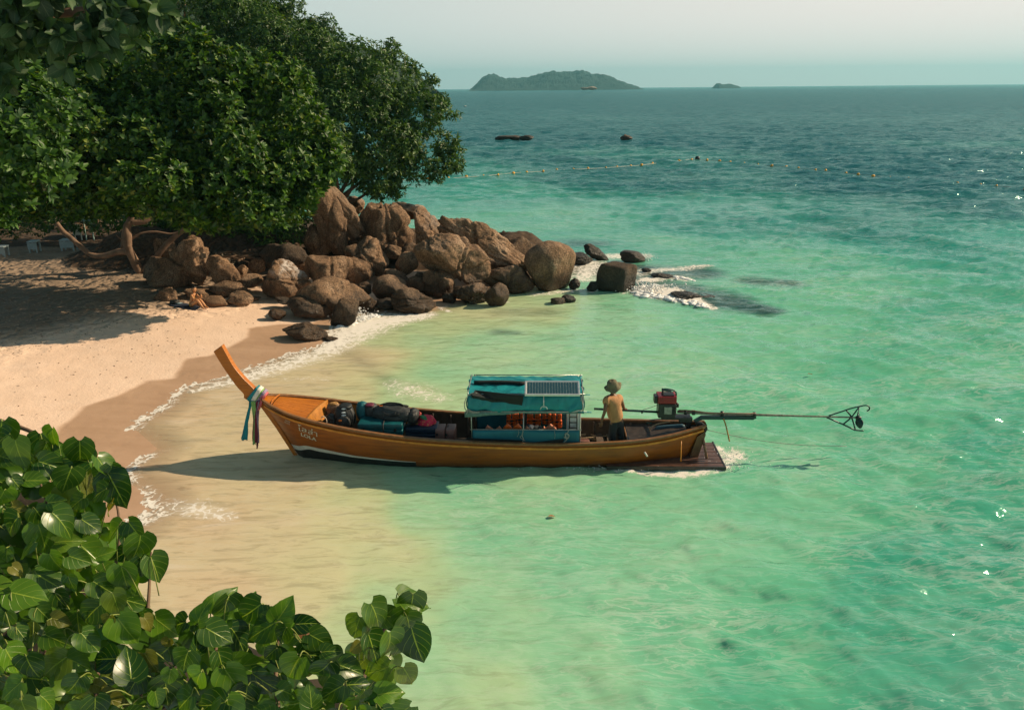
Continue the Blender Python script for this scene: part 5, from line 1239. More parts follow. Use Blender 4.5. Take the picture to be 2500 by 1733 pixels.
for i in range(18):
    for j in range(6):
        o = bpy.data.objects.new('cell', cellm); link(o, pn); o.location = (.035+i*(wd_-.06)/18, .033+j*(dp_-.06)/6, .016)
# panel stay with its round foot
a = BU(w2(813, 215), vn-.09); b = BU(w2(816, 310), vn-.12)
MB().tube([(a[0], vn-.09, a[1]), (b[0], vn-.12, b[1])], .012, 6).build('panel_stay', M_ALU, boat, True)
MB().tube([(b[0]+.075*math.cos(t_), vn-.125, b[1]-.04+.075*math.sin(t_)) for t_ in np.linspace(0, math.pi, 9)], .012, 6).build('panel_stay_foot', M_ALU, boat, True)
# side cloths
def sidecloth(v_, mat):
    V = []; n = 34
    for i in range(n):
        u_ = u0c+.02+(u1c-u0c-.03)*i/(n-1)
        for k in range(8):
            z_ = zr-.005-(zr-.38)*k/7; V.append((u_, v_+(.012*math.sin(u_*4+k*.4)+.012*vnoise(np.array([[u_*2.2, k*.3, 1]]))[0])*(k > 0)-.012*np.sign(-v_), z_))
    o = obj('side_cloth', V, gridF(n, 8), mat, boat, True); m = o.modifiers.new('s', 'SOLIDIFY'); m.thickness = .006
sidecloth(vn-.01, M_TEAL2); sidecloth(vf+.01, M_TEAL2)
# dark sheet along the lower side cloth
V = []
for i, (X_, Y_) in enumerate([(195, 552), (640, 572), (640, 600), (190, 590)]): p = BU(w2(X_, Y_), vn-.045); V.append((p[0], vn-.045, p[1]))
obj('black_skirt', V, [(0, 1, 2, 3)], M_SHEET, boat)
V = []
for (X_, Y_) in [(720, 590), (980, 560), (960, 602), (700, 605)]: p = BU(w2(X_, Y_), vn-.045); V.append((p[0], vn-.045, p[1]))
obj('black_skirt', V, [(0, 1, 2, 3)], M_SHEET, boat)
# white locker with a dark rack in front
pa, pb = BU(w2(995, 360), -.30), BU(w2(1105, 485), -.30)
MB().box(((pa[0]+pb[0])/2+.02, -.10, (pa[1]+.2)/2+.08), (pb[0]-pa[0], .38, pa[1]-.15)).build('white_locker', plain('locker_white', (.80, .80, .74, 1), .5, .12, 6), boat, bev=.02)
ck = MB(); ra, rb_ = BU(w2(1022, 360), -.34), BU(w2(1080, 485), -.34)
for u_ in (ra[0], rb_[0]): ck.tube([(u_, -.34, ra[1]+.02), (u_, -.34, rb_[1])], .014, 5)
for z_ in np.linspace(rb_[1]+.04, ra[1]-.08, 3): ck.tube([(ra[0], -.34, z_), (rb_[0], -.34, z_)], .012, 5)
ck.build('ladder_rack', plain('rusty_steel', (.07, .06, .045, 1), .6, .3, 12), boat, True)
M_ROPE = plain('pale_rope', (.42, .30, .18, 1), .8, .3, 40, bump=.4); M_ROPG = plain('grey_rope', (.30, .30, .26, 1), .8, .3, 40, bump=.4); M_ROPT = plain('green_rope', (.03, .17, .15, 1), .8, .3, 40)
def rope(pts, v_, r=.009, mat=None, name='rope', n=6, jit=.0):
    P = []
    for i, p in enumerate(pts):
        vv = v_[i] if hasattr(v_, '__len__') else v_; q_ = BU(w2(*p), vv); P.append((q_[0], vv, q_[1]))
    return MB().tube(cr(P, n), r, 5).build(name, mat or M_ROPG, boat, True)
rope([(640, 480), (648, 500), (640, 530), (650, 560), (640, 600)], vn-.05); rope([(645, 530), (625, 545), (640, 560), (665, 575)], vn-.06, .006)
rope([(1022, 480), (1005, 510), (985, 540), (1000, 560), (1010, 530), (985, 520), (1000, 560), (985, 580), (965, 602)], vn-.05); rope([(990, 510), (1018, 530), (1005, 560), (975, 545)], vn-.06, .008)
rope([(215, 120), (240, 110), (275, 112), (245, 122), (225, 135)], [vf-.1]*5, .012); rope([(210, 210), (240, 198), (280, 205), (275, 195), (235, 195), (208, 215)], [vn]*6, .012)
rope([(195, 225), (182, 260), (180, 310), (200, 345), (190, 360)], vn-.08, .010); rope([(200, 320), (240, 340), (300, 345), (240, 350), (195, 330)], vn-.08, .012)
rope([(1115, 140), (1128, 180), (1120, 240), (1130, 300), (1118, 345)], vn-.06, .010); rope([(1105, 110), (1120, 150), (1112, 200)], 0, .010)
rope([(900, 490), (905, 530), (902, 560)], vn-.04, .004); rope([(605, 480), (615, 510), (600, 545)], vn-.04, .004)
MB().tube([(u1c-.05, vn*1.09, ze), (u1c+.24, vn*1.09, ze)], .016, 6).build('eave_rod', M_TEAL, boat, True)
MB().tube([(u1c-.05, vn, zt_+.02), (u1c+.20, vn, zt_+.02)], .012, 6).build('eave_rod', M_TEAL, boat, True)
# stern ropes tied on the far rail
for k in range(5):
    u_ = BU(w2(1640+k*9, 400), .56)[0]; MB().tube([(u_+.03*math.cos(a_), float(hull(np.array([u_]), np.array([1.]))[0][0])+.035*math.sin(a_)*1.5, .66+.035*math.cos(a_)) for a_ in np.linspace(0, 6.0, 9)], .009, 5).build('rope_turn', M_ROPT, boat, True)
rope([(1642, 410), (1648, 450), (1650, 500), (1662, 545), (1680, 560)], [.5, .45, .40, .3, .2], .008, M_ROPT); rope([(1688, 410), (1687, 460), (1685, 550)], [.5, .42, .3], .008, M_ROPT)
rope([(1665, 500), (1680, 465), (1730, 440), (1780, 430), (1830, 420)], [.0, 0, 0, 0, 0], .013, M_ROPE); rope([(1640, 412), (1700, 405), (1780, 400), (1850, 395)], [.5, .45, .3, .1], .016, M_ROPG)
MB().box((BU(w2(1820, 510), -.1)[0], -.12, .60), (.13, .05, .04), bev=.01).build('deck_ring', M_ROPE, boat)
# tarp bundle on the stern deck, far side
bl_ = BU(w2(1820, 465), .15); bm_ = MB(); bm_.tube(cr([(bl_[0]-.30, .22, .60), (bl_[0]-.1, .2, .64), (bl_[0]+.15, .16, .68), (bl_[0]+.35, .1, .72)], 4), [.03]+[.06]*11+[.03], 8).build('rolled_tarp', plain('blue_grey_tarp', (.03, .09, .13, 1), .6, .3, 8), boat, True)
# mooring line trailing astern
P = [BU(w3(*p), -.02) for p in [(1000, 455), (1180, 495), (1400, 535), (1700, 568), (2050, 577)]]
tag(MB().tube([L2W(p[0], -.02, max(p[1], .02)) for p in cr(P, 6)], .007, 5).build('mooring_line', M_ROPG, None, True), 'thin mooring line trailing from the stern into the water', 'rope')

# ------------------------------------------------------------------ the long-tail engine
eng = empty('longtail_engine', tuple(L2W(8.55, 0, .80)), BYAW, label='red and black engine on a pivot at the stern with its long propeller shaft raised', cat='boat engine')
EO = Vector((8.55, 0, .80))
def ebuild(mb, name, mat, smooth=False, bev=0.0, parent=None):
    o = mb.build(name, mat, eng if parent is None else parent, smooth, bev)
    o.location = -EO if parent is None else (0, 0, 0); return o
M_RED = plain('red_enamel', (.24, .007, .012, 1), .32, .3, 6); M_BLKM = plain('greasy_black_metal', (.018, .017, .016, 1), .4, .5, 12, bump=.3); M_GRY = plain('cast_cover', (.26, .27, .21, 1), .5, .35, 14, bump=.3)
M_GRN = plain('dark_green_steel', (.012, .045, .042, 1), .4, .3, 10); M_SHAFT = plain('worn_shaft_steel', (.20, .17, .13, 1), .45, .5, 14, metal=.3)
a = BU(w3(640, 262), -.17); b = BU(w3(775, 262), -.17); zt2 = BU(w3(700, 208), -.17)[1]
ue = (a[0]+b[0])/2; we = b[0]-a[0]
ebuild(MB().box((ue-.01, 0, (a[1]+zt2)/2), (we+.02, .34, zt2-a[1]), bev=.02), 'fuel_tank', M_RED)
tk = [c_ for c_ in eng.children][-1]
ebuild(MB().box((ue+.02, -.03, zt2+.012), (we*.62, .22, .03), bev=.008), 'tank_top_plate', M_BLKM)
ebuild(MB().tube([(ue-.08, .05, zt2), (ue-.08, .05, zt2+.05)], .03, 10), 'filler_cap', M_BLKM, True)
zb2 = BU(w3(700, 370), -.17)[1]
ebuild(MB().box((ue, 0, (a[1]+zb2)/2-.005), (we*.98, .32, a[1]-zb2), bev=.03).box((ue-.02, -.165, a[1]-.03), (we*.9, .03, .04), bev=.008), 'engine_block', M_BLKM)
ga, gb = BU(w3(683, 285), -.19), BU(w3(737, 340), -.19)
ebuild(MB().box(((ga[0]+gb[0])/2, -.178, (ga[1]+gb[1])/2), (gb[0]-ga[0], .035, ga[1]-gb[1]), bev=.012), 'side_cover', M_GRY)
mbf = MB()
for k in range(7): mbf.box((ue+we*.40, -.10+.0*k, zb2+.09+k*.035), (.09, .16, .012))
ebuild(mbf, 'cooling_fins', M_BLKM)
ebuild(MB().box((ue-we*.62, -.02, zt2-.10), (.09, .20, .17), bev=.02), 'air_filter', M_BLKM)
ebuild(MB().tube([(ue+we*.5, -.05, a[1]-.02), (ue+we*.62, -.05, a[1]-.05), (ue+we*.62, -.05, a[1]-.12)], .028, 8), 'carburettor', M_BLKM, True)
hb = [(665, 152), (700, 150), (745, 158), (768, 172), (771, 200), (768, 235)]
ebuild(MB().tube(cr([(BU(w3(*p), -.05)[0], -.05, BU(w3(*p), -.05)[1]) for p in hb], 5), .018, 7), 'exhaust_pipe', M_GRN, True)
ebuild(MB().tube([(BU(w3(*p), -.05)[0], -.05, BU(w3(*p), -.05)[1]) for p in [(663, 153), (735, 162)]], .030, 8), 'muffler', M_GRN, True)
za, zc = BU(w3(670, 368), 0), BU(w3(860, 400), 0)
ebuild(MB().box(((za[0]+zc[0])/2, 0, zb2-.03), (zc[0]-za[0]+.10, .26, .05), bev=.01).box((zc[0]-.06, 0, zb2-.10), (.30, .12, .14), bev=.03).tube([(zc[0], 0, zb2-.05), (zc[0]+.02, 0, fs(8.9)-.05)], .055, 10), 'pivot_mount', M_BLKM)
ebuild(MB().tube([(BU(w3(*p), 0)[0], 0, BU(w3(*p), 0)[1]) for p in [(155, 298), (375, 308), (640, 322)]], .026, 8), 'tiller', M_GRN, True)
ebuild(MB().tube([(BU(w3(*p), 0)[0], -.01, BU(w3(*p), 0)[1]) for p in [(513, 310), (515, 330)]], .02, 6), 'throttle_clamp', M_BLKM, True)
ebuild(MB().tube([(BU(w3(*p), -.03)[0], -.03, BU(w3(*p), -.03)[1]) for p in [(520, 305), (590, 285), (632, 268)]], .006, 5), 'throttle_cable', M_BLKM, True)
bp_ = [BU(w3(*p), 0) for p in [(900, 385), (960, 350), (1365, 350), (1371, 362), (1345, 376), (965, 374), (925, 392)]]
ebuild(MB().prism([tuple(p) for p in bp_], -.045, .045), 'shaft_beam', M_GRN, bev=.008)
ebuild(MB().tube([(BU(w3(*p), 0)[0], 0, BU(w3(*p), 0)[1]) for p in [(780, 318), (1000, 332), (1110, 337), (1370, 343), (1700, 352), (2060, 361), (2130, 364)]], [.034, .034, .030, .028, .020, .018, .016], 8), 'propeller_shaft', M_SHAFT, True)
ebuild(MB().tube([(BU(w3(*p), -.05)[0], -.05, BU(w3(*p), -.05)[1]) for p in [(790, 308), (900, 312), (1010, 328), (1110, 330), (1360, 333)]], .014, 6), 'water_hose', plain('brown_hose', (.12, .055, .03, 1), .6, .3, 10), True)
mbc = MB()
for X_ in (840, 900, 1115, 1357): p = BU(w3(X_, 320+(X_-790)*.033), 0); mbc.tube([(p[0]-.03, 0, p[1]-.005), (p[0]+.03, 0, p[1]-.005)], .058, 10)
ebuild(mbc, 'clamps', M_BLKM, True)
ebuild(MB().tube(cr([(BU(w3(*p), -.06)[0], -.06, BU(w3(*p), -.06)[1]) for p in [(1125, 372), (1140, 410), (1155, 470), (1168, 530), (1171, 542)]], 4), .016, 6), 'cooling_hose', plain('ochre_hose', (.36, .19, .04, 1), .6, .3, 10), True)
def st(pts, v_, r, nm, close=False): return ebuild(MB().tube(cr([(BU(w3(*p), v_)[0], v_, BU(w3(*p), v_)[1]) for p in pts], 4), r, 6), nm, M_GRN, True)
st([(1915, 350), (2000, 322), (2080, 295), (2135, 282), (2190, 272), (2215, 280), (2221, 296), (2213, 308), (2200, 314)], 0, .016, 'guard_frame')
st([(1900, 362), (1960, 388), (2030, 418), (2110, 457)], 0, .020, 'guard_frame'); st([(2105, 455), (2140, 460), (2175, 462)], 0, .018, 'skeg')
st([(2138, 290), (2085, 360), (2025, 412)], .0, .018, 'guard_brace'); st([(2046, 310), (2085, 360), (2114, 452)], .03, .018, 'guard_brace')
hc = BU(w3(2130, 365), 0)
prop = empty('propeller', (0, 0, 0)); prop.parent = eng; prop.location = Vector((hc[0], 0, hc[1]))-EO
o = MB().tube([(-.03, 0, 0), (.05, 0, -.002), (.09, 0, -.004)], [.045, .042, .015], 10).build('hub', M_BLKM, prop, True)
def blade(ang):
    V = []; F = []
    for i, s_ in enumerate(np.linspace(.03, .235, 8)):
        w__ = .11*math.sin(math.pi*min(1, (i+1.2)/8.6))**.7
        for j in (-1, 0, 1):
            tw = .9-.7*i/7; y = w__*j*math.cos(tw); x = w__*j*math.sin(tw)*.8+.02+(.02*s_); V.append((x, y, s_))
    P = np.array(V); c_, s2 = math.cos(ang), math.sin(ang); P = np.stack([P[:, 0]+P[:, 2]*.12, P[:, 1]*c_-P[:, 2]*s2, P[:, 1]*s2+P[:, 2]*c_], -1)
    mb = MB(); mb.V = [tuple(p) for p in P]; mb.F = [tuple(f) for f in gridF(8, 3).tolist()]; o = mb.build('blade', M_GRN, prop, True); m = o.modifiers.new('s', 'SOLIDIFY'); m.thickness = .012
blade(-.45); blade(math.pi-.55)
# ------------------------------------------------------------------ luggage and gear in the boat
RY = Matrix.Rotation(BYAW, 3, 'Z')
def soft(dims, e=3.2, lump=.05, seed=0, lv=4, fr=2.5, sag=.0):
    V, _ = ICO[lv]; d = V/np.linalg.norm(V, axis=1)[:, None]
    r = 1/((np.abs(d)**e).sum(1))**(1/e); P = d*r[:, None]
    P = P*(1+lump*fbm(d*fr+seed*3.7, 4))[:, None]
    P[:, 0] *= 1+sag*(.3-P[:, 2]*.4); P *= np.array(dims)/2
    return P, ICO[lv][1]
def placed(name, px, v, dims, rz=0.0, z=None, **k):   # Empty at the base of a thing standing in the boat
    u_ = BU(w1(*px) if px[0] is not None else px, v)
    zc = u_[1] if z is None else z
    e = empty(name, tuple(L2W(u_[0], v, zc-dims[2]/2)), BYAW+rz, **k); return e
def bagpart(par, name, dims, mat, off=(0, 0, 0), rot=None, **k):
    P, F = soft(dims, **k); 
    if rot is not None: P = P@np.array(rot).T
    return obj(name, P+np.array(off), F, mat, par, True)
M_NYL = cloth('black_nylon', (.016, .018, .018, 1), 9, .5, .55); M_NYG = cloth('charcoal_nylon', (.035, .037, .036, 1), 9, .5, .6)
M_TB = cloth('teal_nylon', (.006, .11, .13, 1), 8, .5, .5); M_TH = plain('teal_shell', (.006, .085, .095, 1), .35, .3, 6, bump=.1)
M_NAVY = plain('navy_shell', (.010, .022, .045, 1), .45, .3, 6); M_MAR = cloth('maroon_nylon', (.12, .012, .035, 1), 8, .4, .6)
M_STK = plain('sticker_white', (.55, .58, .58, 1), .5, .1, 30); M_ORL = plain('orange_patch', (.75, .18, .02, 1), .5, .1, 30)
M_MAU = plain('mauve_brown_shell', (.22, .105, .085, 1), .45, .2, 8, bump=.1); M_KHA = plain('brown_print_cloth', (.34, .18, .055, 1), .7, .7, 26)
def strap(par, pts, r=.012, mat=None, name='strap'): return MB().tube(cr(pts, 4), r, 5).build(name, mat or M_NYL, par, True)
# black backpack with patches
b1 = placed('backpack', (1190, 640), -.08, (.46, .34, .54), .2, label='black backpack with three white oval patches and an orange badge, nearest the bow', cat='backpack')
bagpart(b1, 'body', (.44, .32, .54), M_NYL, (0, 0, .27), e=2.6, lump=.06, seed=1, sag=.3)
bagpart(b1, 'front_pocket', (.30, .14, .30), M_NYG, (-.03, -.15, .18), e=2.6, lump=.05, seed=2)
bagpart(b1, 'top_lid', (.30, .28, .12), M_NYL, (.03, 0, .50), e=2.6, lump=.05, seed=3)
for k, (x_, y_, z_) in enumerate(((.0, -.155, .50), (-.01, -.17, .42), (-.01, -.18, .36))): bagpart(b1, 'white_patch', (.11, .02, .045), M_STK, (x_, y_+.02*(k == 0), z_), e=2, lump=0, lv=2, rot=Matrix.Rotation(-.35, 3, 'X'))
bagpart(b1, 'badge', (.075, .02, .05), M_ORL, (-.10, -.225, .26), e=2, lump=0, lv=2); strap(b1, [(.14, -.16, .5), (.19, -.2, .3), (.14, -.18, .08)]); strap(b1, [(.05, -.17, .52), (.09, -.22, .36), (.06, -.22, .2)], .008)
for x0_, nm_, m_, d_, px_, lb_ in ((0, 'rucksack', M_TB, (.30, .30, .46), (1335, 600), 'upright teal rucksack wedged behind the black backpack'),):
    b2 = placed(nm_, px_, .15, d_, .1, label=lb_, cat='backpack'); bagpart(b2, 'body', d_, m_, (0, 0, d_[2]/2), e=2.6, lump=.08, seed=4); bagpart(b2, 'side_pocket', (.10, .2, .22), M_NYG, (.14, -.05, .16), e=2.5, seed=5); strap(b2, [(.13, -.1, .4), (.17, -.14, .25), (.14, -.12, .1)], .012, M_MAR)
b3 = placed('holdall', (1405, 595), .10, (.30, .3, .34), 0, label='dark holdall with a maroon top between the teal rucksack and the big black pack', cat='bag'); bagpart(b3, 'body', (.30, .3, .34), M_NYG, (0, 0, .17), e=2.7, seed=6); bagpart(b3, 'top_flap', (.20, .2, .06), M_MAR, (-.02, -.05, .33), e=2.6, seed=7, lump=.03)
# hard teal suitcases lying flat
def suitcase(name, px, v, d, rz, mat, label, ribs=0, z=None, standing=False):
    s_ = placed(name, px, v, d, rz, z, label=label, cat='suitcase')
    h2 = d[2]/2
    if standing:
        MB().box((-d[0]/4-.004, 0, h2), (d[0]/2-.01, d[1], d[2]), bev=.03).build('front_shell', mat, s_, True); MB().box((d[0]/4+.004, 0, h2), (d[0]/2-.01, d[1], d[2]), bev=.03).build('back_shell', mat, s_, True)
    else:
        MB().box((0, 0, h2/2), (d[0], d[1], h2-.006), bev=.025).build('lower_shell', mat, s_, True); MB().box((0, 0, h2*1.5), (d[0], d[1], h2-.006), bev=.025).build('lid', mat, s_, True)
    return s_
s1 = suitcase('hard_suitcase', (1490, 715), -.22, (1.0, .50, .28), .0, M_TH, 'long teal hard suitcase lying flat under the big black pack')
for x_ in (-.36, .34): MB().box((x_, -.26, .14), (.05, .02, .08), bev=.005).build('latch', M_NYL, s1)
strap(s1, [(.08, -.262, .0), (.08, -.262, .28), (.08, .25, .285)], .014); MB().tube(cr([(-.1, -.255, .10), (-.06, -.30, .12), (.0, -.255, .10)], 4), .012, 5).build('handle', M_NYL, s1, True)
s2 = suitcase('hard_suitcase', (1440, 640), .12, (.62, .42, .20), .05, M_TH, 'smaller teal case lying on its side behind the long one', z=.62)
b4 = empty('hiking_pack', tuple(L2W(BU(w1(1590, 690), 0)[0], -.05, BU(w1(1590, 622), -.05)[1]-.20)), BYAW-.12, label='big black hiking pack lying across the suitcases with an orange tag', cat='backpack')
bagpart(b4, 'body', (.98, .42, .40), M_NYG, (0, 0, .20), e=2.5, lump=.09, seed=9, lv=5); bagpart(b4, 'lid', (.26, .38, .36), M_NYL, (.46, 0, .17), e=2.4, seed=10, lump=.08); bagpart(b4, 'side_pocket', (.46, .14, .16), M_NYL, (.02, -.18, .16), e=2.5, seed=11, lump=.07)
bagpart(b4, 'hip_belt', (.62, .12, .08), M_NYL, (.02, .06, .38), e=2.4, seed=12, lump=.12); MB().box((-.27, -.02, .39), (.07, .05, .012)).build('tag', M_ORL, b4)
strap(b4, [(-.2, -.20, .32), (-.02, -.23, .26), (.2, -.21, .3)], .014); strap(b4, [(.1, -.2, .33), (.14, -.22, .15), (.12, -.2, .02)], .012); strap(b4, [(-.3, .0, .40), (-.1, .03, .45), (.15, .03, .44), (.25, 0, .40)], .018)
b5 = placed('cloth_bag', (1765, 710), -.02, (.28, .26, .26), 0, label='brown printed cloth bag tucked beside the red bundle', cat='bag'); bagpart(b5, 'pouch', (.28, .26, .25), M_KHA, (0, 0, .12), e=2.2, lump=.22, seed=13, fr=4); bagpart(b5, 'knot', (.08, .08, .10), M_KHA, (.02, 0, .26), e=2, lump=.3, seed=14, lv=3)
t = NT('flowered_cloth'); vv = t.node('ShaderNodeTexVoronoi'); vv.inputs['Scale'].default_value = 22; t.l.new(t.coord('Object'), vv.inputs['Vector'])
t.set(Base_Color=t.mix(t.mr(vv.outputs['Distance'], .20, .32, 1, 0), (.62, .025, .07, 1), (.55, .32, .08, 1)), Roughness=.7); M_FLO = t.m
b6 = placed('knotted_bundle', (1850, 685), -.05, (.40, .32, .34), 0, label='red and orange flowered cloth bundle knotted at the top', cat='bundle'); bagpart(b6, 'bundle_cloth', (.40, .32, .33), M_FLO, (0, 0, .16), e=2.2, lump=.14, seed=15, fr=3)
bagpart(b6, 'green_fold', (.22, .16, .07), plain('green_print', (.03, .16, .07, 1), .7, .5, 30), (-.04, -.06, .295), e=2.2, lump=.2, seed=16, rot=Matrix.Rotation(.4, 3, 'Y')); bagpart(b6, 'knot', (.07, .07, .14), M_FLO, (-.16, 0, .34), e=2, lump=.35, seed=17, lv=3)
s3 = suitcase('soft_case', (1815, 755), -.12, (.72, .42, .30), 0, M_NAVY, 'flat navy case under the flowered bundle')
b7 = placed('patterned_bag', (1785, 815), -.40, (.60, .22, .24), 0, z=.36, label='blue and white patterned bag low against the near rail', cat='bag')
t = NT('blue_white_print'); f_ = t.noise(14, 5, .7, t.coord('Object'), 2); t.set(Base_Color=t.ramp(f_, [(.46, (.012, .04, .08, 1)), (.54, (.40, .44, .44, 1)), (.60, (.02, .09, .14, 1))]), Roughness=.4); bagpart(b7, 'bag_body', (.60, .22, .24), t.m, (0, 0, .12), e=2.5, lump=.15, seed=19, fr=4)
bagpart(b7, 'strap', (.3, .04, .04), M_NYL, (0, 0, .24), e=2, seed=20, lv=3)
s4 = suitcase('ribbed_suitcase', (2003, 760), -.22, (.45, .36, .62), .0, M_MAU, 'mauve-brown ribbed suitcase standing upright amidships', standing=True, z=.52)
for k in range(5):
    for s_ in (-1, 1): MB().box((s_*.105-.07+.035*k, 0, .585), (.012, .30, .012), bev=.003).build('rib', M_MAU, s4)
MB().tube(cr([(.05, -.05, .59), (.05, -.02, .62), (.05, .08, .62), (.05, .11, .59)], 4), .012, 6).build('handle', M_NYL, s4, True)
for x_ in (-.18, .03): MB().box((x_, -.175, .50), (.045, .02, .06), bev=.005).build('corner_guard', M_NYL, s4)
b8 = placed('woven_sack', (1105, 590), .28, (.34, .25, .30), 0, label='brown woven sack against the far side next to the foredeck', cat='sack'); bagpart(b8, 'sack_body', (.34, .25, .30), plain('jute', (.20, .12, .07, 1), .85, .4, 30, bump=.4), (0, 0, .15), e=3, lump=.10, seed=21); bagpart(b8, 'sack_top', (.2, .16, .08), M_KHA, (0, 0, .30), e=2.4, lump=.2, seed=22, lv=3)
b9 = placed('day_bag', (1080, 665), -.12, (.26, .24, .24), 0, label='small dark grey bag between the foredeck and the black backpack', cat='bag'); bagpart(b9, 'body', (.26, .24, .24), M_NYG, (0, 0, .12), e=2.6, lump=.1, seed=23); strap(b9, [(-.08, -.1, .2), (0, -.12, .28), (.08, -.1, .2)], .01)
cp = [BU(w1(*p), -.42) for p in [(1000, 655), (1018, 643), (1035, 655), (1045, 680), (1043, 700)]]
tag(MB().tube(cr([L2W(p[0], -.42, p[1]) for p in cp], 5), .011, 6).build('rope_loop', plain('white_cord', (.62, .50, .38, 1), .7, .2, 20), None, True), 'short white cord loop sticking up at the after edge of the foredeck', 'cord')
pl = BU(w1(2140, 740), 0); MB().tube([(pl[0]-.25, .2, .30), (pl[0]+.35, .2, .31)], .05, 8).build('thwart', M_DW, boat, True)
for u_ in (3.35, 6.95, 7.2): MB().box((u_, 0, .30), (.16, 2*float(hull(np.array([u_]), np.array([.65]))[0][0])-.08, .035), bev=.006).build('thwart', M_DW, boat)
# life jackets
M_LJ = cloth('orange_life_vest', (.78, .12, .010, 1), 7, .35, .6); M_LJF = cloth('faded_life_vest', (.62, .22, .12, 1), 7, .35, .7)
def vest(loc, rz, rx, w_, h_, label, mat=None, ry=0):
    mat = mat or M_LJ; e = empty('life_jacket', tuple(loc), 0, label=label, cat='life jacket', group='orange life jackets under the canopy'); e.rotation_euler = (rx, ry, rz)
    for s_ in (-1, 1):
        P, F = soft((w_*.50, .10, h_*.60), 4, .04, int(h_*97), 3); obj('front_panel', P+np.array([s_*w_*.25, 0, h_*.30]), F, mat, e, True)
        P, F = soft((w_*.40, .09, h_*.42), 4, .04, int(h_*57), 3); obj('shoulder_panel', P+np.array([s_*w_*.27, 0, h_*.78]), F, mat, e, True)
    for z_ in (.22, .45): MB().box((0, -.043, h_*z_), (w_*.96, .012, .028)).build('belt', M_NYL, e)
    MB().box((0, -.05, h_*.45), (.06, .02, .045), bev=.004).build('buckle', M_NYL, e)
    return e
for i, (X0_, X1_, Y0_, Y1_, lb_) in enumerate([(515, 600, 352, 455, 'shaded life jacket hanging leftmost at the far side under the canopy'), (680, 795, 350, 455, 'wide shaded life jacket hanging just right of the middle canopy post'), (803, 878, 352, 440, 'shaded life jacket hanging beside the brightly lit one'), (878, 962, 350, 470, 'sunlit bright orange life jacket hanging at the right end under the canopy'), (590, 650, 352, 440, 'half-hidden life jacket hanging just left of the middle post')]):
    p0 = BU(w2(X0_, Y1_), .42); p1 = BU(w2(X1_, Y0_), .42)
    vest(L2W((p0[0]+p1[0])/2, .42, p0[1]), BYAW, .05, abs(p1[0]-p0[0]), abs(p1[1]-p0[1]), lb_)
for i, (X_, Y_, w_, mt, ang, lb_) in enumerate([(368, 462, .20, M_LJF, .1, 'faded life jacket corner showing leftmost above the side cloth'), (452, 470, .20, M_LJF, -.1, 'faded flat life jacket second from the left above the side cloth'), (500, 447, .20, M_LJ, .5, 'bright life jacket tip leaning left above the side cloth'), (610, 447, .22, M_LJ, -.3, 'bright life jacket tip just left of the middle post above the side cloth'), (668, 470, .16, M_LJF, .3, 'small faded life jacket corner at the middle post'), (812, 470, .16, M_LJF, .2, 'faded life jacket corner right of the middle post'), (893, 452, .26, M_LJF, -.6, 'pale pointed life jacket at the right above the side cloth')]):
    p0 = BU(w2(X_, Y_), -.46); e = empty('life_jacket', tuple(L2W(p0[0], -.46, p0[1]-.30)), BYAW, label=lb_, cat='life jacket', group='orange life jackets under the canopy')
    hw_ = w_*.62; sk = ang*.12
    MB().prism([(-hw_, 0), (hw_, 0), (hw_*.8+sk, .24), (sk*1.6+(-.3 if ang > 0 else .3)*hw_, .335), (-hw_*.7+sk, .22)], -.045, .045).build('front_panel', mt, e, bev=.015)
    MB().box((sk*.5, -.05, .16), (w_*1.1, .012, .03)).build('belt', M_NYL, e)
for k, (X_, Y_, c_, lb_) in enumerate([(700, 470, (.03, .05, .08, 1), 'dark blue bag on the seat right of the middle post'), (760, 475, (.05, .06, .07, 1), 'grey bag on the seat between the life jackets')]):
    p0 = BU(w2(X_, Y_), -.2); P, F = soft((.26, .2, .22), 2.5, .12, k, 3); tag(obj('small_bag', P, F, cloth('small_bag_%d' % k, c_, 8), None, True, loc=L2W(p0[0], -.2, p0[1]-.05)), lb_, 'bag')
for v_ in (-.36, .36): MB().box(((u0c+u1c)/2, v_, .42), (u1c-u0c-.3, .30, .04), bev=.006).build('bench', M_DW, boat)
# coils of rope on the after deck
def coil(px, n, lab, seed, mat, r=.012):
    r_ = np.random.default_rng(seed); cs = [BV(w2(*p), .2) for p in px]; P = []
    for i in range(n):
        c_ = cs[i % len(cs)]; R1, R2 = r_.uniform(.10, .34), r_.uniform(.06, .16); a0 = r_.uniform(0, 6)
        for a_ in np.linspace(a0, a0+5.2, 7): P.append(L2W(c_[0]+R1*math.cos(a_)+r_.normal(0, .02), c_[1]+R2*math.sin(a_)*1.6+r_.normal(0, .02), .185+.012*i+r_.uniform(0, .03)))
    return tag(MB().tube(cr(P, 4), r, 5).build('coiled_rope', mat, None, True), lab, 'rope')
coil([(1180, 540), (1240, 545), (1290, 550), (1150, 560), (1220, 530)], 9, 'pale orange rope lying in loose loops before the standing man', 3, M_ROPE, .014)
coil([(1510, 545), (1570, 550), (1620, 545)], 6, 'thin dark looped rope on the deck behind the standing man', 5, M_ROPG, .009)
fd = BV(w2(1130, 600), .2); tag(MB().box(L2W(fd[0], fd[1]+.12, .22), (.30, .26, .10), bev=.02).build('deck_box', M_MAU, None, True), 'low flat box beside the end of the canopy', 'box')

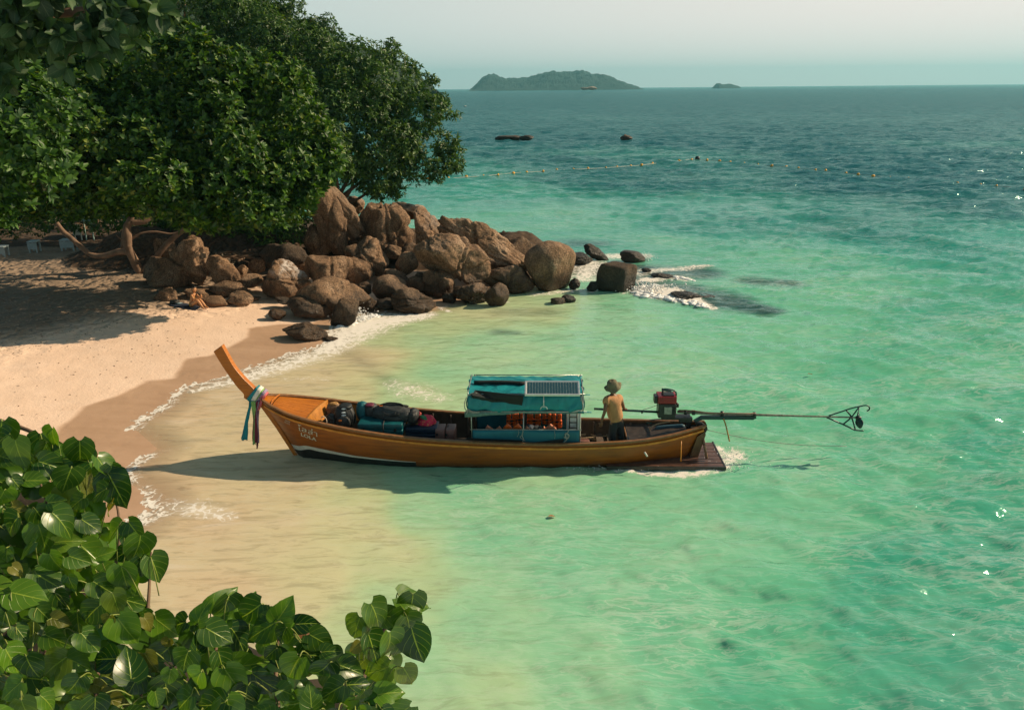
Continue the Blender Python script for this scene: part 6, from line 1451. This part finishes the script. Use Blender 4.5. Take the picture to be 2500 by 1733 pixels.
# ------------------------------------------------------------------ people
def skin(joints, edges, root=0, sub=2):
    me = bpy.data.meshes.new('s'); me.from_pydata([tuple(j[0]) for j in joints], edges, [])
    o = bpy.data.objects.new('s', me); COL.objects.link(o)
    bm = bmesh.new(); bm.from_mesh(me); ly = bm.verts.layers.skin.verify(); bm.verts.ensure_lookup_table()
    for i, j in enumerate(joints):
        r_ = j[1]; bm.verts[i][ly].radius = (r_, r_) if np.isscalar(r_) else r_
        bm.verts[i][ly].use_root = (i == root)
    bm.to_mesh(me); bm.free()
    m = o.modifiers.new('k', 'SKIN'); m.use_smooth_shade = True; m.branch_smoothing = .6
    m2 = o.modifiers.new('u', 'SUBSURF'); m2.levels = m2.render_levels = sub
    bpy.context.view_layer.update()
    r_ = bpy.data.meshes.new_from_object(o.evaluated_get(bpy.context.evaluated_depsgraph_get())); bpy.data.objects.remove(o)
    V = np.array([v.co[:] for v in r_.vertices]); F = [tuple(p.vertices) for p in r_.polygons]; return V, F
def joinVF(lst):
    V = []; F = []
    for v, f in lst:
        n = len(V); V += [tuple(x) for x in v]; F += [tuple(i+n for i in g_) for g_ in f]
    return V, F
def head(c, r, face, up):                           # egg-shaped head with brow, nose, chin and ears
    V, F = ICO[4]; d = V/np.linalg.norm(V, axis=1)[:, None]; x, y, z = d.T   # face looks along +x
    R = np.ones(len(d)); R += .16*np.exp(-(((y)/.13)**2+((z+.10)/.16)**2))*(x > 0)                     # nose
    R -= .06*np.exp(-(((np.abs(y)-.36)/.16)**2+((z-.08)/.12)**2))*(x > 0); R += .04*np.exp(-((z-.25)/.1)**2)*(x > .3)
    R += .03*np.exp(-((y/.25)**2+((z+.42)/.08)**2))*(x > 0); R += .07*np.exp(-((y/.3)**2+((z+.80)/.2)**2))*(x > 0)
    R += .16*np.exp(-(((np.abs(y)-.97)/.10)**2+((x)/.13)**2+((z)/.22)**2))
    P = d*R[:, None]*np.array([.92, .76, 1.14])*r; P[:, 1] *= 1-.22*np.clip(-z, 0, 1); P[:, 0] *= 1-.12*np.clip(-z, 0, 1)
    fx = np.array(face, float); fx /= np.linalg.norm(fx); u_ = np.array(up, float); yv = np.cross(u_, fx); yv /= np.linalg.norm(yv); u_ = np.cross(fx, yv)
    M_ = np.stack([fx, yv, u_], -1); return P@M_.T+np.array(c), [tuple(f) for f in F.tolist()], M_
def hand(c, dr, palm, s_=1.0, curl=.5):             # palm with four unequal bent fingers and a side thumb
    dr = np.array(dr, float); dr /= np.linalg.norm(dr); side = np.cross(dr, palm); side /= np.linalg.norm(side); pn_ = np.cross(side, dr)
    c = np.array(c, float); parts = []
    P, F = ICO[2]; parts.append(((P*np.array([.045, .040, .016])*s_)@np.stack([dr, side, pn_], -1).T+c+dr*.045*s_, [tuple(f) for f in F.tolist()]))
    for k, (o_, l_) in enumerate(((-.030, .062), (-.010, .074), (.010, .070), (.029, .054))):
        b_ = c+dr*.075*s_+side*o_*s_; pts = [b_]; a_ = 0
        for seg in (.45, .32, .23): a_ += curl; pts.append(pts[-1]+(dr*math.cos(a_)+pn_*math.sin(a_))*l_*seg*1.15*s_)
        mb = MB().tube(pts, [.0095*s_, .009*s_, .008*s_, .006*s_], 6); parts.append((np.array(mb.V), mb.F))
    b_ = c+dr*.02*s_-side*.035*s_; pts = [b_, b_+(-side*.6+dr*.7+pn_*.3)*.032*s_, b_+(-side*.6+dr*.7+pn_*.3)*.032*s_+(dr*.8+pn_*.6)*.03*s_]
    mb = MB().tube(pts, [.012*s_, .010*s_, .007*s_], 6); parts.append((np.array(mb.V), mb.F))
    return joinVF(parts)
M_SKD = plain('tanned_skin', (.15, .065, .030, 1), .5, .15, 12); M_SKL = plain('warm_skin', (.50, .24, .105, 1), .5, .10, 12)
M_SHIRT = cloth('faded_tan_shirt', (.42, .205, .085, 1), 6, .8, .85); M_PANT = cloth('dark_trousers', (.014, .018, .020, 1), 7, .5, .85); M_HAT = cloth('olive_hat_cloth', (.16, .135, .075, 1), 9, .5, .9)
M_HAIR = plain('black_hair', (.008, .007, .006, 1), .4, .4, 40); M_EYE = plain('eye_dark', (.01, .008, .008, 1), .3, .1, 10)
# the boatman
def B3(X_, Y_, v_): p = BU(w2(X_, Y_), v_); return np.array([p[0], v_, p[1]])
FL = .155
pel = B3(1400, 425, -.24); chest = B3(1376, 290, -.24); up_ = B3(1374, 228, -.24); neck = B3(1368, 196, -.24); hd = B3(1368, 160, -.24)
shL, shR = B3(1318, 236, -.38), B3(1424, 222, -.14)
elL, wrL, haL = B3(1308, 335, -.44), B3(1284, 400, -.42), B3(1279, 425, -.40)
elR, wrR = B3(1452, 296, -.06), B3(1462, 326, -.03)
hipL, hipR = pel+np.array([-.09, -.07, -.04]), pel+np.array([.10, .07, -.04])
ftL = np.array([B3(1375, 560, -.3)[0], -.31, FL+.05]); ftR = np.array([B3(1435, 560, -.15)[0], -.14, FL+.05])
knL = (hipL+ftL)/2+np.array([-.03, .02, .02]); knR = (hipR+ftR)/2+np.array([-.02, .02, .02])
toeL, toeR = ftL+np.array([-.14, .10, -.035]), ftR+np.array([-.14, .10, -.035])
O_ = np.array([(ftL[0]+ftR[0])/2, -.22, FL])
man = empty('person', tuple(L2W(*O_)), BYAW, label='man in tan shirt, dark trousers and olive hat standing in the boat, back turned', cat='person')
J = [(pel, (.17, .16)), ((pel+chest)/2, (.165, .155)), (chest, (.19, .17)), (up_, (.155, .12)), (neck, .052), (hd-np.array([0, 0, .05]), .06),
     (shL, .060), (elL, .042), (wrL, .030), (haL, .026), (shR, .060), (elR, .042), (wrR, .030), (hipL, .085), (knL, .060), (ftL, .040), (toeL, .032), (hipR, .085), (knR, .060), (ftR, .040), (toeR, .032)]
E_ = [(0, 1), (1, 2), (2, 3), (3, 4), (4, 5), (3, 6), (6, 7), (7, 8), (8, 9), (3, 10), (10, 11), (11, 12), (0, 13), (13, 14), (14, 15), (15, 16), (0, 17), (17, 18), (18, 19), (19, 20)]
J = [(j-O_, r_) for j, r_ in J]
bodyV = skin(J, E_)
hV, hF, hM = head(hd-O_+np.array([0, 0, .03]), .105, (-.75, .62, -.25), (0, 0, 1))
h1 = hand(haL-O_, haL-wrL+np.array([0, 0, -.03]), (0, 1, 0), 1.05, .25); h2 = hand(wrR-O_, (.25, .55, .0), (0, -.2, -1), 1.05, .85)
V, F = joinVF([bodyV, (hV, hF), h1, h2]); obj('body', V, F, M_SKD, man, True)
def wear(name, idx, edg, mat, grow, root=0, par=None, JJ=None, nz=.01):
    JJ = JJ or J; mp = {k: i for i, k in enumerate(idx)}
    jj = []
    for k in idx:
        r_ = JJ[k][1]; g_ = grow[k] if isinstance(grow, dict) and k in grow else (grow.get('all', .02) if isinstance(grow, dict) else grow)
        jj.append((JJ[k][0], (r_[0]+g_, r_[1]+g_) if not np.isscalar(r_) else r_+g_))
    V, F = skin(jj, [(mp[a], mp[b]) for a, b in edg], root); V = V+nz*fbm(V*9, 3)[:, None]*np.array([1, 1, .3])
    return obj(name, V, F, mat, par or man, True)
J2 = J+[(elL*.62+shL*.38-O_, .055), (elR*.62+shR*.38-O_, .055), (up_*.35+neck*.65-O_, .075), (pel*.75+chest*.25-O_, (.15, .145))]
wear('shirt', [0, 1, 2, 3, 6, 10, 21, 22, 23], [(0, 1), (1, 2), (2, 3), (3, 23), (3, 6), (6, 21), (3, 10), (10, 22)], M_SHIRT, {'all': .030, 0: .030, 1: .035, 2: .04, 21: .030, 22: .030, 3: .045, 6: .045, 10: .040, 23: .012}, JJ=J2, nz=.016)
wear('trousers', [0, 24, 13, 14, 15, 17, 18, 19], [(24, 0), (0, 13), (13, 14), (14, 15), (0, 17), (17, 18), (18, 19)], M_PANT, {'all': .022, 14: .030, 18: .030, 15: .035, 19: .035, 0: .01, 24: .035, 13: .015, 17: .015}, JJ=J2)
# bucket hat
prof = [(.0, .135), (.06, .132), (.098, .108), (.112, .05), (.118, .015), (.15, -.015), (.185, -.045)]
V = []; n = 26
for i, (r_, z_) in enumerate(prof):
    for j in range(n):
        a_ = 2*math.pi*j/n; w_ = 1+.05*math.sin(3*a_+i)+.03*math.sin(7*a_); V.append((r_*math.cos(a_)*w_, r_*math.sin(a_)*w_*.95, z_+(.018*math.sin(2*a_+1)+.012*math.sin(5*a_))*(i > 4)))
F = [(i*n+j, i*n+(j+1) % n, (i+1)*n+(j+1) % n, (i+1)*n+j) for i in range(len(prof)-1) for j in range(n)]
Rh = np.array(Matrix.Rotation(.30, 3, 'X'))@np.array(Matrix.Rotation(-.28, 3, 'Y'))
o = obj('bucket_hat', np.array(V)*1.02@Rh.T+(hd-O_)+np.array([0, 0, .075]), F, M_HAT, man, True); m = o.modifiers.new('s', 'SOLIDIFY'); m.thickness = .006
bagpart(man, 'hair', (.19, .175, .15), M_HAIR, tuple(hd-O_+np.array([.01, -.01, .03])), e=2.1, lump=.05, lv=3)

# the woman on her towel
Wb = GT(*w7(900, 1150)); Y0 = Wb[1]
def W3(X_, Y_, dv): return PY(*w7(X_, Y_), Y0+dv)
wo_ = empty('person', (Wb[0], Wb[1], Wb[2]), 0, label='woman in yellow swimwear sitting on the sand, knees drawn up, hands raised', cat='person')
Ow = np.array(Wb)
P_ = dict(pel=W3(735, 1010, .22), wa=W3(760, 860, .22), ch=W3(810, 700, .20), up=W3(835, 610, .18), ne=W3(850, 535, .17), hd=W3(868, 410, .12), sR=W3(735, 600, .08), sL=W3(940, 590, .28),
 eR=W3(845, 790, -.08), wR=W3(1060, 735, -.02), eL=W3(1035, 690, .20), wL=W3(1150, 740, .10), hR=W3(740, 1050, .10), hL=W3(770, 1030, .30), kR=W3(985, 815, .02), kL=W3(1090, 800, .18), aR=W3(1195, 1105, -.06), aL=W3(1310, 1075, .08), tR=W3(1255, 1165, -.14), tL=W3(1420, 1130, .0))
g0 = Wb[2]+.03
lowz = min(P_['aR'][2], P_['tR'][2], P_['pel'][2]-.13)
JW = [(P_['pel'], (.15, .13)), (P_['wa'], (.10, .095)), (P_['ch'], (.115, .09)), (P_['up'], (.09, .075)), (P_['ne'], .040), (P_['hd']-np.array([0, 0, .04]), .05), (P_['sR'], .045), (P_['eR'], .036), (P_['wR'], .025), (P_['sL'], .045), (P_['eL'], .036), (P_['wL'], .025), (P_['hR'], .095), (P_['kR'], .062), (P_['aR'], .036), (P_['tR'], .028), (P_['hL'], .095), (P_['kL'], .062), (P_['aL'], .036), (P_['tL'], .028)]
JW = [(j-Ow, r_) for j, r_ in JW]
EW = [(0, 1), (1, 2), (2, 3), (3, 4), (4, 5), (3, 6), (6, 7), (7, 8), (3, 9), (9, 10), (10, 11), (0, 12), (12, 13), (13, 14), (14, 15), (0, 16), (16, 17), (17, 18), (18, 19)]
bV = skin(JW, EW)
hV, hF, hM = head(P_['hd']-Ow, .10, (.35, -.93, -.12), (.02, 0, 1))
h1 = hand(P_['wR']-Ow, (.6, 0, .55), (-.3, -1, 0), .95, .3); h2 = hand(P_['wL']-Ow, (.2, -.1, .85), (-1, 0, 0), .95, .25)
V, F = joinVF([bV, (hV, hF), h1, h2]); obj('body', V, F, M_SKL, wo_, True)
hc_ = P_['hd']-Ow
def onface(x, y, z): return hc_+hM@np.array([x, y, z])
for s_ in (-1, 1): P, F = soft((.012, .026, .012), 2, 0, 1, 2); obj('eye', P@hM.T+onface(.083, s_*.034, .010), F, M_EYE, wo_, True)
P, F = soft((.010, .040, .012), 2, 0, 1, 2); obj('lips', P@hM.T+onface(.088, 0, -.047), F, plain('lips', (.35, .08, .05, 1), .4, .1, 9), wo_, True)
V, F = ICO[4]; d = V/np.linalg.norm(V, axis=1)[:, None]; kp = ~((d[:, 0] > .18) & (d[:, 2] < .62)); P = d*np.array([.108, .092, .126])*(1+.03*fbm(d*6, 3))[:, None]; P[~kp] *= .80
hairV = [(P@hM.T+hc_+hM@np.array([-.006, 0, .008]), [tuple(f) for f in F.tolist()])]
P2, F2 = soft((.09, .09, .08), 2, .1, 3, 3); hairV.append((P2@hM.T+hc_+hM@np.array([-.09, 0, .085]), [tuple(f) for f in F2.tolist()]))
V, F = joinVF(hairV); obj('hair', V, F, M_HAIR, wo_, True)
M_YSW = cloth('yellow_swimwear', (.62, .33, .03, 1), 12, .2, .6)
Jm = JW+[((JW[2][0]*.6+JW[3][0]*.4), (.105, .085)), ((JW[12][0]*.7+JW[13][0]*.3), .075), ((JW[16][0]*.7+JW[17][0]*.3), .075)]
wear('bikini_top', [2, 20], [(2, 20)], M_YSW, {'all': .022}, par=wo_, JJ=Jm, nz=.0)
wear('bikini_bottom', [0, 12, 16, 1], [(0, 12), (0, 16), (0, 1)], M_YSW, {'all': .008, 12: -.004, 16: -.004, 1: .004}, par=wo_, JJ=Jm, nz=.0)
# towel and small heap at its end
tw = [GT(*w7(*p)) for p in [(-60, 960), (300, 950), (640, 985), (950, 1060), (1190, 1180), (1000, 1225), (820, 1228), (450, 1165), (150, 1105), (-80, 1060)]]
nT = 26; V = []
top = cr([tw[0], tw[1], tw[2], tw[3], tw[4]], 7)[:nT]; bot = cr([tw[9], tw[8], tw[7], tw[6], tw[5]], 7)[:nT]
for a_, b_ in zip(top, bot):
    for k in range(9):
        p = a_*(1-k/8)+b_*k/8; z_ = a_[2]*(1-k/8)+b_[2]*k/8+.022+.012*fbm(p[None, :]*5, 2)[0]; V.append((p[0], p[1], z_))
o = tag(obj('towel', V, gridF(len(top), 9), cloth('navy_towel', (.010, .020, .045, 1), 12, .5, .9), None, True), 'dark navy towel spread on the sand under the sitting woman', 'towel'); m = o.modifiers.new('s', 'SOLIDIFY'); m.thickness = .012
g_ = GT(*w7(120, 985)); P, F = soft((.34, .26, .16), 2.3, .22, 31, 4, 4); tag(obj('beach_bag', P, F, M_NYL, None, True, loc=(g_[0], g_[1], g_[2]+.09)), 'small dark bag at the left end of the towel', 'bag')
g_ = GT(*w7(250, 1000)); P, F = soft((.28, .16, .05), 2.3, .22, 32, 3, 4); tag(obj('folded_cloth', P, F, plain('pale_blue_cloth', (.22, .30, .34, 1), .8, .4, 16), None, True, loc=(g_[0], g_[1], g_[2]+.05)), 'crumpled pale blue cloth lying on the towel', 'cloth')

# ------------------------------------------------------------------ beach and sea details
r_ = np.random.default_rng(77)
dw = []
for i in range(16):
    a = G(*w4(r_.uniform(640, 900), r_.uniform(590, 650)), 1.35); b = G(*w4(r_.uniform(860, 1060), r_.uniform(580, 660)), 1.30+r_.uniform(-.1, .15)); m = (a+b)/2+np.array([0, r_.normal(0, .1), r_.uniform(.0, .2)])
    tag(MB().tube(cr([a, m, b], 5), np.linspace(r_.uniform(.02, .045), .012, 11), 6).build('driftwood_branch', M_TWIG, None, True), 'dry branch in the driftwood heap wedged between the rocks', 'branch', 'dry branches in the driftwood heap')
Pn = np.array([G(*w4(r_.normal(720, 55), r_.normal(620, 28)), 1.25+r_.uniform(0, .12)) for _ in range(500)]); d = r_.normal(size=(500, 3))*np.array([1, 1, .4])
tag(scatter('dry_leaves', SH_LA, Pn, frames(d, r_.normal(0, 1, 500)), r_.uniform(.08, .2, 500), plain('dead_leaf', (.16, .13, .09, 1), .8, .4, 6)), kind='stuff')
# twigs, leaves and shells on the sand
Pn = GTv([(r_.uniform(-40, 640), r_.uniform(640, 980) if r_.random() < .5 else r_.uniform(640, 800)) for _ in range(750)])
Pn = Pn[sdist(Pn[:, 0], Pn[:, 1], wet_poly) < -.25]+np.array([0, 0, .012])
Pn = np.array(Pn); n = len(Pn); d = r_.normal(size=(n, 3))*np.array([1, 1, .12])
tag(scatter('beach_litter', SH_LA, Pn, frames(d, r_.normal(0, .4, n)), r_.uniform(.025, .10, n), plain('brown_leaf', (.11, .06, .035, 1), .8, .5, 3)), kind='stuff')
# little clods of churned sand in the rough zone
Pn = GTv([(r_.uniform(-60, 440), r_.uniform(600, 790)) for _ in range(2400)])
Pn = Pn[sdist(Pn[:, 0], Pn[:, 1], np.vstack([edge, [[-3, 45]], [[-220, 60]], [[-220, 20]]])) > -1.6+r_.uniform(0, 1.2, len(Pn))]
V0, F0 = ICO[1]; vs = []; fs_ = []
for i, p in enumerate(Pn):
    s_ = r_.uniform(.012, .036); vs.append(V0*s_*np.array([r_.uniform(.8, 1.6), r_.uniform(.8, 1.3), .3])+p+r_.normal(0, .004, V0.shape)); fs_.append(F0+i*len(V0))
tag(obj('sand_clods', np.vstack(vs), np.vstack(fs_), plain('clod_sand', (.42, .30, .21, 1), .95, .15, 3), smooth=True), kind='stuff')
# spray thrown up at the leaning black rock and over the reef
def spray(name, c_, sx, sy, sz, n, seed, rr=(.008, .028)):
    q = np.random.default_rng(seed); vs = []; fs_ = []; V0, F0 = ICO[1]
    for i in range(n):
        p = c_+np.array([q.normal(0, sx), q.normal(0, sy), abs(q.normal(0, sz))]); vs.append(V0*q.uniform(*rr)+p); fs_.append(F0+i*len(V0))
    tag(obj(name, np.vstack(vs), np.vstack(fs_), M_SPRAY, smooth=True), kind='stuff')
M_SPRAY = plain('white_water', (.85, .84, .82, 1), .3, .05, 10)
spray('sea_spray', G(*w4(1790, 1120)), .30, .2, .22, 420, 1); spray('sea_spray', G(*w6(950, 490)), .55, .3, .14, 380, 2, (.012, .045)); spray('sea_spray', G(*w3(1150, 690)), .28, .30, .05, 260, 3, (.005, .016)); spray('sea_spray', G(*w3(640, 745)), .95, .05, .03, 300, 4, (.005, .014)); spray('sea_spray', G(*w6(900, 235)), .25, .2, .10, 120, 6, (.012, .035))
# foam lumps, real thickness, where the wave breaks
def foamlump(px, n, seed, sc=1.0):
    q = np.random.default_rng(seed); vs = []; fs_ = []; V0, F0 = ICO[2]
    pts = cr([G(*p) for p in px], 8)
    for i in range(n):
        c_ = pts[q.integers(len(pts))]+np.array([q.normal(0, .18), q.normal(0, .12), q.uniform(-.01, .05)])*sc; d_ = V0/np.linalg.norm(V0, axis=1)[:, None]
        vs.append(d_*(1+.5*fbm(d_*3+i, 2))[:, None]*np.array([q.uniform(.06, .20), q.uniform(.05, .14), q.uniform(.02, .07)])*sc+c_); fs_.append(F0+i*len(V0))
    tag(obj('breaking_foam', np.vstack(vs), np.vstack(fs_), M_SPRAY, smooth=True), kind='stuff')
foamlump([w6(865, 540), w6(890, 490), w6(960, 460), w6(1020, 480)], 60, 3, 1.1); foamlump([w6(960, 530), w6(1100, 560), w6(1250, 590), w6(1370, 615)], 60, 4, .9); foamlump([w4(1690, 1180), w4(1800, 1130), w4(1950, 1085)], 60, 5, .8); foamlump([w6(1160, 385), w6(1240, 400)], 20, 6, .8)
# swimming-area line of floats
t = NT('float_yellow'); t.set(Base_Color=(.80, .36, .02, 1), Roughness=.5); M_BUOY = t.m
arc = cr([G(x, y) for x, y in [(745, 411), (830, 408), (1030, 400), (1150, 390), (1270, 382), (1400, 375), (1505, 364), (1568, 359), (1700, 370), (1830, 382), (2025, 402), (2180, 414), (2330, 426)]], 40)
L_ = np.concatenate([[0], np.cumsum(np.linalg.norm(np.diff(arc, axis=0), axis=1))])
V, F = soft((.32, .22, .24), 2.3, 0, 1, 2); fm_ = raw('float', V, F, M_BUOY, True)
tot = L_[-1]; s_ = 0.0; k = 0; prev = None
while s_ < tot:
    p = np.array([np.interp(s_, L_, arc[:, i]) for i in range(3)]); p[0] += r_.normal(0, .12); p[1] += r_.normal(0, .3)
    o = bpy.data.objects.new('float', fm_); COL.objects.link(o); o.location = (p[0], p[1], .06); o.rotation_euler = (0, r_.normal(0, .2), r_.uniform(0, 3)); sc0 = r_.uniform(.75, 1.15); o.scale = (sc0,)*3
    tag(o, 'small yellow float on the line that marks the swimming area', 'float', 'yellow floats on the swimming line'); s_ += 1.8; k += 1

tag(MB().tube([(p[0], p[1], .035+.02*math.sin(i)) for i, p in enumerate(arc[::6])], .020, 4).build('float_line', plain('white_line', (.6, .58, .5, 1), .6, .1, 5)), 'thin pale line that links the yellow floats', 'rope')
p = G(1568, 359); V, F = soft((.55, .5, .5), 2.1, 0, 1, 3); tag(obj('marker_float', V, F, M_BLK, None, True, loc=(p[0], p[1], .18)), 'round black float at the bend of the swimming line', 'float')
for i, (x_, y_, lb) in enumerate([(1232, 1163, 'small brown leaf floating on the green water below the boat'), (1816, 842, 'tiny dark twig floating to the right behind the propeller')]):
    p = G(x_, y_); tag(scatter('floating_leaf', SH_BR, np.array([p+np.array([0, 0, .03])]), frames(np.array([[1, .3, 0.]]), np.array([.2])), [.16], M_DRY), lb, 'leaf')
p = G(1046, 239); V, F = soft((1.0, .8, .5), 2.2, 0, 1, 3); tag(obj('white_float', V, F, M_WHT, None, True, loc=(p[0], p[1], .15)), 'single white float far out near the left end of the open sea', 'float')
# pale things glimpsed in the shade under the trees
w9 = zm(0, 500, 4.606)
M_PAINT = plain('white_board', (.30, .36, .36, 1), .6, .15, 4)
def bench(x0, x1, y1, lab, z=1.0):
    a = G(*w9(x0, y1), z-.0); b = G(*w9(x1, y1), z); w_ = np.linalg.norm(b-a); c_ = (a+b)/2
    gz = H1(c_[0], c_[1]); e = empty('white_bench', (c_[0], c_[1], gz), 0.1, label=lab, cat='bench'); h_ = max(.4, z-gz+.35)
    MB().box((0, 0, h_), (w_, .5, .06), bev=.01).build('seat', M_PAINT, e); MB().box((0, -.22, h_*.62), (w_*.98, .04, h_*.55)).build('front_panel', M_PAINT, e)
    for sx in (-1, 1):
        for sy in (-1, 1): MB().box((sx*(w_/2-.05), sy*.2, h_/2-.02), (.06, .05, h_-.05)).build('leg', M_PAINT, e)
bench(345, 440, 488, 'short white bench in deep shade, middle of three behind the leaning stem'); bench(0, 85, 550, 'white bench in deep shade at the edge of the picture'); bench(705, 850, 470, 'white bench in deep shade just above the long leaning limb')
a = G(*w9(850, 345), 1.0); e = empty('thatched_parasol', (a[0], a[1]+1, H1(a[0], a[1]+1)), 0, label='brown thatched parasol glimpsed through the gap in the leaves', cat='parasol')
V = []; n = 18
tp = PY(*w9(850, 80), a[1]+1)[2]-e.location.z
for i, (r0_, z_) in enumerate([(.02, tp), (.5, tp-.25), (.95, tp-.6), (1.0, tp-.75)]):
    for j in range(n): V.append((r0_*math.cos(6.283*j/n), r0_*math.sin(6.283*j/n), z_+.04*math.sin(j*5)))
obj('thatch', V, [(i*n+j, i*n+(j+1) % n, (i+1)*n+(j+1) % n, (i+1)*n+j) for i in range(3) for j in range(n)], plain('thatch', (.20, .12, .07, 1), .9, .5, 30, bump=.8), e, True); MB().tube([(0, 0, -.2), (0, 0, tp)], .05, 8).build('pole', M_BARK, e, True)
for X0_, X1_, Y0_, Y1_, nm_, lb_ in ((920, 1010, 100, 180, 'pale_green_board', 'pale green board showing through the upper gap in the leaves'), (825, 895, 215, 335, 'cream_board', 'cream board leaning in the lower gap in the leaves')):
    p0, p1 = PY(*w9(X0_, Y1_), a[1]-.2), PY(*w9(X1_, Y0_), a[1]-.2)
    mb = MB().box(((p0[0]+p1[0])/2, a[1]-.2, (p0[2]+p1[2])/2), (abs(p1[0]-p0[0]), .05, abs(p1[2]-p0[2])))
    for s_ in (-.4, .4): mb.box(((p0[0]+p1[0])/2+s_*abs(p1[0]-p0[0]), a[1]-.15, p0[2]/2), (.05, .04, p0[2]))
    tag(mb.build(nm_, plain(nm_, (.42, .60, .54, 1) if 'green' in nm_ else (.70, .68, .55, 1), .6, .1, 3)), lb_, 'board')
# reddish shoot tips of the middle fig
# ------------------------------------------------------------------ sea air
hz = MB().box((0, 4000, 90), (16000, 9400, 190)).build('haze', None); tag(hz, kind='stuff'); HZ_TOP = 185
hz.location = (0, 0, 0)
m = bpy.data.materials.new('sea_air'); m.use_nodes = True; n_ = m.node_tree.nodes; n_.clear(); vo_ = n_.new('ShaderNodeVolumePrincipled'); ou = n_.new('ShaderNodeOutputMaterial')
vo_.inputs['Color'].default_value = (.30, .82, .95, 1); vo_.inputs['Density'].default_value = .00015; vo_.inputs['Anisotropy'].default_value = .2
m.node_tree.links.new(vo_.outputs[0], ou.inputs['Volume']); hz.data.materials.append(m)
